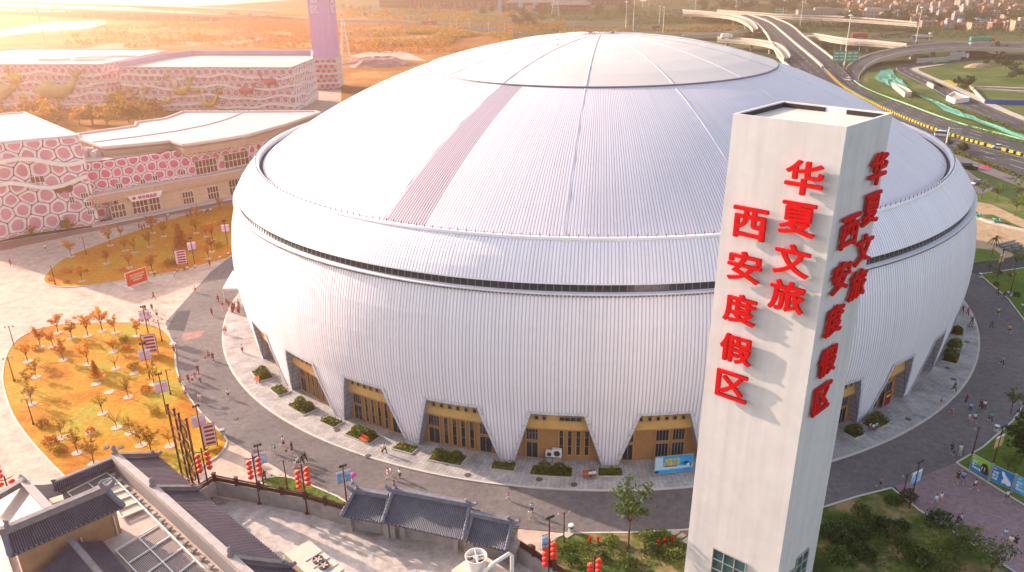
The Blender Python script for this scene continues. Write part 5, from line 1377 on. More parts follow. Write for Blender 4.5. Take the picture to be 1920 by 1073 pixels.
def tree_proto(name, seed, h, spread, leaf, bark, kind='vase', n=26, ls=.20, tr=.075):
    rs = random.Random(seed); root = thing(name, None, 'tree')
    tk = MB(); cr = MB()
    if kind == 'conifer':
        tk.tube([(0, 0, 0), (0, 0, h * .5), (0, 0, h)], [tr, tr * .6, tr * .1], 6)
        for i in range(11):
            z = h * (.16 + .8 * i / 11); r = spread * (1 - (i + .3) / 11.5)
            for k in range(9):
                a = k * .7 + i; q = Vector((r * math.cos(a), r * math.sin(a), z - r * .25)); tk.tube([(0, 0, z), q], [tr * .25, .01], 3, cap=False)
                for f in (.35, .65, .95): leaves(cr, rs, (q.x * f, q.y * f, z - r * .25 * f), r * .22 + .06, 5, ls)
    elif kind == 'bare':
        tk.tube([(0, 0, 0), (.02, 0, h * .35)], [tr, tr * .8], 6)
        for k in range(7):
            a = k * .95 + rs.uniform(-.3, .3); e = Vector((spread * math.cos(a), spread * math.sin(a), h * rs.uniform(.75, 1.0))); m_ = Vector((e.x * .4, e.y * .4, h * .58))
            tk.tube([(.02, 0, h * .32), m_, e], [tr * .6, tr * .4, .015], 5)
            for j in range(3):
                e2 = m_.lerp(e, .3 + .3 * j) ; tk.tube([e2, e2 + Vector((rs.uniform(-.4, .4), rs.uniform(-.4, .4), .4)) * spread * .6], [tr * .25, .01], 4, cap=False)
            leaves(cr, rs, e, .22, 3, ls)
    elif kind == 'palm':
        tk.tube([(0, 0, 0), (.05, 0, h * .5), (0, 0, h * .8)], [tr, tr * .8, tr * .7], 7)
        for k in range(16):
            a = k * .73; up_ = rs.uniform(.1, 1.0); prev = Vector((0, 0, h * .8))
            for j in range(1, 6):
                f = j / 5; p = Vector((spread * f * math.cos(a), spread * f * math.sin(a), h * .8 + h * .22 * (up_ * f - f * f * .9) * 1.6))
                cr.beam(prev, p, .35 * (1 - f * .7), .03); prev = p
    else:
        fork = h * (.34 if kind == 'vase' else .22 if kind == 'round' else .4)
        lean = rs.uniform(-.08, .08)
        tk.tube([(0, 0, -.05), (lean * .4, 0, fork * .5), (lean, .03, fork)], [tr, tr * .85, tr * .75], 7)
        nl_ = {'vase': 6, 'round': 8, 'sparse': 7, 'double': 9}[kind]
        for k in range(nl_):
            a = k * 2 * math.pi / nl_ + rs.uniform(-.4, .4); out_ = spread * rs.uniform(.55, 1.0); zt = h * (rs.uniform(.62, .97) if kind != 'round' else rs.uniform(.45, .95))
            if k == 0: out_ *= .25; zt = h * .96
            e = Vector((lean + out_ * math.cos(a), out_ * math.sin(a), zt)); m_ = Vector((lean + (e.x - lean) * .45, e.y * .45, fork + (zt - fork) * .5))
            tk.tube([(lean, .03, fork * .95), m_, e], [tr * .6, tr * .4, tr * .12], 5)
            for f in (.45, .7, .9, 1.0):
                p = m_.lerp(e, (f - .45) / .55)
                for j in range(2):
                    q = p + Vector((rs.uniform(-1, 1), rs.uniform(-1, 1), rs.uniform(-.5, .7))) * spread * .28
                    if rs.random() < .5: tk.tube([p, q], [tr * .16, .01], 3, cap=False)
                    leaves(cr, rs, q, spread * rs.uniform(.16, .34), n // 2, ls, .75)
    tk.build('trunk', bark, root, world=False); 
    if cr.f: cr.build('crown', leaf, root, world=False)
    return root

def bush_proto(name, seed, r, leaf, n=260, ls=.12, squash=.85):
    rs = random.Random(seed); mb = MB()
    for _ in range(n):
        a, u = rs.uniform(0, 2 * math.pi), rs.uniform(-.25, 1); q = math.sqrt(max(0, 1 - u * u)); k = r * rs.uniform(.62, 1.06) * (1 + .13 * math.sin(3 * a + 5 * u + seed))
        leaves(mb, rs, (q * math.cos(a) * k, q * math.sin(a) * k, r * .35 + u * k * squash), .10, 1, ls)
    for k in range(4): mb.tube([(0, 0, 0), (.3 * r * math.cos(k * 1.6), .3 * r * math.sin(k * 1.6), r * .8)], [.03, .01], 4, cap=False)
    o = mb.build(name, leaf, world=False); o['category'] = 'shrub'
    return o

PARK = Vector((0, -200, -50))
def plant(proto, spots, label, group, sc=(.85, 1.2), z=.1, seed=3, used={}):
    """spots: pixels of the foot; label gets {n} = place counted from the left"""
    rs = random.Random(seed); pts = sorted(spots, key=lambda p: p[0]); out_ = []
    for i, p in enumerate(pts):
        pr = proto[i % len(proto)] if isinstance(proto, (list, tuple)) else proto
        lab = label.replace('{n}', nth(i)) if '{n}' in label else label; loc = G(p[0], p[1], z); s = (p[2] if len(p) > 2 else 1) * rs.uniform(*sc); rz = rs.uniform(0, 6.28)
        if pr.name not in used:
            used[pr.name] = 1; o = pr; o.location = loc; o.rotation_euler = (0, 0, rz); o.scale = (s, s, s); o['label'] = lab; o['group'] = group
        else: o = copy_tree(pr, loc, rz, s, lab, group)
        out_.append(o)
    return out_
def pit(spots, lab, group, z=.115):
    """pale mulch rings at the feet of the young trees"""
    mb = MB(); mb.lathe([(.75, 0), (.70, .035), (.01, .05)], n=14); src = None
    for i, p in enumerate(sorted(spots)):
        o = mb.build('tree_pit', m_plaza, world=False) if src is None else src.copy()
        if src is None: src = o
        else: COL.objects.link(o)
        o.location = G(p[0], p[1], z); o.scale = (1, 1, 1); tag(o, lab.replace('{n}', nth(i)), 'tree pit', group)

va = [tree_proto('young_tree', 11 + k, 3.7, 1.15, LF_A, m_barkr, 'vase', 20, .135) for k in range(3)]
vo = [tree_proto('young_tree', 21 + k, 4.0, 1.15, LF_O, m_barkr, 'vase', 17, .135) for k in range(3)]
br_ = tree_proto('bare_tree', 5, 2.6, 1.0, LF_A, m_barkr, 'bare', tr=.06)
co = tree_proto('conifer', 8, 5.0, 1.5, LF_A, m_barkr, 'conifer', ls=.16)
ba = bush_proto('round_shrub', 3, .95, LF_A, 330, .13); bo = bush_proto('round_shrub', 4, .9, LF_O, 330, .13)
low_far = [(109, 624, 1.1), (192, 621, 1.15), (135, 634, .75), (165, 630), (76, 651), (52, 678), (119, 675), (100, 650, .7), (166, 683), (216, 624, .8), (257, 630, .8), (213, 660, .6), (276, 664)]
low_near = [(68, 707, .8), (54, 735), (60, 758), (193, 775), (116, 821), (146, 849), (176, 870), (241, 745), (265, 835), (284, 852, 1.2), (289, 720), (319, 836, .7), (244, 812, .8)]
plant(va, low_far, 'young glow-tinted orange tree, {n} from the left in the far half of the lower lawn', 'young trees on the lower lawn')
plant(vo, low_near, 'young glow-tinted olive tree, {n} from the left in the near half of the lower lawn', 'young trees on the lower lawn', seed=5, sc=(.7, 1.0))
pit([p[:2] for p in low_far + low_near] + [(217, 691), (219, 802), (171, 811), (252, 700), (205, 735), (180, 720)], 'pale mulch ring, {n} from the left on the lower lawn', 'mulch rings on the lower lawn')
plant(br_, [(217, 691), (219, 802)], 'small bare tree, {n} from the left of the two on the lower lawn', 'bare trees on the lower lawn')
plant(co, [(181, 710, .75), (341, 468, 1.35)], 'glow-tinted conifer, {n} from the left of the two on the glow-tinted lawns', 'conifers on the lawns')
plant([ba, bo], [(80, 798), (95, 834), (109, 848), (171, 811, .7), (252, 691), (238, 655, .7), (274, 735, .9), (290, 776, .8), (233, 640, .7), (67, 655, .8)], 'rounded glow-tinted shrub, {n} from the left on the lower lawn', 'shrubs on the lower lawn')
up_t = [(134, 481), (207, 460), (154, 527), (200, 494, .9), (235, 470), (253, 473, .85), (281, 463), (243, 502, .8), (286, 511), (286, 437, 1.1), (307, 443), (332, 442), (368, 437, .9), (387, 444, .9), (399, 450), (397, 472), (391, 485, .9), (370, 409, .9), (413, 394, .9), (227, 445, .7), (420, 430)]
plant(va, up_t, 'young glow-tinted tree, {n} from the left on or beside the upper lawn', 'young trees on the upper lawn', seed=9)
pit([p[:2] for p in up_t[:17]], 'pale mulch ring, {n} from the left on the upper lawn', 'mulch rings on the upper lawn')
plant([ba, bo], [(125, 511, .9), (161, 509, .6), (232, 509, .8), (319, 497, 1.15), (411, 463), (94, 525, .6), (124, 530, .6), (360, 420, .7)], 'dark glow-tinted rounded shrub, {n} from the left on the upper lawn', 'shrubs on the upper lawn')
# green side
tall = tree_proto('tall_tree', 33, 9.3, 2.3, LF_G, m_bark, 'double', 30, .17, tr=.13)
plant(tall, [(1178, 1027)], 'tall thin tree with two upright limbs and sparse green leaves left of the white tower', None, sc=(1, 1))

bg_ = bush_proto('round_shrub', 14, .8, LF_G, 340, .11); bd_ = bush_proto('round_shrub', 15, 1.0, LF_D, 380, .13); by_ = bush_proto('round_shrub', 16, .85, LF_Y, 320, .11)
plant([by_, bg_], [(1146, 1018, 1.1), (1125, 1047, 1.1), (1071, 1054), (1061, 1029, .7), (1214, 1013, 1.1), (1219, 1033), (1242, 1010), (1266, 1052, 1.2), (1250, 1040), (1100, 1062, .8), (1180, 1062)], 'rounded green shrub, {n} from the left in the bed left of the white tower', 'shrubs left of the tower')
plant([bd_, bg_], [(1615, 964, 1.1), (1672, 942), (1702, 935, 1.0), (1637, 982, 1.1), (1657, 994, 1.2), (1759, 983, 1.3), (1572, 1046, 1.4), (1556, 1003, 1.3), (1592, 1000, 1.2), (1610, 1006, 1.1), (1580, 1020, 1.2), (1690, 990, .8), (1700, 1030, 1.2), (1720, 1050, 1.4), (1622, 1045, 1.0)], 'dark green rounded shrub, {n} from the left in the bed right of the white tower', 'shrubs right of the tower')
tg = [tree_proto('garden_tree', 41 + k, 4.8, 2.1, (LF_G, LF_Y, LF_G)[k], m_bark, 'round', 20, .16, tr=.09) for k in range(3)]
plant(tg, [(1676, 1022, .55), (1748, 1052, .75), (1790, 1052, .8), (1815, 1045, .7), (1856, 1078, .85), (1765, 1090, .8)], 'leafy green tree, {n} from the left among the trees at the lower right corner', 'trees at the lower right corner', seed=4)
sp = tree_proto('young_tree', 52, 4.6, 1.3, LF_Y, m_bark, 'sparse', 14, .14)
plant([sp], [(1886, 893, .8), (1903, 885, .7), (1853, 513, .55), (1862, 522, .5), (1901, 511, 1.2), (1892, 530, .5), (1840, 373, 1.2), (1868, 376, 1.2), (1903, 378, 1.2), (1902, 405, 1.1), (1915, 398, 1.1), (1895, 775, .8)], 'thin young green tree, {n} from the left on the lawns along the right edge', 'young trees on the right lawns')
plant(tree_proto('garden_tree', 61, 5.0, 2.2, LF_D, m_bark, 'round', 34, .2, tr=.1), [(1912, 872, 1.2)], 'dark spreading tree behind the blue billboards at the right edge', None, sc=(1, 1))
plant(tree_proto('palm_tree', 71, 5.2, 1.5, LF_G, m_bark, 'palm'), [(1859, 482)], 'small palm on the far grass beside the sandy ground', None, sc=(1, 1))
plant([bg_], [(1874, 513, .7), (1868, 535, .8), (1905, 555, .8), (1822, 545, .01)][:3], 'small round green shrub, {n} from the left beside the far right lawn trees', 'shrubs on the far right lawn')

# planting at the foot of the arena
def hedge_bed(t, wd, r0, r1, hgt_, leaf, lab, cat='hedge', bushes=0, soil=True):
    th_ = thing('planter_bed', lab, cat, tuple(EP(r0, t, .13)), group='planting at the arena foot'); rs = random.Random(int(t * 10)); n = 6
    P = [EP(r0, t - wd + 2 * wd * k / n, .2) for k in range(n + 1)] + [EP(r1, t + wd - 2 * wd * k / n, .2) for k in range(n + 1)]
    mb = MB(); mb.prism(P, .12, .22); mb.build('soil', m_bed, th_)
    mb = MB(); kerb_line(mb, P, .14, .1, .3); mb.build('edging', m_conc, th_)
    mb = MB(); area = (r1 - r0) * 2 * wd * 1.15
    for _ in range(int(area * 42)):
        p = EP(rs.uniform(r0 + .15, r1 - .15), t + rs.uniform(-wd * .93, wd * .93), .2 + rs.uniform(.1, 1) * hgt_); leaves(mb, rs, p, .12, 1, .13)
    mb.build('ground_cover', leaf, th_)
    for k in range(bushes):
        mb = MB(); f = (k + .5) / bushes * 2 - 1; c = EP((r0 + r1) / 2 + rs.uniform(-.5, .3), t + f * wd * .75, .2); R = rs.uniform(.75, 1.0)
        for _ in range(420):
            a, u = rs.uniform(0, 6.28), rs.uniform(-.2, 1); q = math.sqrt(max(0, 1 - u * u)); kk = R * rs.uniform(.7, 1.04)
            leaves(mb, rs, (c.x + q * math.cos(a) * kk, c.y + q * math.sin(a) * kk, .55 + u * kk), .08, 1, .11)
        mb.build('clipped_shrub', LF_H, th_)
for i in range(1, 6):
    hedge_bed(feet[i], 1.35, 66.0, 67.9, .5 if i != 3 else .25, LF_H, 'low hedge bed at the metal foot, %s from the left along the arena' % nth(i - 1))
for k, (t, wd, nb_) in enumerate(((-170.2, 1.8, 2), (-158.3, 1.9, 3), (-147.0, 2.0, 3), (-135.2, 2.0, 3), (-123.2, 2.3, 2))):
    hedge_bed(t, wd, 66.0, 68.3, .45, LF_H, 'shrub bed with clipped round shrubs between metal feet, %s from the left along the arena' % nth(k), 'shrub bed', nb_)
for t, wd, lab in ((-82.5, 1.6, 'dark hedge bed at the metal foot just right of the white tower'), (-86.5, .9, 'small dark shrub bed beside the lower right side of the white tower'), (-58.6, 1.8, 'large dark shrub bed at the far right side of the arena'), (-54.6, .8, 'small yellowish shrub bed at the far right side of the arena'), (-49.5, 1.0, 'small green shrub bed at the far right end of the pavement')):
    hedge_bed(t, wd, 65.9, 68.2, .9, LF_G if 'yellow' not in lab else LF_Y, lab, 'shrub bed', 2)

# garden between the bubble buildings, far trees
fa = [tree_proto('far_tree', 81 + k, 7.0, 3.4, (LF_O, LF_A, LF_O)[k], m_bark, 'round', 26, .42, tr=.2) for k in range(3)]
rs = random.Random(5); sp_ = []
for k in range(34): sp_.append((rs.uniform(-10, 330), 0, rs.uniform(.7, 1.2)))
sp_ = [(x, 246 - x * .02 - rs.uniform(0, 26) - max(0, (x - 200) * .16), s) for x, _, s in sp_]
plant(fa, sp_[:30], 'bushy glow-tinted tree in the garden between the bubble buildings, {n} from the left', 'garden trees between the bubble buildings', z=0)
plant(fa, [(18, 432, .35), (128, 434, .4), (60, 440, .3)], 'low glow-tinted bush along the foot of the left bubble wall, {n} from the left', 'bushes along the bubble wall', z=0)
fg = [tree_proto('far_tree', 91 + k, 8.5, 4.2, (LF_D, LF_G, LF_D)[k], m_bark, 'round', 24, .55, tr=.25) for k in range(3)]
plant(fg, [(1868, 105, 1.0), (1910, 98, .6)], 'dark round tree by the curved viaduct, {n} from the left', 'trees by the curved viaduct', z=0)
plant(fg, [(1796, 162, .55), (1812, 166, .6), (1822, 158, .5), (1806, 170, .4), (1868, 124, .5), (1885, 130, .6), (1900, 138, .6), (1912, 145, .5), (1895, 150, .45), (1848, 122, .4), (1925, 150, .5), (1905, 146, .5)], 'dark green bush, {n} from the left on the meadow inside the loop road', 'bushes on the meadow', z=0)
plant(fg, [(1778, 262 + 14, .34), (1806, 288, .34), (1800, 283, .3)], 'green bush by the near kerb of the expressway, {n} from the left', 'bushes by the expressway', z=0)
vt = []
for k in range(165):
    x = rs.uniform(1300, 1930); y = rs.uniform(0, 62) if x > 1560 else rs.uniform(-4, 24)
    vt.append((x, y - (12 if y > 50 else 0), rs.uniform(.6, 1.25)))
for k in range(85): vt.append((rs.uniform(1290, 1930), rs.uniform(-14, 7), rs.uniform(1.0, 1.9)))
VT = plant(fg, vt, 'dark green tree crown among the village houses beyond the expressway', 'village trees', z=0)
plant(fg, [(965, 48), (975, 50, .8), (990, 47, 1.3), (1002, 50, .7), (1015, 42, .9)] + [(rs.uniform(900, 1190), rs.uniform(18, 33), rs.uniform(.6, 1.1)) for _ in range(38)], 'dark tree in front of the brown palace roofs beyond the dome', 'trees before the palace', z=0)
plant(fa, [(690 + rs.uniform(-50, 260), rs.uniform(16, 33), rs.uniform(.6, 1.0)) for _ in range(34)], 'glow-tinted tree in front of the dark red block beyond the field', 'trees before the red block', z=0)

def scrub(name, polys, n, leaf, size, hmax, lab, seed, cl=9):
    """rough growth nobody could count"""
    rs = random.Random(seed); mb = MB(); k = 0
    while k < n:
        (x0, y0, x1, y1) = polys[rs.randrange(len(polys))]; p = G(rs.uniform(x0, x1), rs.uniform(y0, y1))
        if mnoise.noise(p * .02) < -.12: 
            k += .3; continue
        k += 1; h = hmax * rs.uniform(.3, 1)
        leaves(mb, rs, (p.x, p.y, h * .5), size * rs.uniform(.6, 1.3), cl, size * .38, .8)
    return tag(mb.build(name, leaf), lab, 'scrub', None, 'stuff')
scrub('field_scrub', [(350, 30, 640, 80), (640, 45, 960, 100), (120, 48, 600, 90), (300, 30, 560, 50)], 3400, LF_A, 1.9, 3.5, 'glow-tinted scrub covering the rough field beyond the arena', 1)
scrub('field_scrub', [(640, 22, 980, 42), (700, 60, 960, 88), (760, 55, 960, 75)], 2000, LF_O, 2.2, 5, 'olive and glow-tinted bushes along the road crossing the field', 2)
scrub('roadside_bushes', [(1010, 15, 1200, 38), (1180, 22, 1290, 50), (960, 24, 1300, 40), (1340, 6, 1560, 26)], 1500, LF_G, 2.4, 4.5, 'green growth before the palace roofs and the toll plaza', 12)
scrub('roadside_bushes', [(960, 55, 1300, 66), (960, 44, 1060, 60), (1290, 47, 1420, 60), (1290, 32, 1400, 45)], 1000, LF_O, 1.9, 3.5, 'bushes along the roads behind the dome', 3)
scrub('roadside_bushes', [(1500, 42, 1720, 60), (1560, 84, 1720, 96), (1500, 84, 1570, 120), (1620, 50, 1920, 72), (1560, 36, 1930, 60), (1290, 30, 1440, 60)], 2300, LF_G, 1.6, 3.0, 'green bushes under and between the viaducts', 4)
def strip_growth(name, line, wd, n, leaf, size, h, lab, seed):
    rs = random.Random(seed); mb = MB(); L = [G(*p) for p in line]
    for _ in range(n):
        i = rs.randrange(len(L) - 1); p = L[i].lerp(L[i + 1], rs.random()); leaves(mb, rs, (p.x + rs.uniform(-wd, wd), p.y + rs.uniform(-wd, wd), h * .5), size, 9, size * .4)
    return tag(mb.build(name, leaf), lab, 'hedge', None, 'stuff')
strip_growth('verge_plants', [(1632, 150), (1640, 165), (1700, 190), (1780, 224), (1860, 252), (1930, 272)], 1.2, 420, LF_Y, .5, .5, 'green planting along the guard rail of the expressway', 6)
strip_growth('verge_plants', [(1782, 284), (1800, 290), (1860, 312), (1930, 340)], 1.2, 420, LF_H, .5, .7, 'low hedge between the expressway and the frontage road', 7)
strip_growth('verge_plants', [(1690, 168), (1760, 194), (1840, 222), (1920, 250)], 1.5, 200, LF_G, .7, 1.0, 'dark shrubs on the green netting beside the loop road', 8)
strip_growth('grass_tufts', [(495, 904), (520, 902), (560, 910), (600, 930), (640, 950)], 1.2, 200, LF_Y, .16, .2, 'tufts of grass in the strip behind the courtyard wall', 9)
strip_growth('bed_undergrowth', [(1560, 985), (1600, 990), (1660, 1010), (1600, 1030), (1560, 1050), (1700, 1050), (1780, 1060)], 1.6, 420, LF_G, .3, .35, 'dark undergrowth in the bed right of the white tower', 10)
strip_growth('bed_undergrowth', [(1030, 1045), (1090, 1030), (1140, 1040), (1200, 1050), (1270, 1035), (1240, 1015)], 1.4, 700, LF_Y, .22, .25, 'grassy undergrowth in the bed left of the white tower', 11)
# green dust nets laid over bare earth
def net(pts, lab, seed, z=.25):
    rs = random.Random(seed); P = [G(*p) for p in pts]; c = sum(P, Vector()) / len(P); mb = MB(); rings = []
    for f in (1, .75, .5, .25):
        R = []
        for i in range(len(P)):
            for k in range(3):
                p = P[i].lerp(P[(i + 1) % len(P)], k / 3); q = c.lerp(p, f); R.append(Vector((q.x + rs.uniform(-.5, .5), q.y + rs.uniform(-.5, .5), rs.uniform(.05, z + .7))))
        rings.append(R)
    n = len(rings[0])
    for a, b in zip(rings, rings[1:]):
        for k in range(n): mb.quad(a[k], a[(k + 1) % n], b[(k + 1) % n], b[k])
    mb.add(rings[-1] + [c + Vector((0, 0, .5))], [(k, (k + 1) % n, n) for k in range(n)])
    return tag(mb.build('dust_net', m_tarp), lab, 'dust net', 'green dust nets')
net([(1640, 148), (1652, 134), (1672, 130), (1676, 138), (1690, 152), (1702, 164), (1688, 170), (1664, 162)], 'widest green dust net between the ramp and the loop road', 1)
net([(1700, 170), (1716, 176), (1780, 204), (1850, 232), (1930, 262), (1930, 268), (1850, 240), (1770, 208)], 'long green dust net strip along the loop road', 2)
net([(1738, 116), (1760, 113), (1800, 112), (1780, 118), (1750, 120)], 'thin green dust net beside the grey retaining wall', 3)
net([(1552, 96), (1572, 100), (1590, 104), (1560, 108)], 'green dust net under the ramp', 4)
net([(1826, 405), (1838, 406), (1840, 410), (1828, 411)], 'small green dust net at the edge of the sandy ground beside the arena', 5, .4)
net([(1860, 416), (1870, 415), (1876, 420), (1864, 421)], 'small green dust net farther right on the sandy ground', 6, .4)
net([(1300, 38), (1318, 35), (1326, 40), (1310, 44)], 'distant green dust net left of the elevated expressway', 7)
net([(1372, 52), (1392, 48), (1400, 54), (1385, 58)], 'green dust net below the elevated expressway', 8)
# ================================================================== PEOPLE
m_skin = M('skin', (.48, .27, .18), scale=8, var=.08, rough=.6); m_hair = M('black_hair', (.02, .014, .012), scale=20, rough=.5)
CLO = {k: M('cloth_' + n_, c, scale=6, var=.12, rough=.85) for k, (n_, c) in {'w': ('white', (.75, .73, .72)), 'k': ('black', (.025, .025, .03)), 'b': ('blue', (.05, .22, .55)), 'c': ('teal', (.04, .38, .42)), 'y': ('yellow', (.72, .50, .06)), 'r': ('red', (.50, .03, .03)), 'g': ('grey', (.28, .28, .29)), 'p': ('pink', (.65, .30, .36)), 'o': ('orange', (.70, .20, .03)), 'n': ('navy', (.03, .05, .16)), 'd': ('dark_green', (.02, .07, .04)), 's': ('sky_blue', (.25, .48, .75)), 'm': ('maroon', (.22, .03, .05)), 'e': ('cream', (.66, .56, .42)), 'l': ('lime', (.50, .65, .08))}.items()}
CN = {'w': 'white', 'k': 'black', 'b': 'blue', 'c': 'teal', 'y': 'yellow', 'r': 'red', 'g': 'grey', 'p': 'pink', 'o': 'orange', 'n': 'navy', 'd': 'dark green', 's': 'sky blue', 'm': 'maroon', 'e': 'cream', 'l': 'lime'}
def skin(vs, es, rad, sub=1):
    me = bpy.data.meshes.new('s'); me.from_pydata(vs, es, []); o = bpy.data.objects.new('s', me); COL.objects.link(o)
    md = o.modifiers.new('k', 'SKIN'); md.use_smooth_shade = True
    if sub: o.modifiers.new('u', 'SUBSURF').levels = sub; o.modifiers['u'].render_levels = sub
    for i, r in enumerate(rad):
        d = me.skin_vertices[0].data[i]; d.radius = r if isinstance(r, tuple) else (r, r); d.use_root = (i == 0); d.use_loose = False
    bpy.context.view_layer.update()
    out_ = bpy.data.meshes.new_from_object(o.evaluated_get(bpy.context.evaluated_depsgraph_get())); bpy.data.objects.remove(o); bpy.data.meshes.remove(me); return out_
def person_proto(pose, lower, hair):
    """front faces -y; pose walk / stand / sit"""
    root = thing('person', None, 'person'); s = 1.0; J = {}
    sw = {'walk': .42, 'stand': .04, 'sit': 0}[pose]; drop = .44 if pose == 'sit' else .03 if pose == 'walk' else 0
    J['pel'] = Vector((0, 0, .93 - drop)); J['sp'] = J['pel'] + Vector((0, -.01, .22)); J['ch'] = J['pel'] + Vector((0, -.01, .42)); J['nk'] = J['pel'] + Vector((0, 0, .56)); J['hd'] = J['pel'] + Vector((0, -.02, .66)); J['tp'] = J['pel'] + Vector((0, 0, .75))
    for q, sd in (('l', 1), ('r', -1)):
        a = sw * sd; hip = J['pel'] + Vector((.095 * sd, 0, -.04))
        if pose == 'sit': kn = hip + Vector((.03 * sd, -.42, .0)); an = kn + Vector((0, .02, -.40)); to = an + Vector((0, -.17, -.04))
        else:
            kn = hip + Vector((.01 * sd, -.43 * math.sin(a), -.43 * math.cos(a))); b = a - (.55 if a < 0 else .1) * (pose == 'walk'); b = min(b, a)
            an = kn + Vector((0, -.42 * math.sin(b), -.42 * math.cos(b))); to = an + Vector((0, -.17, -.035 if b > -.4 else -.10))
        sh = J['ch'] + Vector((.185 * sd, .01, .03)); aa = -sw * sd
        if pose == 'sit': el = sh + Vector((.04 * sd, -.08, -.26)); wr = el + Vector((-.06 * sd, -.22, -.06))
        else: el = sh + Vector((.05 * sd, -.27 * math.sin(aa), -.27 * math.cos(aa))); c = aa + .35; wr = el + Vector((.01 * sd, -.25 * math.sin(c), -.25 * math.cos(c)))
        ha = wr + (wr - el).normalized() * .09
        J.update({q + 'h': hip, q + 'k': kn, q + 'a': an, q + 't': to, q + 's': sh, q + 'e': el, q + 'w': wr, q + 'p': ha})
    N_ = ['pel', 'sp', 'ch', 'nk', 'hd', 'tp'] + [q + k for q in 'lr' for k in 'hkatsewp']
    R = {'pel': (.13, .10), 'sp': (.12, .09), 'ch': (.15, .10), 'nk': .052, 'hd': (.08, .098), 'tp': (.06, .07), 'h': .085, 'k': .055, 'a': .038, 't': .032, 's': .06, 'e': .04, 'w': .028, 'p': (.036, .018)}
    ix = {n_: i for i, n_ in enumerate(N_)}
    E_ = [('pel', 'sp'), ('sp', 'ch'), ('ch', 'nk'), ('nk', 'hd'), ('hd', 'tp')]
    for q in 'lr': E_ += [('pel', q + 'h'), (q + 'h', q + 'k'), (q + 'k', q + 'a'), (q + 'a', q + 't'), ('ch', q + 's'), (q + 's', q + 'e'), (q + 'e', q + 'w'), (q + 'w', q + 'p')]
    g = lambda n_: R[n_] if n_ in R else R[n_[1:]]
    me = skin([J[n_] for n_ in N_], [(ix[a], ix[b]) for a, b in E_], [g(n_) for n_ in N_])
    mb = MB()
    for sd, q in ((1, 'l'), (-1, 'r')):
        d = (J[q + 'p'] - J[q + 'w']).normalized(); ac = Vector((0, 1, 0)); ac = (ac - d * ac.dot(d)).normalized(); inn = Vector((-sd, 0, 0))
        for k, (o_, l_) in enumerate(((-.027, .075), (-.009, .085), (.009, .08), (.027, .062))):
            b0 = J[q + 'p'] + ac * o_; b1 = b0 + d * l_ * .55 + inn * .012; mb.tube([b0, b1, b1 + d * l_ * .4 + inn * .028], [.009, .0085, .006], 5)
        b0 = J[q + 'w'] + d * .03 - ac * .03; mb.tube([b0, b0 + d * .035 - ac * .025 + inn * .01, b0 + d * .065 - ac * .022 + inn * .025], [.011, .0095, .007], 5)
    h = J['hd']; mb.tube([h + Vector((0, -.09, .02)), h + Vector((0, -.125, -.015)), h + Vector((0, -.095, -.025))], [.008, .014, .008], 5)
    mb.tube([h + Vector((-.025, -.098, -.052)), h + Vector((.025, -.098, -.052))], .006, 5, mi=2)
    for sd in (-1, 1):
        mb.ball(h + Vector((.034 * sd, -.088, .015)), (.012, .008, .008), 6, 4, mi=1); mb.ball(h + Vector((.083 * sd, 0, -.005)), (.012, .024, .034), 6, 4)
    bm_ = bmesh.new(); bm_.from_mesh(me); t_ = bpy.data.meshes.new('t'); t_.from_pydata(mb.v, [], mb.f); t_.polygons.foreach_set('material_index', mb.mi); bm_.from_mesh(t_); bm_.to_mesh(me); bm_.free()
    me.name = 'person_body'
    o = place_mesh('body', me, m_skin, Matrix(), None); me.materials.append(m_hair); me.materials.append(CLO['p']); o.parent = root
    def garment(nm, names, edges, grow, mat, over={}):
        ii = {n_: i for i, n_ in enumerate(names)}; rr_ = []
        for n_ in names:
            r = over.get(n_, g(n_)); rr_.append(tuple(x + grow for x in r) if isinstance(r, tuple) else r + grow)
        return_ = skin([J[n_] for n_ in names], [(ii[a], ii[b]) for a, b in edges], rr_); p = place_mesh(nm, return_, mat, Matrix(), None); p.parent = root; return p
    for q in 'lr': J[q + 'm'] = J[q + 's'].lerp(J[q + 'e'], .75); J[q + 'n'] = J[q + 'h'].lerp(J[q + 'k'], .8); J[q + 'b'] = J[q + 'k'].lerp(J[q + 'a'], .92)
    R['m'] = .052; R['n'] = .07; R['b'] = .045
    J['cl'] = J['ch'].lerp(J['nk'], .55); R['cl'] = (.075, .07)
    garment('shirt', ['pel', 'sp', 'ch', 'cl', 'ls', 'lm', 'rs', 'rm'], [('pel', 'sp'), ('sp', 'ch'), ('ch', 'cl'), ('ch', 'ls'), ('ls', 'lm'), ('ch', 'rs'), ('rs', 'rm')], .02, CLO['w'])
    if lower == 'skirt':
        mb = MB(); z = J['pel'].z
        if pose == 'sit': mb.tube([J['pel'] + Vector((0, .02, .08)), J['pel'] + Vector((0, -.05, -.02)), J['pel'] + Vector((0, -.40, -.02))], [.15, .19, .21], 12)
        else: mb.lathe([(.14, z + .10), (.17, z - .05), (.21, z - .25), (.24, z - .42), (.20, z - .42), (.12, z - .1)], n=14, sy=.8)
        p = mb.build('skirt', CLO['k'], root, True, world=False)
    else:
        if lower == 'shorts': garment('shorts', ['pel', 'lh', 'ln', 'rh', 'rn'], [('pel', 'lh'), ('lh', 'ln'), ('pel', 'rh'), ('rh', 'rn')], .022, CLO['k'])
        else: garment('trousers', ['pel', 'lh', 'lk', 'lb', 'rh', 'rk', 'rb'], [('pel', 'lh'), ('lh', 'lk'), ('lk', 'lb'), ('pel', 'rh'), ('rh', 'rk'), ('rk', 'rb')], .02, CLO['k'])
    mb = MB(); c = J['hd'] + Vector((0, .018, .04)); n, m = 10, 6
    mb.ball(c, (.098, .108, .082), n, m); 
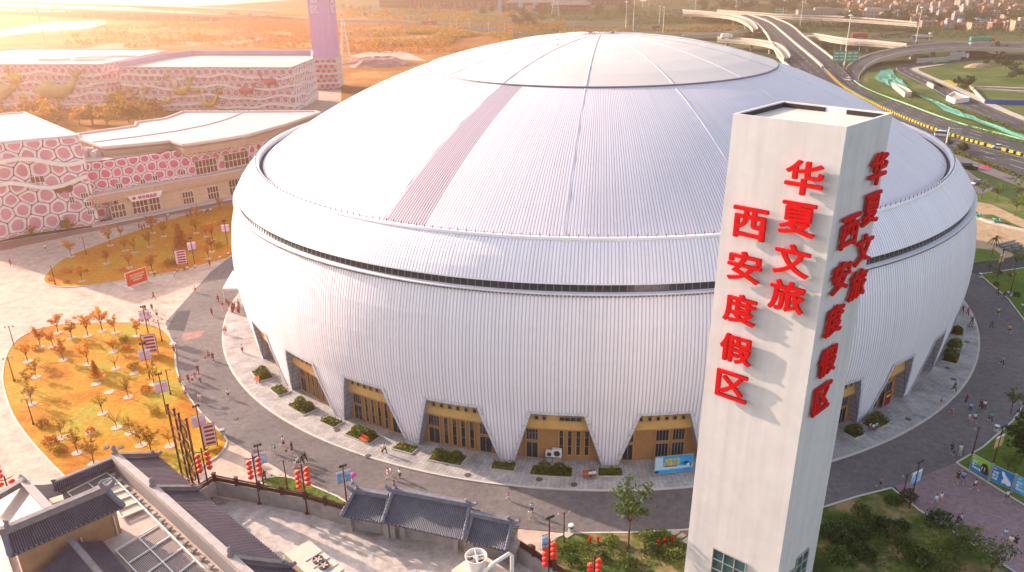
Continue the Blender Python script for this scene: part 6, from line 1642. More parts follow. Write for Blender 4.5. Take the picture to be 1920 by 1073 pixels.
    if hair == 'long': mb.ball(J['hd'] + Vector((0, .07, -.06)), (.085, .05, .15), 8, 6)
    mb.build('hair', m_hair, root, True, world=False)
    mb = MB()
    for q in 'lr': mb.tube([J[q + 'a'] + Vector((0, .05, -.035)), J[q + 'a'] + Vector((0, -.02, -.03)), J[q + 't'] + Vector((0, -.02, -.002))], [.036, .046, .033], 7)
    mb.build('shoes', CLO['w'], root, True, world=False)
    return root
PP = {'ws': person_proto('walk', 'shorts', 'short'), 'wt': person_proto('walk', 'trousers', 'short'), 'wd': person_proto('walk', 'skirt', 'long'), 'ss': person_proto('stand', 'shorts', 'short'), 'st': person_proto('stand', 'trousers', 'long'), 'is': person_proto('sit', 'shorts', 'short'), 'id': person_proto('sit', 'skirt', 'long')}
LOWN = {'s': 'shorts', 't': 'trousers', 'd': 'skirt'}
RINGP, PAVP, PATHP, PLZ, LAWNP = .02, .14, .03, .01, .12
A_ = 'on the ring road '
PEOPLE = [ # foot pixel, proto, top, bottom, heading, scale, ground, place
 (717, 853, 'ws', 'y', 'k', 40, .68, PAVP, 'child on the pavement outside the third arch'), (722, 850, 'wt', 'w', 'k', 40, 1, PAVP, 'on the pavement outside the third arch beside a child'),
 (728, 896, 'ws', 'p', 'w', -60, .9, RINGP, A_ + 'above the left end of the gate wall'), (733, 890, 'ws', 'w', 'e', -60, .7, RINGP, 'child ' + A_ + 'above the left end of the gate wall'), (750, 899, 'ws', 'w', 'k', 120, 1, RINGP, A_ + 'above the gate wall with long shadow'),
 (953, 939, 'ws', 'p', 'w', 30, .75, RINGP, 'child alone ' + A_ + 'by the pavement manhole'), (997, 964, 'ws', 's', 'k', 150, 1, RINGP, A_ + 'above the three-headed lamp'), (993, 973, 'ws', 'w', 'e', 150, .75, RINGP, 'child ' + A_ + 'above the three-headed lamp'),
 (662, 916, 'ws', 'w', 'b', 100, 1, RINGP, 'holding a pink parasol at the left end of the gate wall'), (740, 921, 'st', 'r', 'k', 100, 1, RINGP, 'half hidden behind the gate roof'),
 (510, 849, 'ss', 'e', 'e', 60, .7, RINGP, 'child left in the group above the grass strip'), (517, 851, 'ws', 'c', 'w', 60, .85, RINGP, 'child in the group above the grass strip'), (532, 837, 'wd', 'w', 'm', 60, 1, RINGP, 'uppermost in the group above the grass strip'), (537, 852, 'ws', 'y', 'n', 60, .75, RINGP, 'child in the middle of the group above the grass strip'), (548, 848, 'wd', 'k', 'm', 60, 1, RINGP, 'in the group above the grass strip'),
 (567, 872, 'wt', 'k', 'k', 60, 1, RINGP, 'left of the pair in black above the grass strip'), (573, 867, 'wt', 'k', 'k', 60, 1.02, RINGP, 'right of the pair in black above the grass strip'), (559, 875, 'ws', 'w', 'k', 60, .95, RINGP, 'left of the pair in black'), (555, 881, 'wd', 'w', 'p', 60, .95, RINGP, 'lowest left in the group above the grass strip'), (572, 889, 'ws', 'p', 'p', 60, .9, RINGP, 'behind the right lantern pole'), (497, 900, 'wt', 'k', 'k', 20, .95, PLZ, 'beside the banner pole left of the grass strip'),
 (398, 592, 'wt', 'r', 'k', 10, 1, RINGP, A_ + 'near the dark asphalt patch'), (419, 581, 'wt', 'r', 'p', 0, 1, RINGP, A_ + 'just left of the crowd'), (421, 628, 'ws', 'p', 'w', 200, .85, PAVP, 'at the left end of the pavement'), (424, 626, 'ws', 'y', 'm', 200, 1, PAVP, 'at the left end of the pavement'), (455, 662, 'wt', 'w', 'm', 10, 1, PAVP, 'beside the leftmost shrubs of the arena'),
 (333, 650, 'ws', 'w', 'p', 20, 1, RINGP, 'at the tip of the lower lawn'), (328, 664, 'wt', 'm', 'm', 20, 1, RINGP, 'under a white parasol at the edge of the lower lawn'), (386, 678, 'ws', 'p', 'g', 20, .8, RINGP, 'left of three ' + A_ + 'right of the lower lawn'), (392, 674, 'ws', 'g', 'r', 20, 1, RINGP, 'middle of three ' + A_ + 'right of the lower lawn'), (400, 677, 'wt', 'm', 'm', 20, 1, RINGP, 'right of three ' + A_ + 'right of the lower lawn'),
 (372, 701, 'wt', 'm', 'm', 20, 1, RINGP, 'uppermost of the big group ' + A_), (367, 713, 'ws', 'r', 'p', 20, .9, RINGP, 'of the big group ' + A_), (354, 718, 'wt', 'r', 'm', 20, 1, RINGP, 'of the big group ' + A_), (362, 719, 'ws', 'w', 'm', 20, .9, RINGP, 'of the big group ' + A_), (376, 719, 'wt', 'w', 'n', 20, 1, RINGP, 'rightmost of the big group ' + A_), (339, 723, 'wt', 'o', 'm', 20, 1, RINGP, 'leftmost of the big group ' + A_), (347, 727, 'wd', 'w', 'w', 20, .9, RINGP, 'of the big group ' + A_), (349, 744, 'ws', 'p', 'n', 20, .8, RINGP, 'below the big group by the lawn kerb'), (376, 755, 'ws', 'w', 'p', 0, .95, RINGP, 'alone below the big group'), (429, 747, 'ws', 'w', 'm', 0, 1, RINGP, 'running alone near the pavement'),
 (21, 499, 'wt', 'r', 'm', 0, 1, PLZ, 'alone at the far left of the plaza'), (86, 471, 'ws', 'w', 'm', 0, 1, PLZ, 'on the plaza left of the upper lawn'), (289, 562, 'wt', 'm', 'm', 90, 1, PLZ, 'striding across the plaza between the lawns'), (367, 549, 'ws', 'w', 'r', 0, 1, PLZ, 'on the plaza edge below the sign board'), (410, 567, 'wt', 'r', 'm', 0, 1, RINGP, A_ + 'beside the white canopy'), (394, 501, 'wt', 'm', 'm', 0, 1.05, PLZ, 'at the lower corner of the upper lawn'), (328, 521, 'ws', 'w', 'p', 0, 1, PLZ, 'standing below the striped board'),
 (333, 512, 'is', 'p', 'm', 0, 1, .05, 'sitting on the kerb of the upper lawn'), (347, 510, 'is', 'r', 'm', 0, 1, .05, 'sitting on the kerb of the upper lawn'), (352, 508, 'is', 'w', 'm', 0, 1, .05, 'sitting on the kerb of the upper lawn'), (367, 505, 'is', 'w', 'r', 0, 1, .05, 'sitting on the kerb of the upper lawn'), (291, 520, 'is', 'm', 'm', 0, 1, .05, 'sitting on the kerb of the upper lawn'), (303, 517, 'is', 'p', 'p', 0, .7, .05, 'sitting on the kerb of the upper lawn'), (413, 488, 'is', 'w', 'r', 0, 1, .05, 'sitting on the kerb of the upper lawn'), (428, 481, 'is', 'w', 'm', 0, 1, .05, 'sitting on the kerb of the upper lawn'),
 (268, 607, 'wd', 'r', 'r', 40, 1, PLZ, 'of the group above the lower lawn'), (274, 588, 'wt', 'r', 'm', 40, 1, PLZ, 'of the group above the lower lawn'), (278, 607, 'wt', 'p', 'm', 40, 1, PLZ, 'of the group above the lower lawn'), (285, 601, 'ws', 'w', 'p', 40, 1, PLZ, 'of the group above the lower lawn'), (295, 595, 'wd', 'w', 'm', 40, 1, PLZ, 'of the group above the lower lawn'), (286, 584, 'wt', 'm', 'm', 40, 1, PLZ, 'of the group above the lower lawn'), (271, 598, 'wt', 'm', 'r', 40, 1, PLZ, 'of the group above the lower lawn'),
 (383, 400, 'is', 'w', 'm', 0, 1, .1, 'sitting beyond the upper lawn'), (390, 399, 'id', 'r', 'm', 0, 1, .1, 'sitting beyond the upper lawn'), (396, 398, 'is', 'w', 'k', 0, 1, .1, 'sitting beyond the upper lawn'), (359, 407, 'wt', 'm', 'm', 0, 1, .01, 'on the road before the entrance wing'), (352, 410, 'wt', 'r', 'm', 0, 1, .01, 'on the road before the entrance wing'), (316, 411, 'ws', 'w', 'm', 0, 1, .01, 'on the road before the entrance wing'), (260, 408, 'ws', 'w', 'p', 0, 1, .01, 'at the doors below the white shop sign'), (262, 431, 'wd', 'm', 'm', 0, 1, .01, 'of the cluster at the far edge of the upper lawn'), (267, 433, 'wt', 'r', 'm', 0, 1, .01, 'of the cluster at the far edge of the upper lawn'), (272, 431, 'wt', 'm', 'r', 0, 1, .01, 'of the cluster at the far edge of the upper lawn'), (280, 434, 'ws', 'w', 'm', 0, 1, .01, 'of the cluster at the far edge of the upper lawn'), (282, 420, 'ws', 'w', 'r', 0, 1, .01, 'between the upper lawn and the doors'), (292, 419, 'wt', 'p', 'm', 0, 1, .01, 'between the upper lawn and the doors'), (314, 418, 'wd', 'r', 'r', 0, 1, .01, 'between the upper lawn and the doors'),
 (1891, 625, 'ws', 'y', 'k', 170, 1, RINGP, A_ + 'at the far right beside the lawn'), (1858, 617, 'wt', 'k', 'k', 200, 1, RINGP, A_ + 'far right carrying a small orange bag'), (1878, 685, 'wt', 'g', 'k', 0, 1, RINGP, 'alone in the middle of the ring road at right'), (1821, 609, 'wt', 'k', 'k', 0, 1, PAVP, 'pushing a stroller on the far right pavement'), (1788, 735, 'wt', 'd', 'd', 30, 1.05, PAVP, 'in uniform on the pavement right of the arena'), (1764, 758, 'ws', 'y', 'n', 90, .7, PAVP, 'small child at the pavement edge right of the arena'), (1784, 776, 'wt', 'b', 'o', 0, 1, RINGP, 'at the pavement edge right of the white tower'), (1810, 759, 'wd', 'm', 'n', 160, 1, RINGP, 'in the group right of the white tower'), (1818, 773, 'wt', 's', 'n', 150, 1, RINGP, 'in the group right of the white tower'), (1816, 790, 'wd', 'w', 'p', 0, .8, RINGP, 'child in the group right of the white tower'), (1826, 792, 'ws', 'w', 'k', 0, .95, RINGP, 'in the group right of the white tower'), (1837, 768, 'wt', 'k', 'k', 160, 1, RINGP, 'in the group right of the white tower'), (1844, 769, 'wt', 'w', 'k', 160, 1, RINGP, 'with black backpack in the group right of the white tower'), (1856, 791, 'wt', 'c', 'k', 0, 1, RINGP, 'rightmost of the group right of the white tower'),
 (1630, 806, 'is', 'p', 'n', 30, 1, PAVP, 'sitting on the pavement right of the tower, leftmost of three'), (1636, 808, 'id', 'w', 'n', 30, 1, PAVP, 'sitting on the pavement right of the tower, middle of three'), (1642, 805, 'is', 's', 'k', 30, 1, PAVP, 'sitting on the pavement right of the tower, rightmost of three'),
 (1650, 915, 'ws', 'g', 'k', 60, 1, RINGP, 'alone ' + A_ + 'beside the right bed'), (1782, 850, 'ss', 'n', 'n', 0, 1, RINGP, 'adult of the pair ' + A_ + 'by the right lawn'), (1787, 854, 'ss', 'b', 'n', 0, .72, RINGP, 'child of the pair ' + A_ + 'by the right lawn'), (1799, 853, 'st', 'w', 'e', 0, 1, RINGP, A_ + 'by the right lawn beside a pair'), (1794, 904, 'ws', 'k', 'k', 150, 1, PATHP, 'left of the pair entering the pink path'), (1804, 904, 'ws', 's', 'n', 150, 1, PATHP, 'right of the pair entering the pink path'), (1826, 919, 'ws', 'w', 'k', 220, 1, PATHP, 'with a dark bag on the pink path'), (1886, 940, 'ws', 'w', 'd', 200, 1, PATHP, 'with backpack on the pink path below the billboards'), (1753, 948, 'ws', 'w', 's', 20, 1, PATHP, 'left of the pair in white on the pink path'), (1762, 944, 'ws', 'w', 'p', 20, 1, PATHP, 'right of the pair in white on the pink path'), (1794, 985, 'wt', 'n', 'k', 240, 1, PATHP, 'left of the close pair on the pink path'), (1799, 984, 'wt', 'w', 'n', 240, 1, PATHP, 'right of the close pair on the pink path'), (1883, 1009, 'ws', 'w', 'b', 0, .8, PATHP, 'child on the pink path near the right edge'), (1892, 1026, 'ws', 'w', 'g', 150, 1, PATHP, 'left of the pair near the lower right corner'), (1902, 1026, 'ws', 'k', 'k', 150, 1, PATHP, 'right of the pair near the lower right corner'),
 (1813, 592, 'wt', 'r', 'k', 0, 1, PAVP, 'at the far right end of the pavement'), (1804, 587, 'wt', 'k', 'n', 0, .9, PAVP, 'at the far right end of the pavement'), (1869, 555, 'wt', 'k', 'k', 0, 1, RINGP, 'at the kerb of the far right lawn'), (1870, 592, 'ws', 'l', 'k', 0, 1, RINGP, A_ + 'beyond the arena'), (1883, 557, 'is', 'k', 'k', 200, 1, LAWNP, 'sitting on the far right lawn'), (1889, 555, 'is', 'w', 'k', 180, 1, LAWNP, 'sitting on the far right lawn'), (1895, 558, 'is', 's', 'w', 160, 1, LAWNP, 'sitting on the far right lawn'), (1916, 579, 'is', 'w', 'n', 160, 1, LAWNP, 'lying back on the far right lawn'),
 (1107, 897, 'id', 'w', 'k', 0, 1, PAVP, 'left of the couple on the red bench'), (1114, 896, 'is', 'w', 'k', 0, 1, PAVP, 'right of the couple on the red bench')]
rs = random.Random(9)
for k in range(14):
    PEOPLE.append((426 + rs.uniform(0, 24), 572 + rs.uniform(0, 17), rs.choice(['ws', 'wt', 'wd', 'st', 'ss']), rs.choice('rmwkrp'), rs.choice('mkrn'), rs.uniform(0, 360), rs.uniform(.75, 1.05), RINGP, 'in the crowd under the white canopy at the arena'))
labs = {}; prs = []
for (x, y, pr, c1, c2, hd, sc, z, pl) in PEOPLE:
    lw = LOWN[pr[1]]; own = {'w': 'walking', 's': 'standing', 'i': ''}[pr[0]]
    if any(q in pl for q in ('sitting', 'alone', 'striding', 'running', 'of the', 'holding', 'half', 'lying', 'pushing', 'crowd')): own = ''
    lab = ' '.join(('person in %s top and %s %s %s %s' % (CN[c1], CN[c2], lw, own, pl)).split()); prs.append(lab); labs.setdefault(lab, []).append(x)
usedp = set()
for (x, y, pr, c1, c2, hd, sc, z, pl), lab in zip(PEOPLE, prs):
    grp = 'visitors around the arena'; src = PP[pr]
    if len(labs[lab]) > 1: lab += ', %s from left' % nth(sorted(labs[lab]).index(x))
    lab = ' '.join(lab.split()[:16])
    if pr in usedp: o = copy_tree(src)
    else: o = src; usedp.add(pr)
    o.location = G(x, y, z); o.rotation_euler = (0, 0, R_(hd)); o.scale = (sc * .98,) * 3; o['label'] = lab; o['group'] = grp
    o['_c'] = c1 + c2
for o in [q for q in COL.objects if '_c' in q.keys()]:
    c1, c2 = o['_c']
    for ch in o.children:
        nm = ch.name.split('.')[0]
        if nm in ('shirt', 'shorts', 'trousers', 'skirt'):
            ch.material_slots[0].link = 'OBJECT'; ch.material_slots[0].material = CLO[c1 if nm == 'shirt' else c2]
    del o['_c']
def parasol(px, py, z, c, lab, h=2.0, r=.55):
    t = thing('parasol', lab, 'umbrella', tuple(G(px, py, z))); p = G(px, py, z)
    mb = MB(); mb.tube([p + Vector((0, 0, 1.1)), p + Vector((0, 0, h + .12))], .015, 5); mb.build('shaft', m_rail, t)
    mb = MB(); n = 8; vs = [p + Vector((0, 0, h + .1))] + [p + Vector((r * math.cos(k * .7854), r * math.sin(k * .7854), h - .18)) for k in range(n)] + [p + Vector((r * .55 * math.cos(k * .7854), r * .55 * math.sin(k * .7854), h + .02)) for k in range(n)]
    mb.add(vs, [(0, 9 + k, 9 + (k + 1) % n) for k in range(n)] + [(9 + k, 1 + k, 1 + (k + 1) % n, 9 + (k + 1) % n) for k in range(n)]); mb.build('canopy', c, t)
parasol(663, 914, RINGP, M('magenta_cloth', (.75, .08, .38)), 'pink parasol held above the left end of the gate wall')
parasol(328, 663, RINGP, CLO['w'], 'white parasol held at the edge of the lower lawn')

# ================================================================== STREET FURNITURE
m_pole = M('dark_red_pole', (.13, .03, .022), rough=.5, scale=2, var=.2)
m_lan = M('red_lantern_cloth', (.80, .02, .025), rough=.5, scale=4, var=.1); m_goldm = M('gold_trim', (.72, .42, .06), rough=.35, metal=.5, scale=3)
m_black = M('black_metal', (.03, .03, .032), rough=.45, scale=2)
def lantern_pole(px, py, h, lab, rz=.6, z=.02, drop=.55):
    P = G(px, py, z); t = thing('lantern_pole', lab, 'lantern pole', tuple(P), group='red lantern poles'); c, s = math.cos(rz), math.sin(rz)
    mb = MB(); mb.tube([P, P + Vector((0, 0, h))], [.12, .085], 8); mb.box(tuple(P + Vector((0, 0, .1))), (.5, .5, .2)); mb.build('pole', m_pole, t)
    mb = MB(); up = h - drop
    for sd in (-1, 1): mb.tube([P + Vector((0, 0, up)), P + Vector((.5 * c * sd, .5 * s * sd, up + .12)), P + Vector((.95 * c * sd, .95 * s * sd, up + .32))], [.06, .055, .03], 6)
    mb.build('cross_arm', m_pole, t)
    for sd in (-1, 1):
        x, y = P.x + .55 * c * sd, P.y + .55 * s * sd
        mb = MB(); mb.tube([(x, y, P.z + up + .1), (x, y, P.z + up - 3.0)], .012, 4); mb.build('cord', m_pole, t)
        for k in range(4):
            zc = P.z + up - .42 - .66 * k
            mb = MB(); mb.ball((x, y, zc), (.36, .36, .25), 12, 8); l = mb.build('lantern', m_lan, t, True)
            mb = MB(); mb.lathe([(.15, .23), (.16, .29), (.1, .3)], (x, y, zc), 8); mb.lathe([(.1, -.30), (.16, -.29), (.15, -.23)], (x, y, zc), 8); mb.tube([(x, y, zc - .3), (x, y, zc - .42)], [.05, .02], 5); mb.build('gold_cap', m_goldm, l)
lantern_pole(577, 963, 7.0, 'red lantern pole standing in the courtyard left of the gate wall'); lantern_pole(488, 944, 7.0, 'red lantern pole in the courtyard by the dark railing, next to a banner pole'); lantern_pole(395, 934, 7.2, 'red lantern pole beside the ornamental iron frame')
lantern_pole(1113, 1108, 4.6, 'red lantern pole cut by the bottom edge in the shrub bed', z=.1); lantern_pole(3, 935, 6.0, 'red lantern pole cut by the left edge beside the tiled building', z=0); lantern_pole(28, 958, 5.0, 'short red lantern post behind the left gabled roof', z=0)
m_ban = {k: M('banner_' + k, c, scale=1.2, var=.35, c2=c2) for k, c, c2 in (('blue', (.05, .25, .55), (.55, .70, .80)), ('lilac', (.45, .28, .55), (.75, .60, .70)), ('brown', (.35, .16, .06), (.75, .55, .25)))}
def flood_pole(px, py, h, lab, ban='blue', z=.1, rz=.5, lanterns=False, banners=2):
    P = G(px, py, z); t = thing('banner_pole', lab, 'lamp post', tuple(P), group='floodlight poles with banners'); c, s = math.cos(rz), math.sin(rz); V = lambda a, zz, b=0: P + Vector((a * c - b * s, a * s + b * c, zz))
    mb = MB(); mb.tube([P, V(0, h)], [.10, .07], 8); mb.build('pole', m_pole, t)
    for k in (-1, 0, 1):
        mb = MB(); mb.beam(V(.32 * k, h + .02, -.05), V(.32 * k, h + .34, -.22), .26, .16); mb.beam(V(0, h), V(.32 * k, h + .1), .05); mb.build('floodlight', m_black, t)
    for sd in (-1, 1)[:banners]:
        mb = MB(); z0, z1 = h * .56, h * .56 + 1.75; mb.add([V(.12 * sd, z0, .02), V(.85 * sd, z0, .02), V(.85 * sd, z1, .02), V(.12 * sd, z1, .02), V(.12 * sd, z0, -.02), V(.85 * sd, z0, -.02), V(.85 * sd, z1, -.02), V(.12 * sd, z1, -.02)], [(0, 1, 2, 3), (7, 6, 5, 4), (0, 4, 5, 1), (2, 6, 7, 3), (1, 5, 6, 2), (3, 7, 4, 0)]); b = mb.build('banner', m_ban[ban], t)
        mb = MB(); mb.beam(V(.12 * sd, z1 - .18, -.035), V(.85 * sd, z1 - .18, -.035), .015, .36, (0, 0, 1)); mb.build('banner_heading', CLO['w'], b)
        mb = MB(); mb.beam(V(0, z1 + .02), V(.9 * sd, z1 + .02), .04); mb.beam(V(0, z0 - .02), V(.9 * sd, z0 - .02), .04); mb.build('banner_arm', m_pole, t)
for px, py, h, lab, bn, z in ((495, 913, 6.0, 'beside the grass strip behind the courtyard wall', 'blue', .01), (313, 776, 6.4, 'in the middle of the lower golden lawn edge', 'lilac', .1), (281, 710, 6.0, 'in the lower golden lawn below the pink board', 'lilac', .1), (279, 629, 5.4, 'at the far end of the lower golden lawn', 'lilac', .1), (383, 843, 6.6, 'behind the ornamental iron frame', 'lilac', .1), (365, 494, 5.6, 'on the upper golden lawn beside the striped board', 'lilac', .1), (427, 459, 5.6, 'on the upper golden lawn next to the arena', 'lilac', .1), (1705, 953, 6.4, 'beside the bed at the start of the pink path', 'blue', .1), (1858, 885, 6.6, 'behind the blue billboards', 'brown', .1), (1870, 519, 5.6, 'on the far right lawn beyond the arena', 'brown', .1), (650, 940, 5.0, 'at the left end of the gate wall', 'blue', .1)):
    flood_pole(px, py, h, 'floodlight pole with %s banners ' % bn + lab, bn, z)
flood_pole(1029, 1092, 8.3, 'tall floodlight pole with a side banner at the bottom edge beside the courtyard wall', 'blue', .02, banners=1)
lantern_pole(1030, 1091, 5.6, 'red lantern post at the bottom edge beside the courtyard wall', z=.02)
m_globe = M('milky_lamp_glass', (.42, .38, .36), rough=.3, scale=1, var=.03)
def arm_lamp(px, py, h, lab, arms=2, z=.1, rz=.3):
    P = G(px, py, z); t = thing('street_lamp', lab, 'lamp post', tuple(P), group='two-armed garden lamps'); c, s = math.cos(rz), math.sin(rz)
    mb = MB(); mb.tube([P, P + Vector((0, 0, h))], [.085, .06], 7); mb.lathe([(.16, 0), (.14, .35), (.09, .4)], tuple(P), 8); mb.build('pole', m_pole, t)
    for sd in (-1, 1)[:arms]:
        mb = MB(); e = P + Vector((.62 * c * sd, .62 * s * sd, h - .02)); mb.tube([P + Vector((0, 0, h - .35)), P + Vector((.3 * c * sd, .3 * s * sd, h - .05)), e], [.03, .03, .025], 5); a = mb.build('arm', m_pole, t)
        mb = MB(); mb.lathe([(.05, 0), (.12, -.08), (.13, -.24), (.09, -.34), (.02, -.36)][::-1], tuple(e), 9); mb.build('lamp_head', m_globe, t)
for px, py, lab in ((539, 916, 'on the grass strip behind the courtyard wall'), (162, 478, 'at the far edge of the upper golden lawn'), (104, 534, 'at the left tip of the upper golden lawn'), (28, 653, 'at the upper left edge of the lower golden lawn'), (27, 715, 'at the left edge of the lower golden lawn, middle of three'), (63, 796, 'at the left edge of the lower golden lawn, nearest'), (304, 640, 'at the right tip of the lower golden lawn'), (320, 739, 'near the right kerb of the lower golden lawn'), (1690, 944, 'beside the blue banner pole at the pink path'), (1057, 1017, 'beside the litter bin at the bottom'), (1823, 852, 'at the kerb above the first blue billboard'), (1907, 802, 'on the right lawn near the ring road'), (1894, 550, 'on the far right lawn by the seated people')):
    arm_lamp(px, py, 4.2, 'dark garden lamp ' + lab)
def bin_(px, py, lab, z=.02):
    P = G(px, py, z); t = thing('litter_bin', lab, 'bin', tuple(P), group='litter bins')
    mb = MB(); mb.lathe([(.30, 0), (.31, .1), (.31, .62)], tuple(P), 12); mb.build('body', M('pale_green_bin', (.42, .47, .42), scale=2), t)
    mb = MB(); mb.lathe([(.312, .62), (.312, .84)], tuple(P), 12); mb.build('opening', m_black, t); mb = MB(); mb.lathe([(.34, .84), (.34, .95), (.2, 1.02), (.01, 1.03)], tuple(P), 12); mb.build('lid', CLO['w'], t)
bin_(1071, 997, 'white-topped bin beside the bed at the bottom'); bin_(418, 816, 'white-topped bin at the right corner of the lower golden lawn'); bin_(1867, 809, 'white-topped bin at the kerb of the right lawn'); bin_(1837, 521, 'white-topped bin at the kerb of the far right lawn')
for k, (px, py) in enumerate(((1106, 1018), (1121, 1017), (1233, 1024), (1246, 1020), (1260, 1016))):
    P = G(px, py, .1); mb = MB(); mb.lathe([(.11, 0), (.10, .5), (.17, .52), (.17, .72), (.05, .74)], tuple(P), 8); tag(mb.build('red_bollard', m_red), 'small red post in the bed left of the tower, %s from the left' % nth(k), 'bollard', 'red posts in the bed')
for k, (px, py) in enumerate(((1266, 999), (1278, 1005), (1288, 1013), (1066, 1003))):
    P = G(px, py, .13); mb = MB(); mb.box(tuple(P), (1.0, .6, .08), .7); tag(mb.build('stepping_stone', m_dust), 'pale stepping slab in the bed, %s from the left' % nth(k if k < 3 else 0) if k < 3 else 'pale slab beside the litter bin at the bottom', 'slab', 'stepping slabs')
def bench(px, py, rz, lab, z=.14):
    P = G(px, py, z); t = thing('bench', lab, 'bench', tuple(P), rz, group='red benches'); mr = M('red_bench_slats', (.55, .09, .02), scale=4, var=.2)
    mb = MB()
    for k in range(4): mb.box((0, -.18 + .12 * k, .44), (1.5, .10, .04))
    mb.build('seat', mr, t, world=False); mb = MB()
    for k in range(3): mb.beam((-.75, .27 + .03 * k, .58 + .13 * k), (.75, .27 + .03 * k, .58 + .13 * k), .03, .10)
    mb.build('backrest', mr, t, world=False)
    for sx in (-.6, .6):
        mb = MB(); mb.beam((sx, -.2, 0), (sx, -.2, .42), .05); mb.beam((sx, .2, 0), (sx, .3, .9), .05); mb.beam((sx, -.22, .42), (sx, .22, .42), .05); mb.build('leg', m_black, t, world=False)
bench(682, 829, R_(-38), 'red bench beside the second shrub bed from the left'); bench(1104, 896, R_(2), 'red bench with a couple in front of the air conditioners'); bench(1792, 678, R_(70), 'red bench at the far right shrub bed'); bench(482, 716, R_(-60), 'red bench beside the leftmost shrubs of the arena')
# outdoor air conditioners by the arena wall
for k, t_ in enumerate((-123.75, -122.85)):
    p = EP(64.7 + .0, t_, .13); a = R_(t_) + APH; s = .85 if k == 0 else 1.15; t = thing('air_conditioner', ('smaller' if k == 0 else 'larger') + ' white outdoor air conditioner behind the fourth shrub bed', 'air conditioner', tuple(p), a, 'outdoor air conditioners')
    mb = MB(); mb.box((0, 0, .55 + .5 * s + .2), (.5, 1.05 * s, 1.0 * s)); mb.build('casing', CLO['w'], t, world=False)
    mb = MB(); mb.tube([(.25, 0, .75 + .5 * s), (.28, 0, .75 + .5 * s)], .36 * s, 14); mb.build('fan_grille', m_gut, t, world=False); mb = MB(); mb.box((0, 0, .2), (.4, .9 * s, .4)); mb.build('stand', m_conc, t, world=False)
# white canopy at the entrance on the left of the arena
cp = [G(416, 541), G(444, 541), G(452, 512), G(432, 510)]; t = thing('canopy', 'white fabric canopy at the arena entrance above the crowd', 'canopy', tuple(cp[0]))
mb = MB(); zz = (2.5, 2.5, 3.8, 3.8); P = [Vector((p.x, p.y, z)) for p, z in zip([G(417, 541, 2.5), G(446, 541, 2.5), G(452, 508, 3.8), G(436, 508, 3.8)], zz)]; mb.add(P + [p - Vector((0, 0, .06)) for p in P], [(0, 1, 2, 3), (7, 6, 5, 4), (0, 4, 5, 1), (1, 5, 6, 2), (2, 6, 7, 3), (3, 7, 4, 0)]); mb.build('roof', CLO['w'], t)
mb = MB(); mb.quad(P[0], P[0] - Vector((0, 0, .4)), P[1] - Vector((0, 0, .4)), P[1]); mb.quad(P[3], P[0], P[0] - Vector((0, 0, .4)), P[3] - Vector((0, 0, .4))); mb.build('valance', CLO['w'], t)
for p in P:
    mb = MB(); mb.tube([(p.x, p.y, 0), tuple(p)], .05, 6); mb.build('post', m_wpipe, t)

# billboards
def board(name, lab, P, Q, z0, z1, mat, cat='billboard', frame=None, th_=.12, feet=True):
    """flat printed board between two foot points"""
    t = thing(name, lab, cat, tuple((P + Q) / 2)); x = (Q - P); x.z = 0; L_ = x.length; x.normalize(); nr = Vector((x.y, -x.x, 0))
    S = lambda u, z, o=0.0: Vector((P.x, P.y, P.z)) + x * (u * L_) + nr * o + Vector((0, 0, z))
    mb = MB(); a = [S(0, z0), S(1, z0), S(1, z1), S(0, z1)]; b = [p - nr * th_ for p in a]
    mb.add(a + b, [(0, 1, 2, 3), (7, 6, 5, 4), (0, 4, 5, 1), (1, 5, 6, 2), (2, 6, 7, 3), (3, 7, 4, 0)]); pn = mb.build('panel', mat, t)
    mb = MB()
    for u in (0, 1): mb.beam(S(u, 0, -th_ / 2), S(u, z1 + .05, -th_ / 2), .12)
    for z in (z0, z1): mb.beam(S(0, z, -th_ / 2), S(1, z, -th_ / 2), .09, th_ * 1.2)
    mb.build('frame', frame or m_alu, t); return t, pn, S, x, L_
def words(pn, S, x, s, u, z, w_, h_, mat, off=.02, name='lettering'):
    me = fit_mesh(text_mesh(s, 1, .03, .015, res=2), w_, h_); p = S(u, z, off); o = place_mesh(name, me, mat, face_matrix(p, x), None); o.parent = pn; return o
def blob(pn, S, pts, mat, off, name):
    """flat printed shape: outline in board coordinates"""
    mb = MB(); P = [S(u, z, off) for u, z in pts]; c = sum(P, Vector()) / len(P); n = len(P); mb.add(P + [c], [(k, (k + 1) % n, n) for k in range(n)]); o = mb.build(name, mat, None); o.parent = pn; return o
def oval(cu, cz, ru, rz_, n=14, rot=0.0): return [(cu + ru * math.cos(a) * math.cos(rot) - ru * .6 * math.sin(a) * math.sin(rot), cz + rz_ * math.sin(a) * math.cos(rot) + rz_ * math.cos(a) * math.sin(rot) * 1.2) for a in [2 * math.pi * k / n for k in range(n)]]
m_sea = M('sea_blue_print', (.02, .27, .62), scale=.6, c2=(.05, .45, .75)); m_lsea = M('pale_blue_print', (.45, .66, .80), scale=.9, var=.12); m_yel = M('yellow_print', (.85, .62, .03), scale=2, var=.05); m_nvy = M('navy_print', (.015, .03, .12), scale=2); m_wpr = M('white_print', (.80, .80, .82), scale=2, var=.03)
b0, b1 = G(1227, 893, .14), G(1297, 886, .14)
t, pn, S, x, L_ = board('billboard', 'bright blue sea billboard with yellow lettering at the arena foot left of the white tower', b0, b1, .25, 2.75, m_sea)
wv = [(0, .35)] + [(u / 10, .95 + .10 * math.sin(u * 1.3)) for u in range(11)] + [(1, .35)]
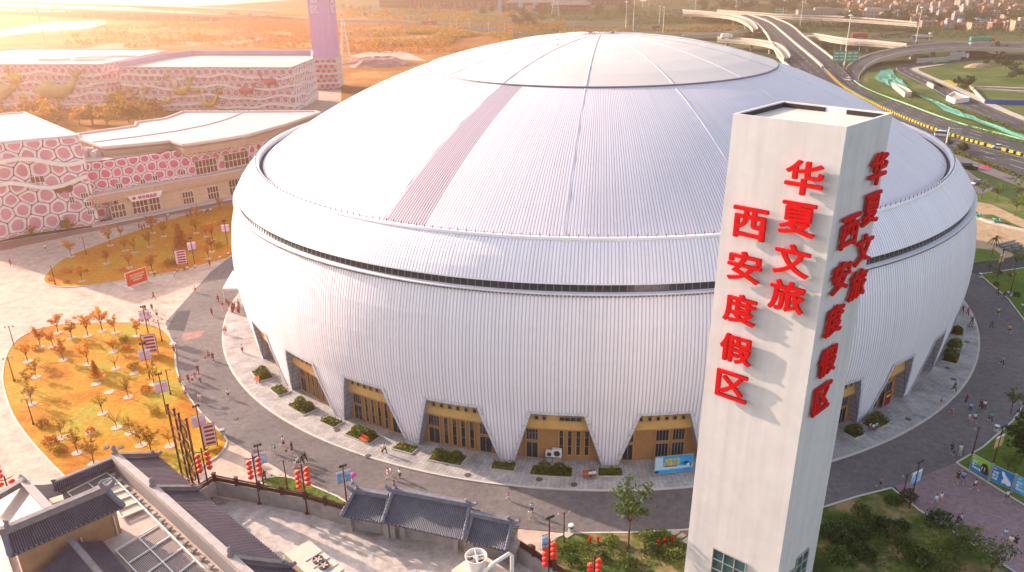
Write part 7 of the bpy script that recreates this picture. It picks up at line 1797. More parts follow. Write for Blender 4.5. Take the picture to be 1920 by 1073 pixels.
blob(pn, S, [(0, .75)] + [(u / 12, 1.25 + .10 * math.sin(u * 1.1)) for u in range(13)] + [(1, .9), (.5, .8)], m_lsea, .012, 'wave_print'); blob(pn, S, [(0, .3)] + [(u / 12, .78 + .08 * math.sin(u * 1.5)) for u in range(13)] + [(1, .3)], m_sea, .016, 'wave_print'); blob(pn, S, [(.01, 1.0), (.2, 1.2), (.2, 2.7), (.01, 2.7)], m_lsea, .018, 'logo_panel')
words(pn, S, x, '鲸豚海洋', .46, 2.2, L_ * .40, .46, m_yel, .03); words(pn, S, x, '嗨翻夏日季', .43, 1.66, L_ * .44, .50, m_yel, .03); words(pn, S, x, '欢乐海洋 精彩无限', .42, 1.28, L_ * .32, .14, m_red, .03)
blob(pn, S, [(.70, 1.5), (.75, 1.75), (.82, 1.9), (.90, 1.75), (.95, 1.35), (.97, .95), (.91, 1.2), (.84, 1.5), (.77, 1.55)], m_nvy, .022, 'dolphin_print'); blob(pn, S, oval(.885, 1.35, .035, .22), m_wpr, .026, 'dolphin_belly'); blob(pn, S, oval(.80, .75, .03, .10), m_red, .026, 'fish_print'); blob(pn, S, oval(.05, .55, .06, .2), m_nvy, .026, 'fish_print')
# right hand billboards
m_lime = M('lime_blue_print', (.30, .55, .05), scale=.4); m_dsea = M('deep_blue_print', (.01, .14, .50), scale=.4, c2=(.02, .30, .55))
RB = [G(1816, 882, .1), G(1853, 903.5, .1), G(1896.5, 923.5, .1), G(1945, 948, .1)]
for k, (lab, lines, mt) in enumerate((('billboard with a walrus on a green and blue ground', ('西北', '第一', '海象表演'), m_lime), ('billboard with a white whale on a blue ground', ('中国', '最大', '白鲸'), m_dsea), ('billboard cut by the right edge', ('西北', '第一', '极地企鹅'), m_sea))):
    P, Q = RB[k], RB[k + 1]; t, pn, S, x, L_ = board('billboard', lab + ', beside the pink path', P.lerp(Q, .015), Q.lerp(P, .015), .35, 2.45, mt, frame=m_alu)
    if k == 0: blob(pn, S, [(.0, .35), (1, .35), (1, 1.2), (.5, 1.45), (0, 1.5)], m_dsea, .008, 'sea_print')
    for j, s in enumerate(lines): words(pn, S, x, s, .08 + .058 * len(s), 1.72 - .42 * j, .115 * L_ * len(s) * (1.15 if j == 1 else 1), .36, m_wpr, .03)
    words(pn, S, x, '海洋馆', .13, 2.2, .14 * L_, .14, m_wpr, .03)
    if k == 0:
        blob(pn, S, [(.52, .8), (.50, 1.5), (.56, 1.95), (.68, 2.1), (.82, 1.95), (.90, 1.4), (.92, .7), (.72, .6)], M('walrus_print', (.07, .03, .025), scale=2), .02, 'walrus_print'); 
        for u in (.57, .70): blob(pn, S, [(u - .02, 1.55), (u + .03, 1.55), (u + .01, .8)], m_wpr, .03, 'tusk_print')
    if k == 1: blob(pn, S, [(.42, 2.15), (.50, 2.25), (.60, 2.0), (.72, 1.75), (.88, 1.2), (.92, .8), (.80, .55), (.66, .75), (.52, .6), (.50, 1.0), (.56, 1.3), (.46, 1.8)], m_wpr, .02, 'whale_print'); blob(pn, S, [(.50, 2.25), (.60, 2.05), (.74, 1.72), (.90, 1.2), (.80, 1.3), (.64, 1.7)], M('grey_blue_print', (.25, .38, .52), scale=2), .028, 'whale_back')
    if k == 2: blob(pn, S, oval(.72, 1.3, .12, .6), m_nvy, .02, 'penguin_print'); blob(pn, S, oval(.72, 1.2, .07, .42), m_yel, .03, 'penguin_belly')
for k, p in enumerate(RB[1:3]):
    mb = MB(); mb.beam(p, p + Vector((0, 0, 2.7)), .22); tag(mb.build('board_post', m_alu), 'grey post between the blue billboards, %s from the left' % nth(k), 'post', 'posts between the billboards')
# red notice board, striped boards on the lawns
t, pn, S, x, L_ = board('notice_board', 'red notice board with cream lettering on white feet below the upper golden lawn', G(240, 541, .01), G(278, 527.5, .01), .3, 3.1, M('orange_red_print', (.55, .05, .015), scale=1, var=.15), frame=m_wpipe)
words(pn, S, x, '欢迎光临海洋公园', .52, 2.3, L_ * .68, .42, CLO['e'], .03); words(pn, S, x, '文明游览安全第一', .52, 1.75, L_ * .68, .42, CLO['e'], .03); words(pn, S, x, '谢谢合作', .52, 1.2, L_ * .42, .40, CLO['e'], .03)
for u in (0.02, .98):
    p = S(u, 0); n_ = Vector((x.y, -x.x, 0)); mb = MB(); mb.beam(p + n_ * 1.8 + Vector((0, 0, .15)), p - n_ * 1.4 + Vector((0, 0, .15)), .3, .3); mb.build('foot', m_wpipe, t)
for px0, py0, px1, py1, hh, lab in ((331, 499, 352, 496, 3.4, 'white direction board with maroon stripes on the upper golden lawn'), (271, 667, 297, 663, 3.6, 'pink direction board with maroon stripes on the lower golden lawn'), (384, 842, 408, 836, 3.6, 'striped direction board behind the ornamental iron frame')):
    t, pn, S, x, L_ = board('direction_board', lab, G(px0, py0, .1), G(px1, py1, .1), .35, hh, M('pink_white_board', (.72, .55, .58), scale=1, var=.05), 'sign', m_pole)
    for k in range(5):
        z = .7 + (hh - 1.1) * k / 4; mb = MB(); mb.quad(S(.2, z - .17, .012), S(.92, z - .17, .012), S(.92, z + .17, .012), S(.2, z + .17, .012)); o = mb.build('stripe', M('maroon_print', (.30, .04, .06)), None); o.parent = pn
for px, py, px2, py2, lab in ((1655, 765, 1668, 757, 'dark red poster stand at the arch just right of the white tower'), (1733, 692, 1748, 690, 'dark red poster stand under the next arch to the right')):
    t, pn, S, x, L_ = board('poster_stand', lab, G(px, py, .14), G(px2, py2, .14), .1, 2.3, M('deep_red_print', (.22, .01, .015), scale=1), 'poster'); words(pn, S, x, '售票处', .5, 1.7, L_ * .55, .4, m_yel, .03)
# ornamental iron frame with ring ornaments
ft = [G(343, 899), G(355, 908), G(378, 929), G(364, 915)]; hh = hgt(ft[2], 788)
t = thing('ornamental_frame', 'tall dark iron frame tower with ring ornaments and golden emblems behind the tiled roof', 'frame', tuple(ft[1]))
F0, F1, F2 = ft[0], ft[1], ft[2]; F3 = F0 + F2 - F1
F3 = F3.lerp(F1, .2)
for p in (F0, F1, F2, F3):
    mb = MB(); mb.tube([p, p + Vector((0, 0, hh))], .13, 7); mb.ball(p + Vector((0, 0, hh + .1)), .2, 8, 5); mb.build('post', m_pole, t)
mb = MB()
for k in range(6):
    z = hh * (.1 + .16 * k)
    for a, b in ((F0, F1), (F1, F2), (F2, F3), (F3, F0)): mb.beam(a + Vector((0, 0, z)), b + Vector((0, 0, z + (.5 if k % 2 else -.1))), .13)
mb.build('cross_bar', m_goldm and M('bronze_bar', (.24, .11, .045), rough=.5, scale=2), t)
xd = (F2 - F1).normalized(); mid = (F1 + F2) / 2
for k in range(4):
    c = mid + Vector((0, 0, hh * (.22 + .19 * k))); mb = MB(); pts = [c + xd * .85 * math.cos(a) + Vector((0, 0, .85 * math.sin(a))) for a in [2 * math.pi * j / 16 for j in range(17)]]; mb.tube(pts, .10, 6, cap=False); rg = mb.build('ring_ornament', m_pole, t)
    mb = MB()
    for j in range(7): a = j * .9; mb.tube([c + xd * .15 * math.cos(a) + Vector((0, 0, -.4)), c + xd * .4 * math.cos(a) + Vector((0, 0, .05)), c + xd * .12 * math.cos(a + 1) + Vector((0, 0, .55))], [.11, .17, .04], 5)
    mb.build('emblem', m_goldm, rg)
# stroller
P = G(1819, 613, .14); t = thing('stroller', 'grey stroller pushed on the far right pavement', 'stroller', tuple(P))
mb = MB(); mb.beam(P + Vector((-.25, 0, .5)), P + Vector((.25, 0, .62)), .42, .22); mb.build('seat', CLO['g'], t); mb = MB(); mb.beam(P + Vector((-.3, .2, .2)), P + Vector((.35, .45, 1.0)), .04); mb.beam(P + Vector((-.3, -.2, .2)), P + Vector((.35, .0, 1.0)), .04); mb.build('handle', m_black, t)
for dx in (-.3, .3):
    for dy in (-.2, .2): mb = MB(); mb.tube([P + Vector((dx, dy - .02, .1)), P + Vector((dx, dy + .02, .1))], .1, 8); mb.build('wheel', m_black, t)
# ================================================================== FAR BUILDINGS, VEHICLES, MASTS
m_vb = [M('village_brick', (.34, .17, .11), scale=.3, var=.25, rnd=.25), M('village_plaster', (.38, .28, .20), scale=.3, var=.2, rnd=.25), M('village_white', (.52, .49, .46), scale=.3, var=.12, rnd=.1), M('village_grey', (.36, .33, .32), scale=.3, var=.2, rnd=.2)]
m_vr = [M('flat_roof_tar', (.38, .30, .26), scale=.2, var=.25, rnd=.2), M('red_brown_roof', (.27, .11, .085), scale=.4, var=.2, rnd=.2), M('blue_sheet_roof', (.07, .22, .55), scale=.3, var=.15)]
m_vw = MGLASS('village_window', (.03, .03, .04), .25)
def house_proto(kind, w_, d_, h_, wm, rm, seed):
    rs = random.Random(seed); t = thing('village_house', None, 'house')
    mb = MB(); mb.box((0, 0, h_ / 2), (w_, d_, h_)); 
    if kind == 'flat' and rs.random() < .7: mb.box((rs.uniform(-.25, .25) * w_, d_ * .15, h_ + 1.4), (w_ * .35, d_ * .5, 2.8))
    mb.build('wall', wm, t, world=False); mb = MB()
    if kind == 'flat':
        mb.box((0, 0, h_ + .06), (w_ - .7, d_ - .7, .12))
        for x, y, a, b in ((0, d_ / 2, w_, .3), (0, -d_ / 2, w_, .3), (w_ / 2, 0, .3, d_ - .3), (-w_ / 2, 0, .3, d_ - .3)): mb.box((x, y, h_ + .35), (a + .1, b, .7))
    elif kind == 'pitched':
        r = 2.2; a, b = w_ / 2 + .4, d_ / 2 + .5
        mb.add([(-a, -b, h_ - .2), (a, -b, h_ - .2), (a, 0, h_ + r), (-a, 0, h_ + r), (-a, b, h_ - .2), (a, b, h_ - .2)], [(0, 1, 2, 3), (3, 2, 5, 4), (0, 3, 4), (1, 5, 2), (0, 4, 5, 1)])
    else: mb.add([(-w_ / 2 - .5, -d_ / 2 - .8, h_ + .1), (w_ / 2 + .5, -d_ / 2 - .8, h_ + .1), (w_ / 2 + .5, d_ / 2 + .3, h_ + .9), (-w_ / 2 - .5, d_ / 2 + .3, h_ + .9), (-w_ / 2 - .5, -d_ / 2 - .8, h_), (w_ / 2 + .5, -d_ / 2 - .8, h_), (w_ / 2 + .5, d_ / 2 + .3, h_ + .8), (-w_ / 2 - .5, d_ / 2 + .3, h_ + .8)], [(0, 1, 2, 3), (7, 6, 5, 4), (0, 4, 5, 1), (1, 5, 6, 2), (2, 6, 7, 3), (3, 7, 4, 0)])
    mb.build('roof', rm, t, world=False)
    nw = max(2, int(w_ / 3.6))
    for fl in range(max(1, int(h_ / 3.2))):
        for k in range(nw):
            x = -w_ / 2 + (k + .5) * w_ / nw; mb = MB(); mb.box((x, -d_ / 2 - .02, 1.8 + 3.2 * fl), (1.5, .16, 1.5)); mb.build('window', m_vw, t, world=False)
    return t
HP = [(house_proto('flat', 11, 9, 6.6, m_vb[0], m_vr[0], 1), 'brick flat-roofed'), (house_proto('flat', 14, 10, 7, m_vb[1], m_vr[0], 2), 'sandy flat-roofed'), (house_proto('pitched', 13, 8, 4, m_vb[0], m_vr[1], 3), 'low red-roofed'), (house_proto('flat', 9, 9, 10, m_vb[3], m_vr[0], 4), 'grey three-storey'), (house_proto('pitched', 18, 9, 4.5, m_vb[1], m_vr[1], 5), 'long red-brown-roofed'), (house_proto('flat', 12, 9, 6.8, m_vb[1], m_vr[1], 6), 'pinkish two-storey')]
used_h = set(); rs = random.Random(21)
for row, (y0, x0, x1, step) in enumerate(((55, 1740, 1935, 27), (46, 1725, 1935, 22), (38, 1665, 1935, 19), (31, 1650, 1935, 18), (25, 1640, 1935, 17), (19, 1600, 1935, 16), (14, 1560, 1935, 16), (9, 1520, 1935, 16), (4, 1480, 1935, 17), (-1, 1420, 1935, 18))):
    x = x0; i = 0
    while x < x1:
        k = rs.randrange(len(HP)); pr, ds = HP[k]; lab = '%s village house, %s from the left in row %d behind the viaducts' % (ds, nth(i), row + 1)
        o = copy_tree(pr) if k in used_h else pr; used_h.add(k)
        o.location = G(x + rs.uniform(-4, 4), y0 + rs.uniform(-2, 2)); o.rotation_euler = (0, 0, rs.uniform(-.35, .15)); s = rs.uniform(.62, .95); o.scale = (s, s, s); o['label'] = lab; o['group'] = 'village houses beyond the expressway'
        x += step * rs.uniform(.8, 1.3); i += 1
def big(kind, w_, d_, h_, wm, rm, px, py, rz, lab, seed=3, name='building'):
    o = house_proto(kind, w_, d_, h_, wm, rm, seed); o.name = name; o['category'] = 'building'; o['label'] = lab; o.location = G(px, py); o.rotation_euler = (0, 0, rz); return o
big('flat', 44, 10, 6.5, m_vb[2], m_vr[0], 1634, 33, -.05, 'long white two-storey building at the left end of the village'); big('flat', 52, 10, 5.5, m_vb[3], m_vr[0], 1540, 30, -.05, 'long low grey building behind the long deck'); big('shed', 30, 12, 5, m_vb[2], m_vr[2], 1828, 47, -.1, 'white shed with bright blue sheet roof in front of the village')
big('shed', 14, 9, 4, m_vb[2], m_vr[2], 1663, 33, -.1, 'small blue-roofed shed beside the long white building'); big('flat', 26, 18, 22, m_vb[2], m_vr[0], 1398, 13, -.1, 'pale concrete tower block behind the elevated expressway'); big('flat', 13, 11, 8, m_vb[1], m_vr[0], 1912, 59, -.2, 'unfinished cream house nearest the viaduct at the right edge')
big('pitched', 26, 10, 4, m_vb[0], m_vr[1], 1812, 38, -.08, 'wide brown-red roofed hall behind the blue shed')
# dark red block and palace roofs
m_pred = MGRID('dark_red_facade', (.17, .045, .06), (.40, .30, .28), 3.2, 3.4, .12)
def block(px0, px1, py, dpt, h, lab, mat, roof=None):
    P, Q = G(px0, py), G(px1, py); x = (Q - P).normalized(); n = Vector((-x.y, x.x, 0)) * dpt; t = thing('apartment_block', lab, 'building', tuple((P + Q) / 2), group='dark red blocks behind the field')
    pts = [P, Q, Q + n, P + n]; wall_run(pts, 0, h, 'wall', mat, t, closed=True); mb = MB(); mb.poly(pts, h - .1); mb.build('roof', m_vr[0], t)
    if roof:
        c = (P + Q) / 2 + n / 2; hw = (Q - P).length / 2 + 4; hd = dpt / 2 + 4; mb = MB(); S = lambda a, b, z: c + x * a + n.normalized() * b + Vector((0, 0, z))
        rows = [(1, h), (.82, h + 1.6), (.55, h + 4.5), (.30, h + 9)]
        for (f0, z0), (f1, z1) in zip(rows, rows[1:]):
            a = [S(sx * hw * (.45 + .55 * f0), sy * hd * f0, z0) for sx, sy in ((-1, -1), (1, -1), (1, 1), (-1, 1))]; b = [S(sx * hw * (.45 + .55 * f1), sy * hd * f1, z1) for sx, sy in ((-1, -1), (1, -1), (1, 1), (-1, 1))]
            for k in range(4): mb.quad(a[k], a[(k + 1) % 4], b[(k + 1) % 4], b[k])
        mb.poly([S(sx * hw * .62, sy * hd * .3, h + 9) for sx, sy in ((-1, -1), (1, -1), (1, 1), (-1, 1))]); mb.build('palace_roof', roof, t)
    for k in range(10):
        u = (k + .5) / 10
        for z in (3, 7):
            p = P.lerp(Q, u) - n.normalized() * .15; mb = MB(); mb.beam(p + Vector((0, 0, z)) - x * 1.4, p + Vector((0, 0, z)) + x * 1.4, .3, 2.2); mb.build('window', m_vw, t)
    return t
m_grt = M('grey_palace_roof', (.25, .22, .24), scale=.3, var=.15)
block(712, 758, 15, 22, 34, 'dark red tower block with cream stair windows, leftmost behind the field', m_pred); block(762, 840, 14, 24, 26, 'wide dark red block in the middle behind the field', m_pred); block(842, 950, 15, 26, 24, 'widest dark red block behind the field', m_pred)
block(952, 1035, 21, 24, 10, 'dark red gate hall with grey palace roof and lit sign', m_pred, m_grt); block(1036, 1098, 24, 30, 9, 'dark red palace hall with wide grey roof beside the pylon', m_pred, m_grt); block(1100, 1185, 10, 24, 18, 'brown colonnaded block right of the palace hall', m_pred)
for px, py, w_, h_, mt, lab in ((976, 24, 6, 10, 'blue', 'tall blue advertising board left in front of the palace gate'), (992, 27, 9, 8, 'brown', 'cream advertising board in front of the palace gate'), (1004, 25, 6, 10, 'blue', 'tall blue advertising board right in front of the palace gate'), (937, 27, 4, 18, 'blue', 'slender blue sign column left of the palace gate')):
    P = G(px, py); board('billboard', lab, P - Vector((w_ / 2, 0, 0)), P + Vector((w_ / 2, 0, 0)), 2.0, 2 + h_, m_ban[mt])
# toll plaza and blue columns
tp = thing('toll_plaza', 'low toll plaza with orange and white stripes at the top', 'toll plaza', tuple(G(1245, 12)))
P, Q = G(1205, 13), G(1292, 9); mb = MB(); mb.beam(P + Vector((0, 0, 8)), Q + Vector((0, 0, 8)), 14, 1.6); mb.build('canopy', m_vb[2], tp); mb = MB()
for k in range(9): p = P.lerp(Q, k / 8); mb.box((p.x, p.y, 3.6), (1.2, 1.2, 7.2))
mb.build('column', m_vb[2], tp); mb = MB()
for k in range(8): p = P.lerp(Q, (k + .5) / 8); mb.box((p.x, p.y - 7.2, 3.0), (4, .6, 3.5))
mb.build('booth', m_yellow, tp)
for k in range(14): pass
# masts, lamp posts, pylons, signs
m_mast = M('white_mast', (.68, .66, .62), rough=.5, scale=1, var=.05); m_sgn = M('green_road_sign', (.01, .34, .20), rough=.4, scale=1, var=.05)
def mast(px, py, top, lab, r=.35, arm=0.0, name='lamp_mast', grp='tall white lamp masts', sides=0):
    P = G(px, py); h = min(hgt(P, top), 45); t = thing(name, lab, 'lamp mast', tuple(P), group=grp); mb = MB(); mb.tube([P, P + Vector((0, 0, h))], [r, r * .55], 6); mb.build('pole', m_mast, t)
    mb = MB()
    if arm: mb.tube([P + Vector((0, 0, h - .5)), P + Vector((arm * .6, 0, h + .3)), P + Vector((arm, 0, h + .3))], [.08, .07, .05], 5); mb.box((P.x + arm, P.y, h + .25), (.9, .3, .16))
    else: mb.lathe([(.5, -.3), (1.3, 0), (1.2, .4), (.2, .7)], (P.x, P.y, h), 10)
    mb.build('lamp_head', m_mast, t); return t
for k, (px, py, top) in enumerate(((1581, 128, 30), (1717, 80, 15), (1500, 50, 4), (1432, 56, 36), (1187, 58, -10), (1173, 56, 4), (1236, 46, 12), (1243, 62, 14), (1303, 26, -8), (1610, 100, 82), (1742, 77, 63), (1815, 106, 82), (1681, 40, 20), (1886, 60, 40), (1828, 52, 36))):
    mast(px, py, top, 'tall white lamp mast beside the interchange roads, %s in order from the dome outwards' % nth(k), .38 if k < 9 else .22)
for k, px in enumerate((680, 722, 766, 806, 844, 880, 916, 946, 856)): mast(px, (38 + (px - 680) * .085), 24 + (px - 680) * .06, 'slim street lamp on the road crossing the field, number %s from the left' % nth(k), .15, 2.0, grp='street lamps on the field road')
mast(88, 95, -5, 'left one of two pale power masts behind the far bubble building', .55); mast(122, 90, -5, 'right one of two pale power masts behind the far bubble building', .55)
P = G(1850, 292) ; t = thing('road_sign', 'white cantilever road sign beside the expressway at the right', 'road sign', tuple(P)); P = G(1771, 284); h = hgt(P, 239)
mb = MB(); mb.tube([P, P + Vector((0, 0, h))], .22, 7); mb.beam(P + Vector((0, 0, h - .3)), P + Vector((3.6, -1.2, h - .3)), .16); mb.build('pole', m_mast, t); mb = MB(); mb.beam(P + Vector((1.3, -.5, h - 1.1)), P + Vector((3.6, -1.3, h - 1.1)), .12, 1.7); mb.build('sign_back', m_alu, t)
def gantry(px, py, top, w_, hh, n_, lab):
    P = G(px, py); h = hgt(P, top); t = thing('road_sign', lab, 'road sign', tuple(P), group='green road signs'); mb = MB(); mb.tube([P, P + Vector((0, 0, h))], .3, 7)
    mb.beam(P + Vector((-w_, 0, h - .6)), P + Vector((w_ if n_ > 1 else 0, 0, h - .6)), .25); mb.build('post', m_mast, t)
    for k in range(n_):
        sd = -1 if k == 0 else 1; c = P + Vector((sd * w_ * .54, -.35, h - hh / 2)); mb = MB(); mb.box(tuple(c), (w_ * .95, .18, hh)); s = mb.build('sign_face', m_sgn, t)
        mb = MB()
        for j in range(3): 
            for q in (-1, 1): mb.box((c.x + q * w_ * .22, c.y - .1, c.z + hh * (.28 - .28 * j)), (w_ * .34, .03, hh * .11))
        mb.build('sign_line', m_white, s)
gantry(1582, 129, 95, 7.0, 6.2, 2, 'pair of large green road signs beside the merging ramp'); gantry(1467, 34, 14, 9, 8, 1, 'green road sign above the elevated expressway'); gantry(1304, 20, 5, 8, 6, 1, 'small green road sign near the toll plaza')
def pylon(px, py, top, lab, b=6.0):
    P = G(px, py); h = min(hgt(P, top), 60); t = thing('power_pylon', lab, 'pylon', tuple(P), group='lattice pylons'); mb = MB(); C4 = lambda z: [P + Vector((sx * b / 2 * (1 - z / h * .85), sy * b / 2 * (1 - z / h * .85), z)) for sx, sy in ((-1, -1), (1, -1), (1, 1), (-1, 1))]
    n = 9
    for k in range(n):
        a, c = C4(h * k / n), C4(h * (k + 1) / n)
        for j in range(4): mb.beam(a[j], c[j], .22); mb.beam(a[j], c[(j + 1) % 4], .13); mb.beam(c[j], c[(j + 1) % 4], .13)
    mb.build('lattice', m_mast, t); mb = MB()
    for z in (.72, .85, .96): mb.beam(P + Vector((-b * .9, 0, h * z)), P + Vector((b * .9, 0, h * z)), .25)
    mb.build('cross_arm', m_mast, t)
pylon(1041, 31, -20, 'grey lattice pylon beside the palace hall', 9); pylon(650, 122, 34, 'lattice pylon in the orange field right of the lilac tower', 6)
# vehicles
m_tyre = M('tyre_rubber', (.02, .02, .02), rough=.8); m_cgl = MGLASS('car_glass', (.015, .02, .025), .08)
CARP = {k: M('car_paint_' + k, c, rough=.3, spec=.6, coat=.5, scale=1, var=.03) for k, c in {'white': (.72, .72, .72), 'black': (.015, .016, .02), 'grey': (.10, .11, .13), 'red': (.50, .02, .04), 'silver': (.42, .43, .45), 'blue': (.04, .12, .40)}.items()}
def vehicle(px, py, rz, colr, kind, lab, z=.08):
    P = G(px, py, z); t = thing('parked_car' if 'parked' in lab else 'car', lab, 'car', tuple(P), rz, 'vehicles on the roads'); L_, W_, H_ = {'car': (4.5, 1.8, 1.45), 'suv': (4.8, 1.95, 1.8), 'van': (5.0, 1.9, 2.0)}[kind]
    a = L_ / 2; b = W_ / 2; z0 = .28; zb = H_ * .56
    st = [(-a, zb * .62, .82), (-a * .95, zb * .95, .95), (-a * .55, zb, 1), (a * .2, zb, 1), (a * .55, zb * .95, 1), (a * .93, zb * .80, .92), (a, zb * .55, .8)]
    mb = MB(); vs = []
    for x, zt, wf in st: vs += [(x, -b * wf, z0), (x, -b * wf, zt), (x, b * wf, zt), (x, b * wf, z0)]
    fs = [(0, 1, 2, 3), (27, 26, 25, 24)]
    for k in range(6):
        o_ = 4 * k
        fs += [(o_, o_ + 4, o_ + 5, o_ + 1), (o_ + 1, o_ + 5, o_ + 6, o_ + 2), (o_ + 2, o_ + 6, o_ + 7, o_ + 3), (o_ + 3, o_ + 7, o_ + 4, o_)]
    mb.add(vs, fs); rf = {'car': (-.62, -.38, .10, .48), 'suv': (-.92, -.82, .12, .46), 'van': (-.95, -.9, .42, .72)}[kind]
    x0, x1, x2, x3 = [q * a for q in rf]
    cab = [(x0, -b * .94, zb), (x1, -b * .78, H_), (x2, -b * .78, H_), (x3, -b * .92, zb), (x0, b * .94, zb), (x1, b * .78, H_), (x2, b * .78, H_), (x3, b * .92, zb)]
    mb.add(cab, [(1, 2, 6, 5)]); mb.build('body', CARP[colr], t, world=False)
    mb = MB(); mb.add(cab, [(0, 3, 2, 1), (4, 5, 6, 7), (0, 1, 5, 4), (2, 3, 7, 6)]); mb.build('window_glass', m_cgl, t, world=False)
    for sx in (-.6, .6):
        for sy in (-1, 1):
            mb = MB(); mb.tube([(sx * a, sy * (b - .2), .33), (sx * a, sy * (b + .02), .33)], .33, 10); w = mb.build('wheel', m_tyre, t, world=False); mb = MB(); mb.tube([(sx * a, sy * (b + .0), .33), (sx * a, sy * (b + .03), .33)], .18, 8); mb.build('rim', m_alu, w, world=False)
    for sy in (-.62, .62):
        mb = MB(); mb.box((a * .975, sy * b, zb * .66), (.08, .35, .14)); mb.build('headlight', m_globe, t, world=False); mb = MB(); mb.box((-a * .98, sy * b, zb * .75), (.08, .3, .14)); mb.build('tail_light', m_red, t, world=False)
D_ = R_(-26)
for q in ((1873, 279, D_, 'white', 'car', 'white car driving by the yellow median at the right edge'), (1766, 256, D_, 'white', 'van', 'white van driving just right of the dome'), (1588, 152, R_(118), 'white', 'suv', 'white car at the merging ramp beside the dome'), (1553, 119, R_(120), 'red', 'car', 'small red car on the expressway above the dome'), (1584, 136, R_(120), 'grey', 'car', 'grey car on the merging ramp'), (1491, 66, R_(125), 'silver', 'car', 'silver car on the elevated expressway', 4.5), (1816, 316, R_(-20), 'black', 'suv', 'black car parked on the side road at the right'), (1834, 346, R_(20), 'grey', 'car', 'dark grey car parked beside the far right verge'), (1208, 55, R_(0), 'silver', 'car', 'silver car on the road behind the dome'), (1236, 56, R_(0), 'white', 'van', 'white van on the road behind the dome'), (1188, 52, R_(0), 'black', 'car', 'black car on the road behind the dome'), (1030, 43, R_(0), 'white', 'suv', 'white car on the road before the palace'), (960, 58, R_(-8), 'white', 'car', 'white car at the right end of the field road'), (905, 52, R_(-8), 'red', 'car', 'red car on the field road'), (400, 25, R_(-5), 'white', 'van', 'white van on the riverside expressway', 5.5), (470, 29, R_(-5), 'white', 'van', 'white van at the end of the riverside expressway', 2.5), (505, 31, R_(-5), 'silver', 'car', 'silver car at the end of the riverside expressway', 1.5), (330, 24, R_(-5), 'white', 'car', 'white car on the riverside expressway', 7), (1302, 57, 0, 'white', 'car', 'white car on the road under the expressway'), (1312, 53, 0, 'silver', 'car', 'silver car on the road under the expressway')):
    vehicle(*q)
def truck(px, py, rz, L_, boxm, cabm, lab, z=.25, tank=False):
    t = thing('truck', lab, 'truck', tuple(G(px, py, z)), rz, 'trucks on the roads'); mb = MB()
    if tank: mb.tube([(-L_ / 2, 0, 2.1), (-L_ / 2 + .3, 0, 2.1), (L_ / 2 - 2.6, 0, 2.1), (L_ / 2 - 2.3, 0, 2.1)], [.8, 1.2, 1.2, .8], 12)
    else: mb.box((-1.3, 0, 2.3), (L_ - 2.6, 2.4, 2.6))
    mb.build('load', boxm, t, world=False); mb = MB(); mb.box((L_ / 2 - 1.1, 0, 1.75), (2.0, 2.3, 2.5), taper=.95); mb.build('cab', cabm, t, world=False); mb = MB(); mb.box((L_ / 2 - .12, 0, 2.2), (.1, 2.0, .9)); mb.build('windscreen', m_cgl, t, world=False)
    mb = MB(); mb.box((0, 0, .75), (L_ - .6, 1.6, .3)); mb.build('chassis', m_black, t, world=False)
    for x in (-L_ * .38, -L_ * .26, L_ * .33):
        for sy in (-1, 1): mb = MB(); mb.tube([(x, sy * .9, .5), (x, sy * 1.2, .5)], .5, 10); mb.build('wheel', m_tyre, t, world=False)
truck(1841, 79, R_(-4), 17, M('green_tarpaulin', (.02, .40, .24), scale=.5, var=.15), CARP['red'], 'green truck with red cab on the lower road'); truck(1728, 74, R_(175), 15, CARP['silver'], CARP['blue'], 'silver tank truck on the lower road', tank=True); truck(1612, 71, R_(-4), 12, CARP['red'], CARP['red'], 'red truck on the lower road'); truck(806, 46, R_(-4), 15, CARP['red'], CARP['red'], 'dark red truck on the field road'); truck(1362, 73, R_(5), 8, CARP['white'], CARP['white'], 'white box truck on the ramp behind the dome', 6.1); truck(1796, 110, R_(0), 12, m_vb[2], CARP['white'], 'white box trailer beside the retaining wall'); truck(438, 27, R_(-5), 14, CARP['white'], CARP['white'], 'white truck on the riverside expressway', 4.2); truck(1232, 55.5, 0, 10, CARP['grey'], CARP['grey'], 'grey truck on the road behind the dome')
truck(1420, 57, R_(60), 8, CARP['red'], CARP['red'], 'red truck under the elevated expressway')
# sheds, walls and tanks by the loop road
def walls(pts, h, mat, lab, w_=.4, z0=0.0): wall_along([G(*p) for p in pts], 'boundary_wall', lab, 'wall', mat, h, w_)
wall_along([G(*p) for p in ((1718, 119), (1790, 113), (1800, 112))], 'retaining_wall', 'pale grey retaining wall under the curved viaduct', 'wall', m_conc, 2.6, .6)
for pts, h, mat, lab in ((((1672, 163), (1696, 183), (1708, 181), (1700, 174)), 2.2, m_dust, 'low white concrete box beside the loop road'), (((1740, 162), (1750, 167)), 1.8, m_dust, 'white tank pit beside the footpath'), (((1774, 188), (1790, 195), (1816, 191), (1787, 180)), 2.0, m_wave, 'white walled pit at the bend of the loop road')):
    P = [G(*p) for p in pts]; t = thing('concrete_box', lab, 'concrete box', tuple(P[0])); mb = MB()
    if len(P) == 2: P = P + [P[1] + Vector((1.5, 4, 0)), P[0] + Vector((1.5, 4, 0))]
    for a, b in zip(P, P[1:] + P[:1]): mb.beam(a + Vector((0, 0, h / 2)), b + Vector((0, 0, h / 2)), .35, h)
    mb.build('wall', mat, t); mb = MB(); mb.poly([(p.x, p.y, h * .7) for p in P]); mb.build('cover', m_dust, t)
wall_along([G(*p) for p in ((1846, 195), (1880, 196), (1925, 197))], 'site_hoarding', 'bright blue site hoarding across the meadow', 'fence', m_vr[2] if False else M('blue_hoarding', (.02, .10, .42), scale=.5, var=.1), 1.9, .15)
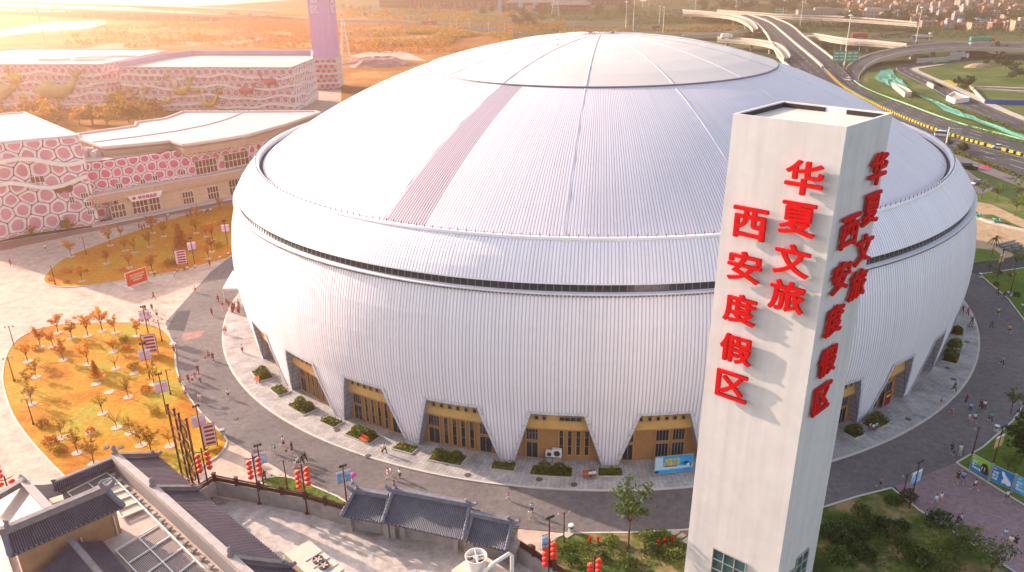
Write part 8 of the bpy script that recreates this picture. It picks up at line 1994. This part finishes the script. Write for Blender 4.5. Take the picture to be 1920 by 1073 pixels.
wall_along([G(*p) for p in ((1818, 163), (1846, 194))], 'boundary_wall', 'cream wall running down to the blue hoarding', 'wall', m_dust, 1.2, .6)
for k, (a, b) in enumerate((((1822, 164), (1925, 168)), ((1830, 168), (1925, 174)))): wall_along([G(*a), G(*b)], 'slab_stack', 'long pale concrete slab row on the meadow, ' + ('upper' if k == 0 else 'lower') + ' of two', 'slab', m_dust, .7, 2.2)
c = G(1797, 109 + 2); 
mb = MB(); P = G(1828, 104); mb.lathe([(7, 0), (5.2, 1.6), (2.6, 3.0), (.3, 3.6)], tuple(P), 14, sx=1.6); tag(mb.build('soil_heap', m_sand), 'brown soil heap beyond the retaining wall', 'soil heap'); mb = MB(); P = G(1835, 126); mb.lathe([(5, 0), (3.6, 1.2), (1.6, 2.0), (.3, 2.3)], tuple(P), 12, sx=1.7); tag(mb.build('soil_heap', m_sand), 'pale soil heap at the far side of the meadow', 'soil heap')
# heaps beside the lilac tower, pit
for k, (px, py, r, h) in enumerate(((700, 122, 13, 5), (724, 118, 9, 4), (742, 122, 8, 3))):
    P = G(px, py); mb = MB(); rs = random.Random(k); n = 16; prof = ((1, 0), (.8, .35), (.5, .75), (.2, 1)); vs = []; fs = []
    for f, z in prof:
        for j in range(n): a = 2 * math.pi * j / n; q = r * f * rs.uniform(.8, 1.2); vs.append((P.x + q * math.cos(a) * 1.6, P.y + q * math.sin(a), h * z * rs.uniform(.8, 1.1)))
    vs.append((P.x, P.y, h * 1.02))
    for i in range(3):
        for j in range(n): fs.append((i * n + j, i * n + (j + 1) % n, (i + 1) * n + (j + 1) % n, (i + 1) * n + j))
    for j in range(n): fs.append((3 * n + j, 3 * n + (j + 1) % n, 4 * n))
    mb.add(vs, fs); tag(mb.build('soil_heap', M('pink_soil', (.46, .24, .22), scale=.2, var=.25)), 'rough pinkish soil heap in the field behind the dome, %s from the left' % nth(k), 'soil heap', 'soil heaps in the field')
# red parasol and pipe stacks at the far right
parasol(1845, 330, 0, M('crimson_cloth', (.60, .02, .08)), 'crimson street parasol beside the side road at the right edge', 2.8, 1.7)
for k in range(6):
    a, b = G(1868 + k * 7, 462 + k * 3.2), G(1902 + k * 7, 454 + k * 4.4); mb = MB(); mb.tube([a + Vector((0, 0, .3)), b + Vector((0, 0, .3))], .26, 8); tag(mb.build('steel_pipe', CARP['grey']), 'dark blue pipe lying on the sandy ground, %s from the front' % nth(k), 'pipe', 'pipes on the sandy ground')
wall_along([G(*p) for p in ((1828, 408), (1862, 420), (1930, 436))], 'sand_bank', 'pale rubble kerb along the sandy ground', 'kerb', m_conc, .4, 1.0)
# ================================================================== AIR
hz = bpy.data.materials.new('evening_haze'); hz.use_nodes = True
t = hz.node_tree; t.nodes.remove(t.nodes['Principled BSDF'])
pv = t.nodes.new('ShaderNodeVolumePrincipled'); pv.inputs['Color'].default_value = (1.0, .60, .42, 1); pv.inputs['Density'].default_value = .00070; pv.inputs['Anisotropy'].default_value = .82
t.links.new(pv.outputs[0], t.nodes['Material Output'].inputs['Volume'])
mb = MB(); mb.box((100, 650, 36), (2600, 1700, 76)); tag(mb.build('haze', hz), kind='stuff')
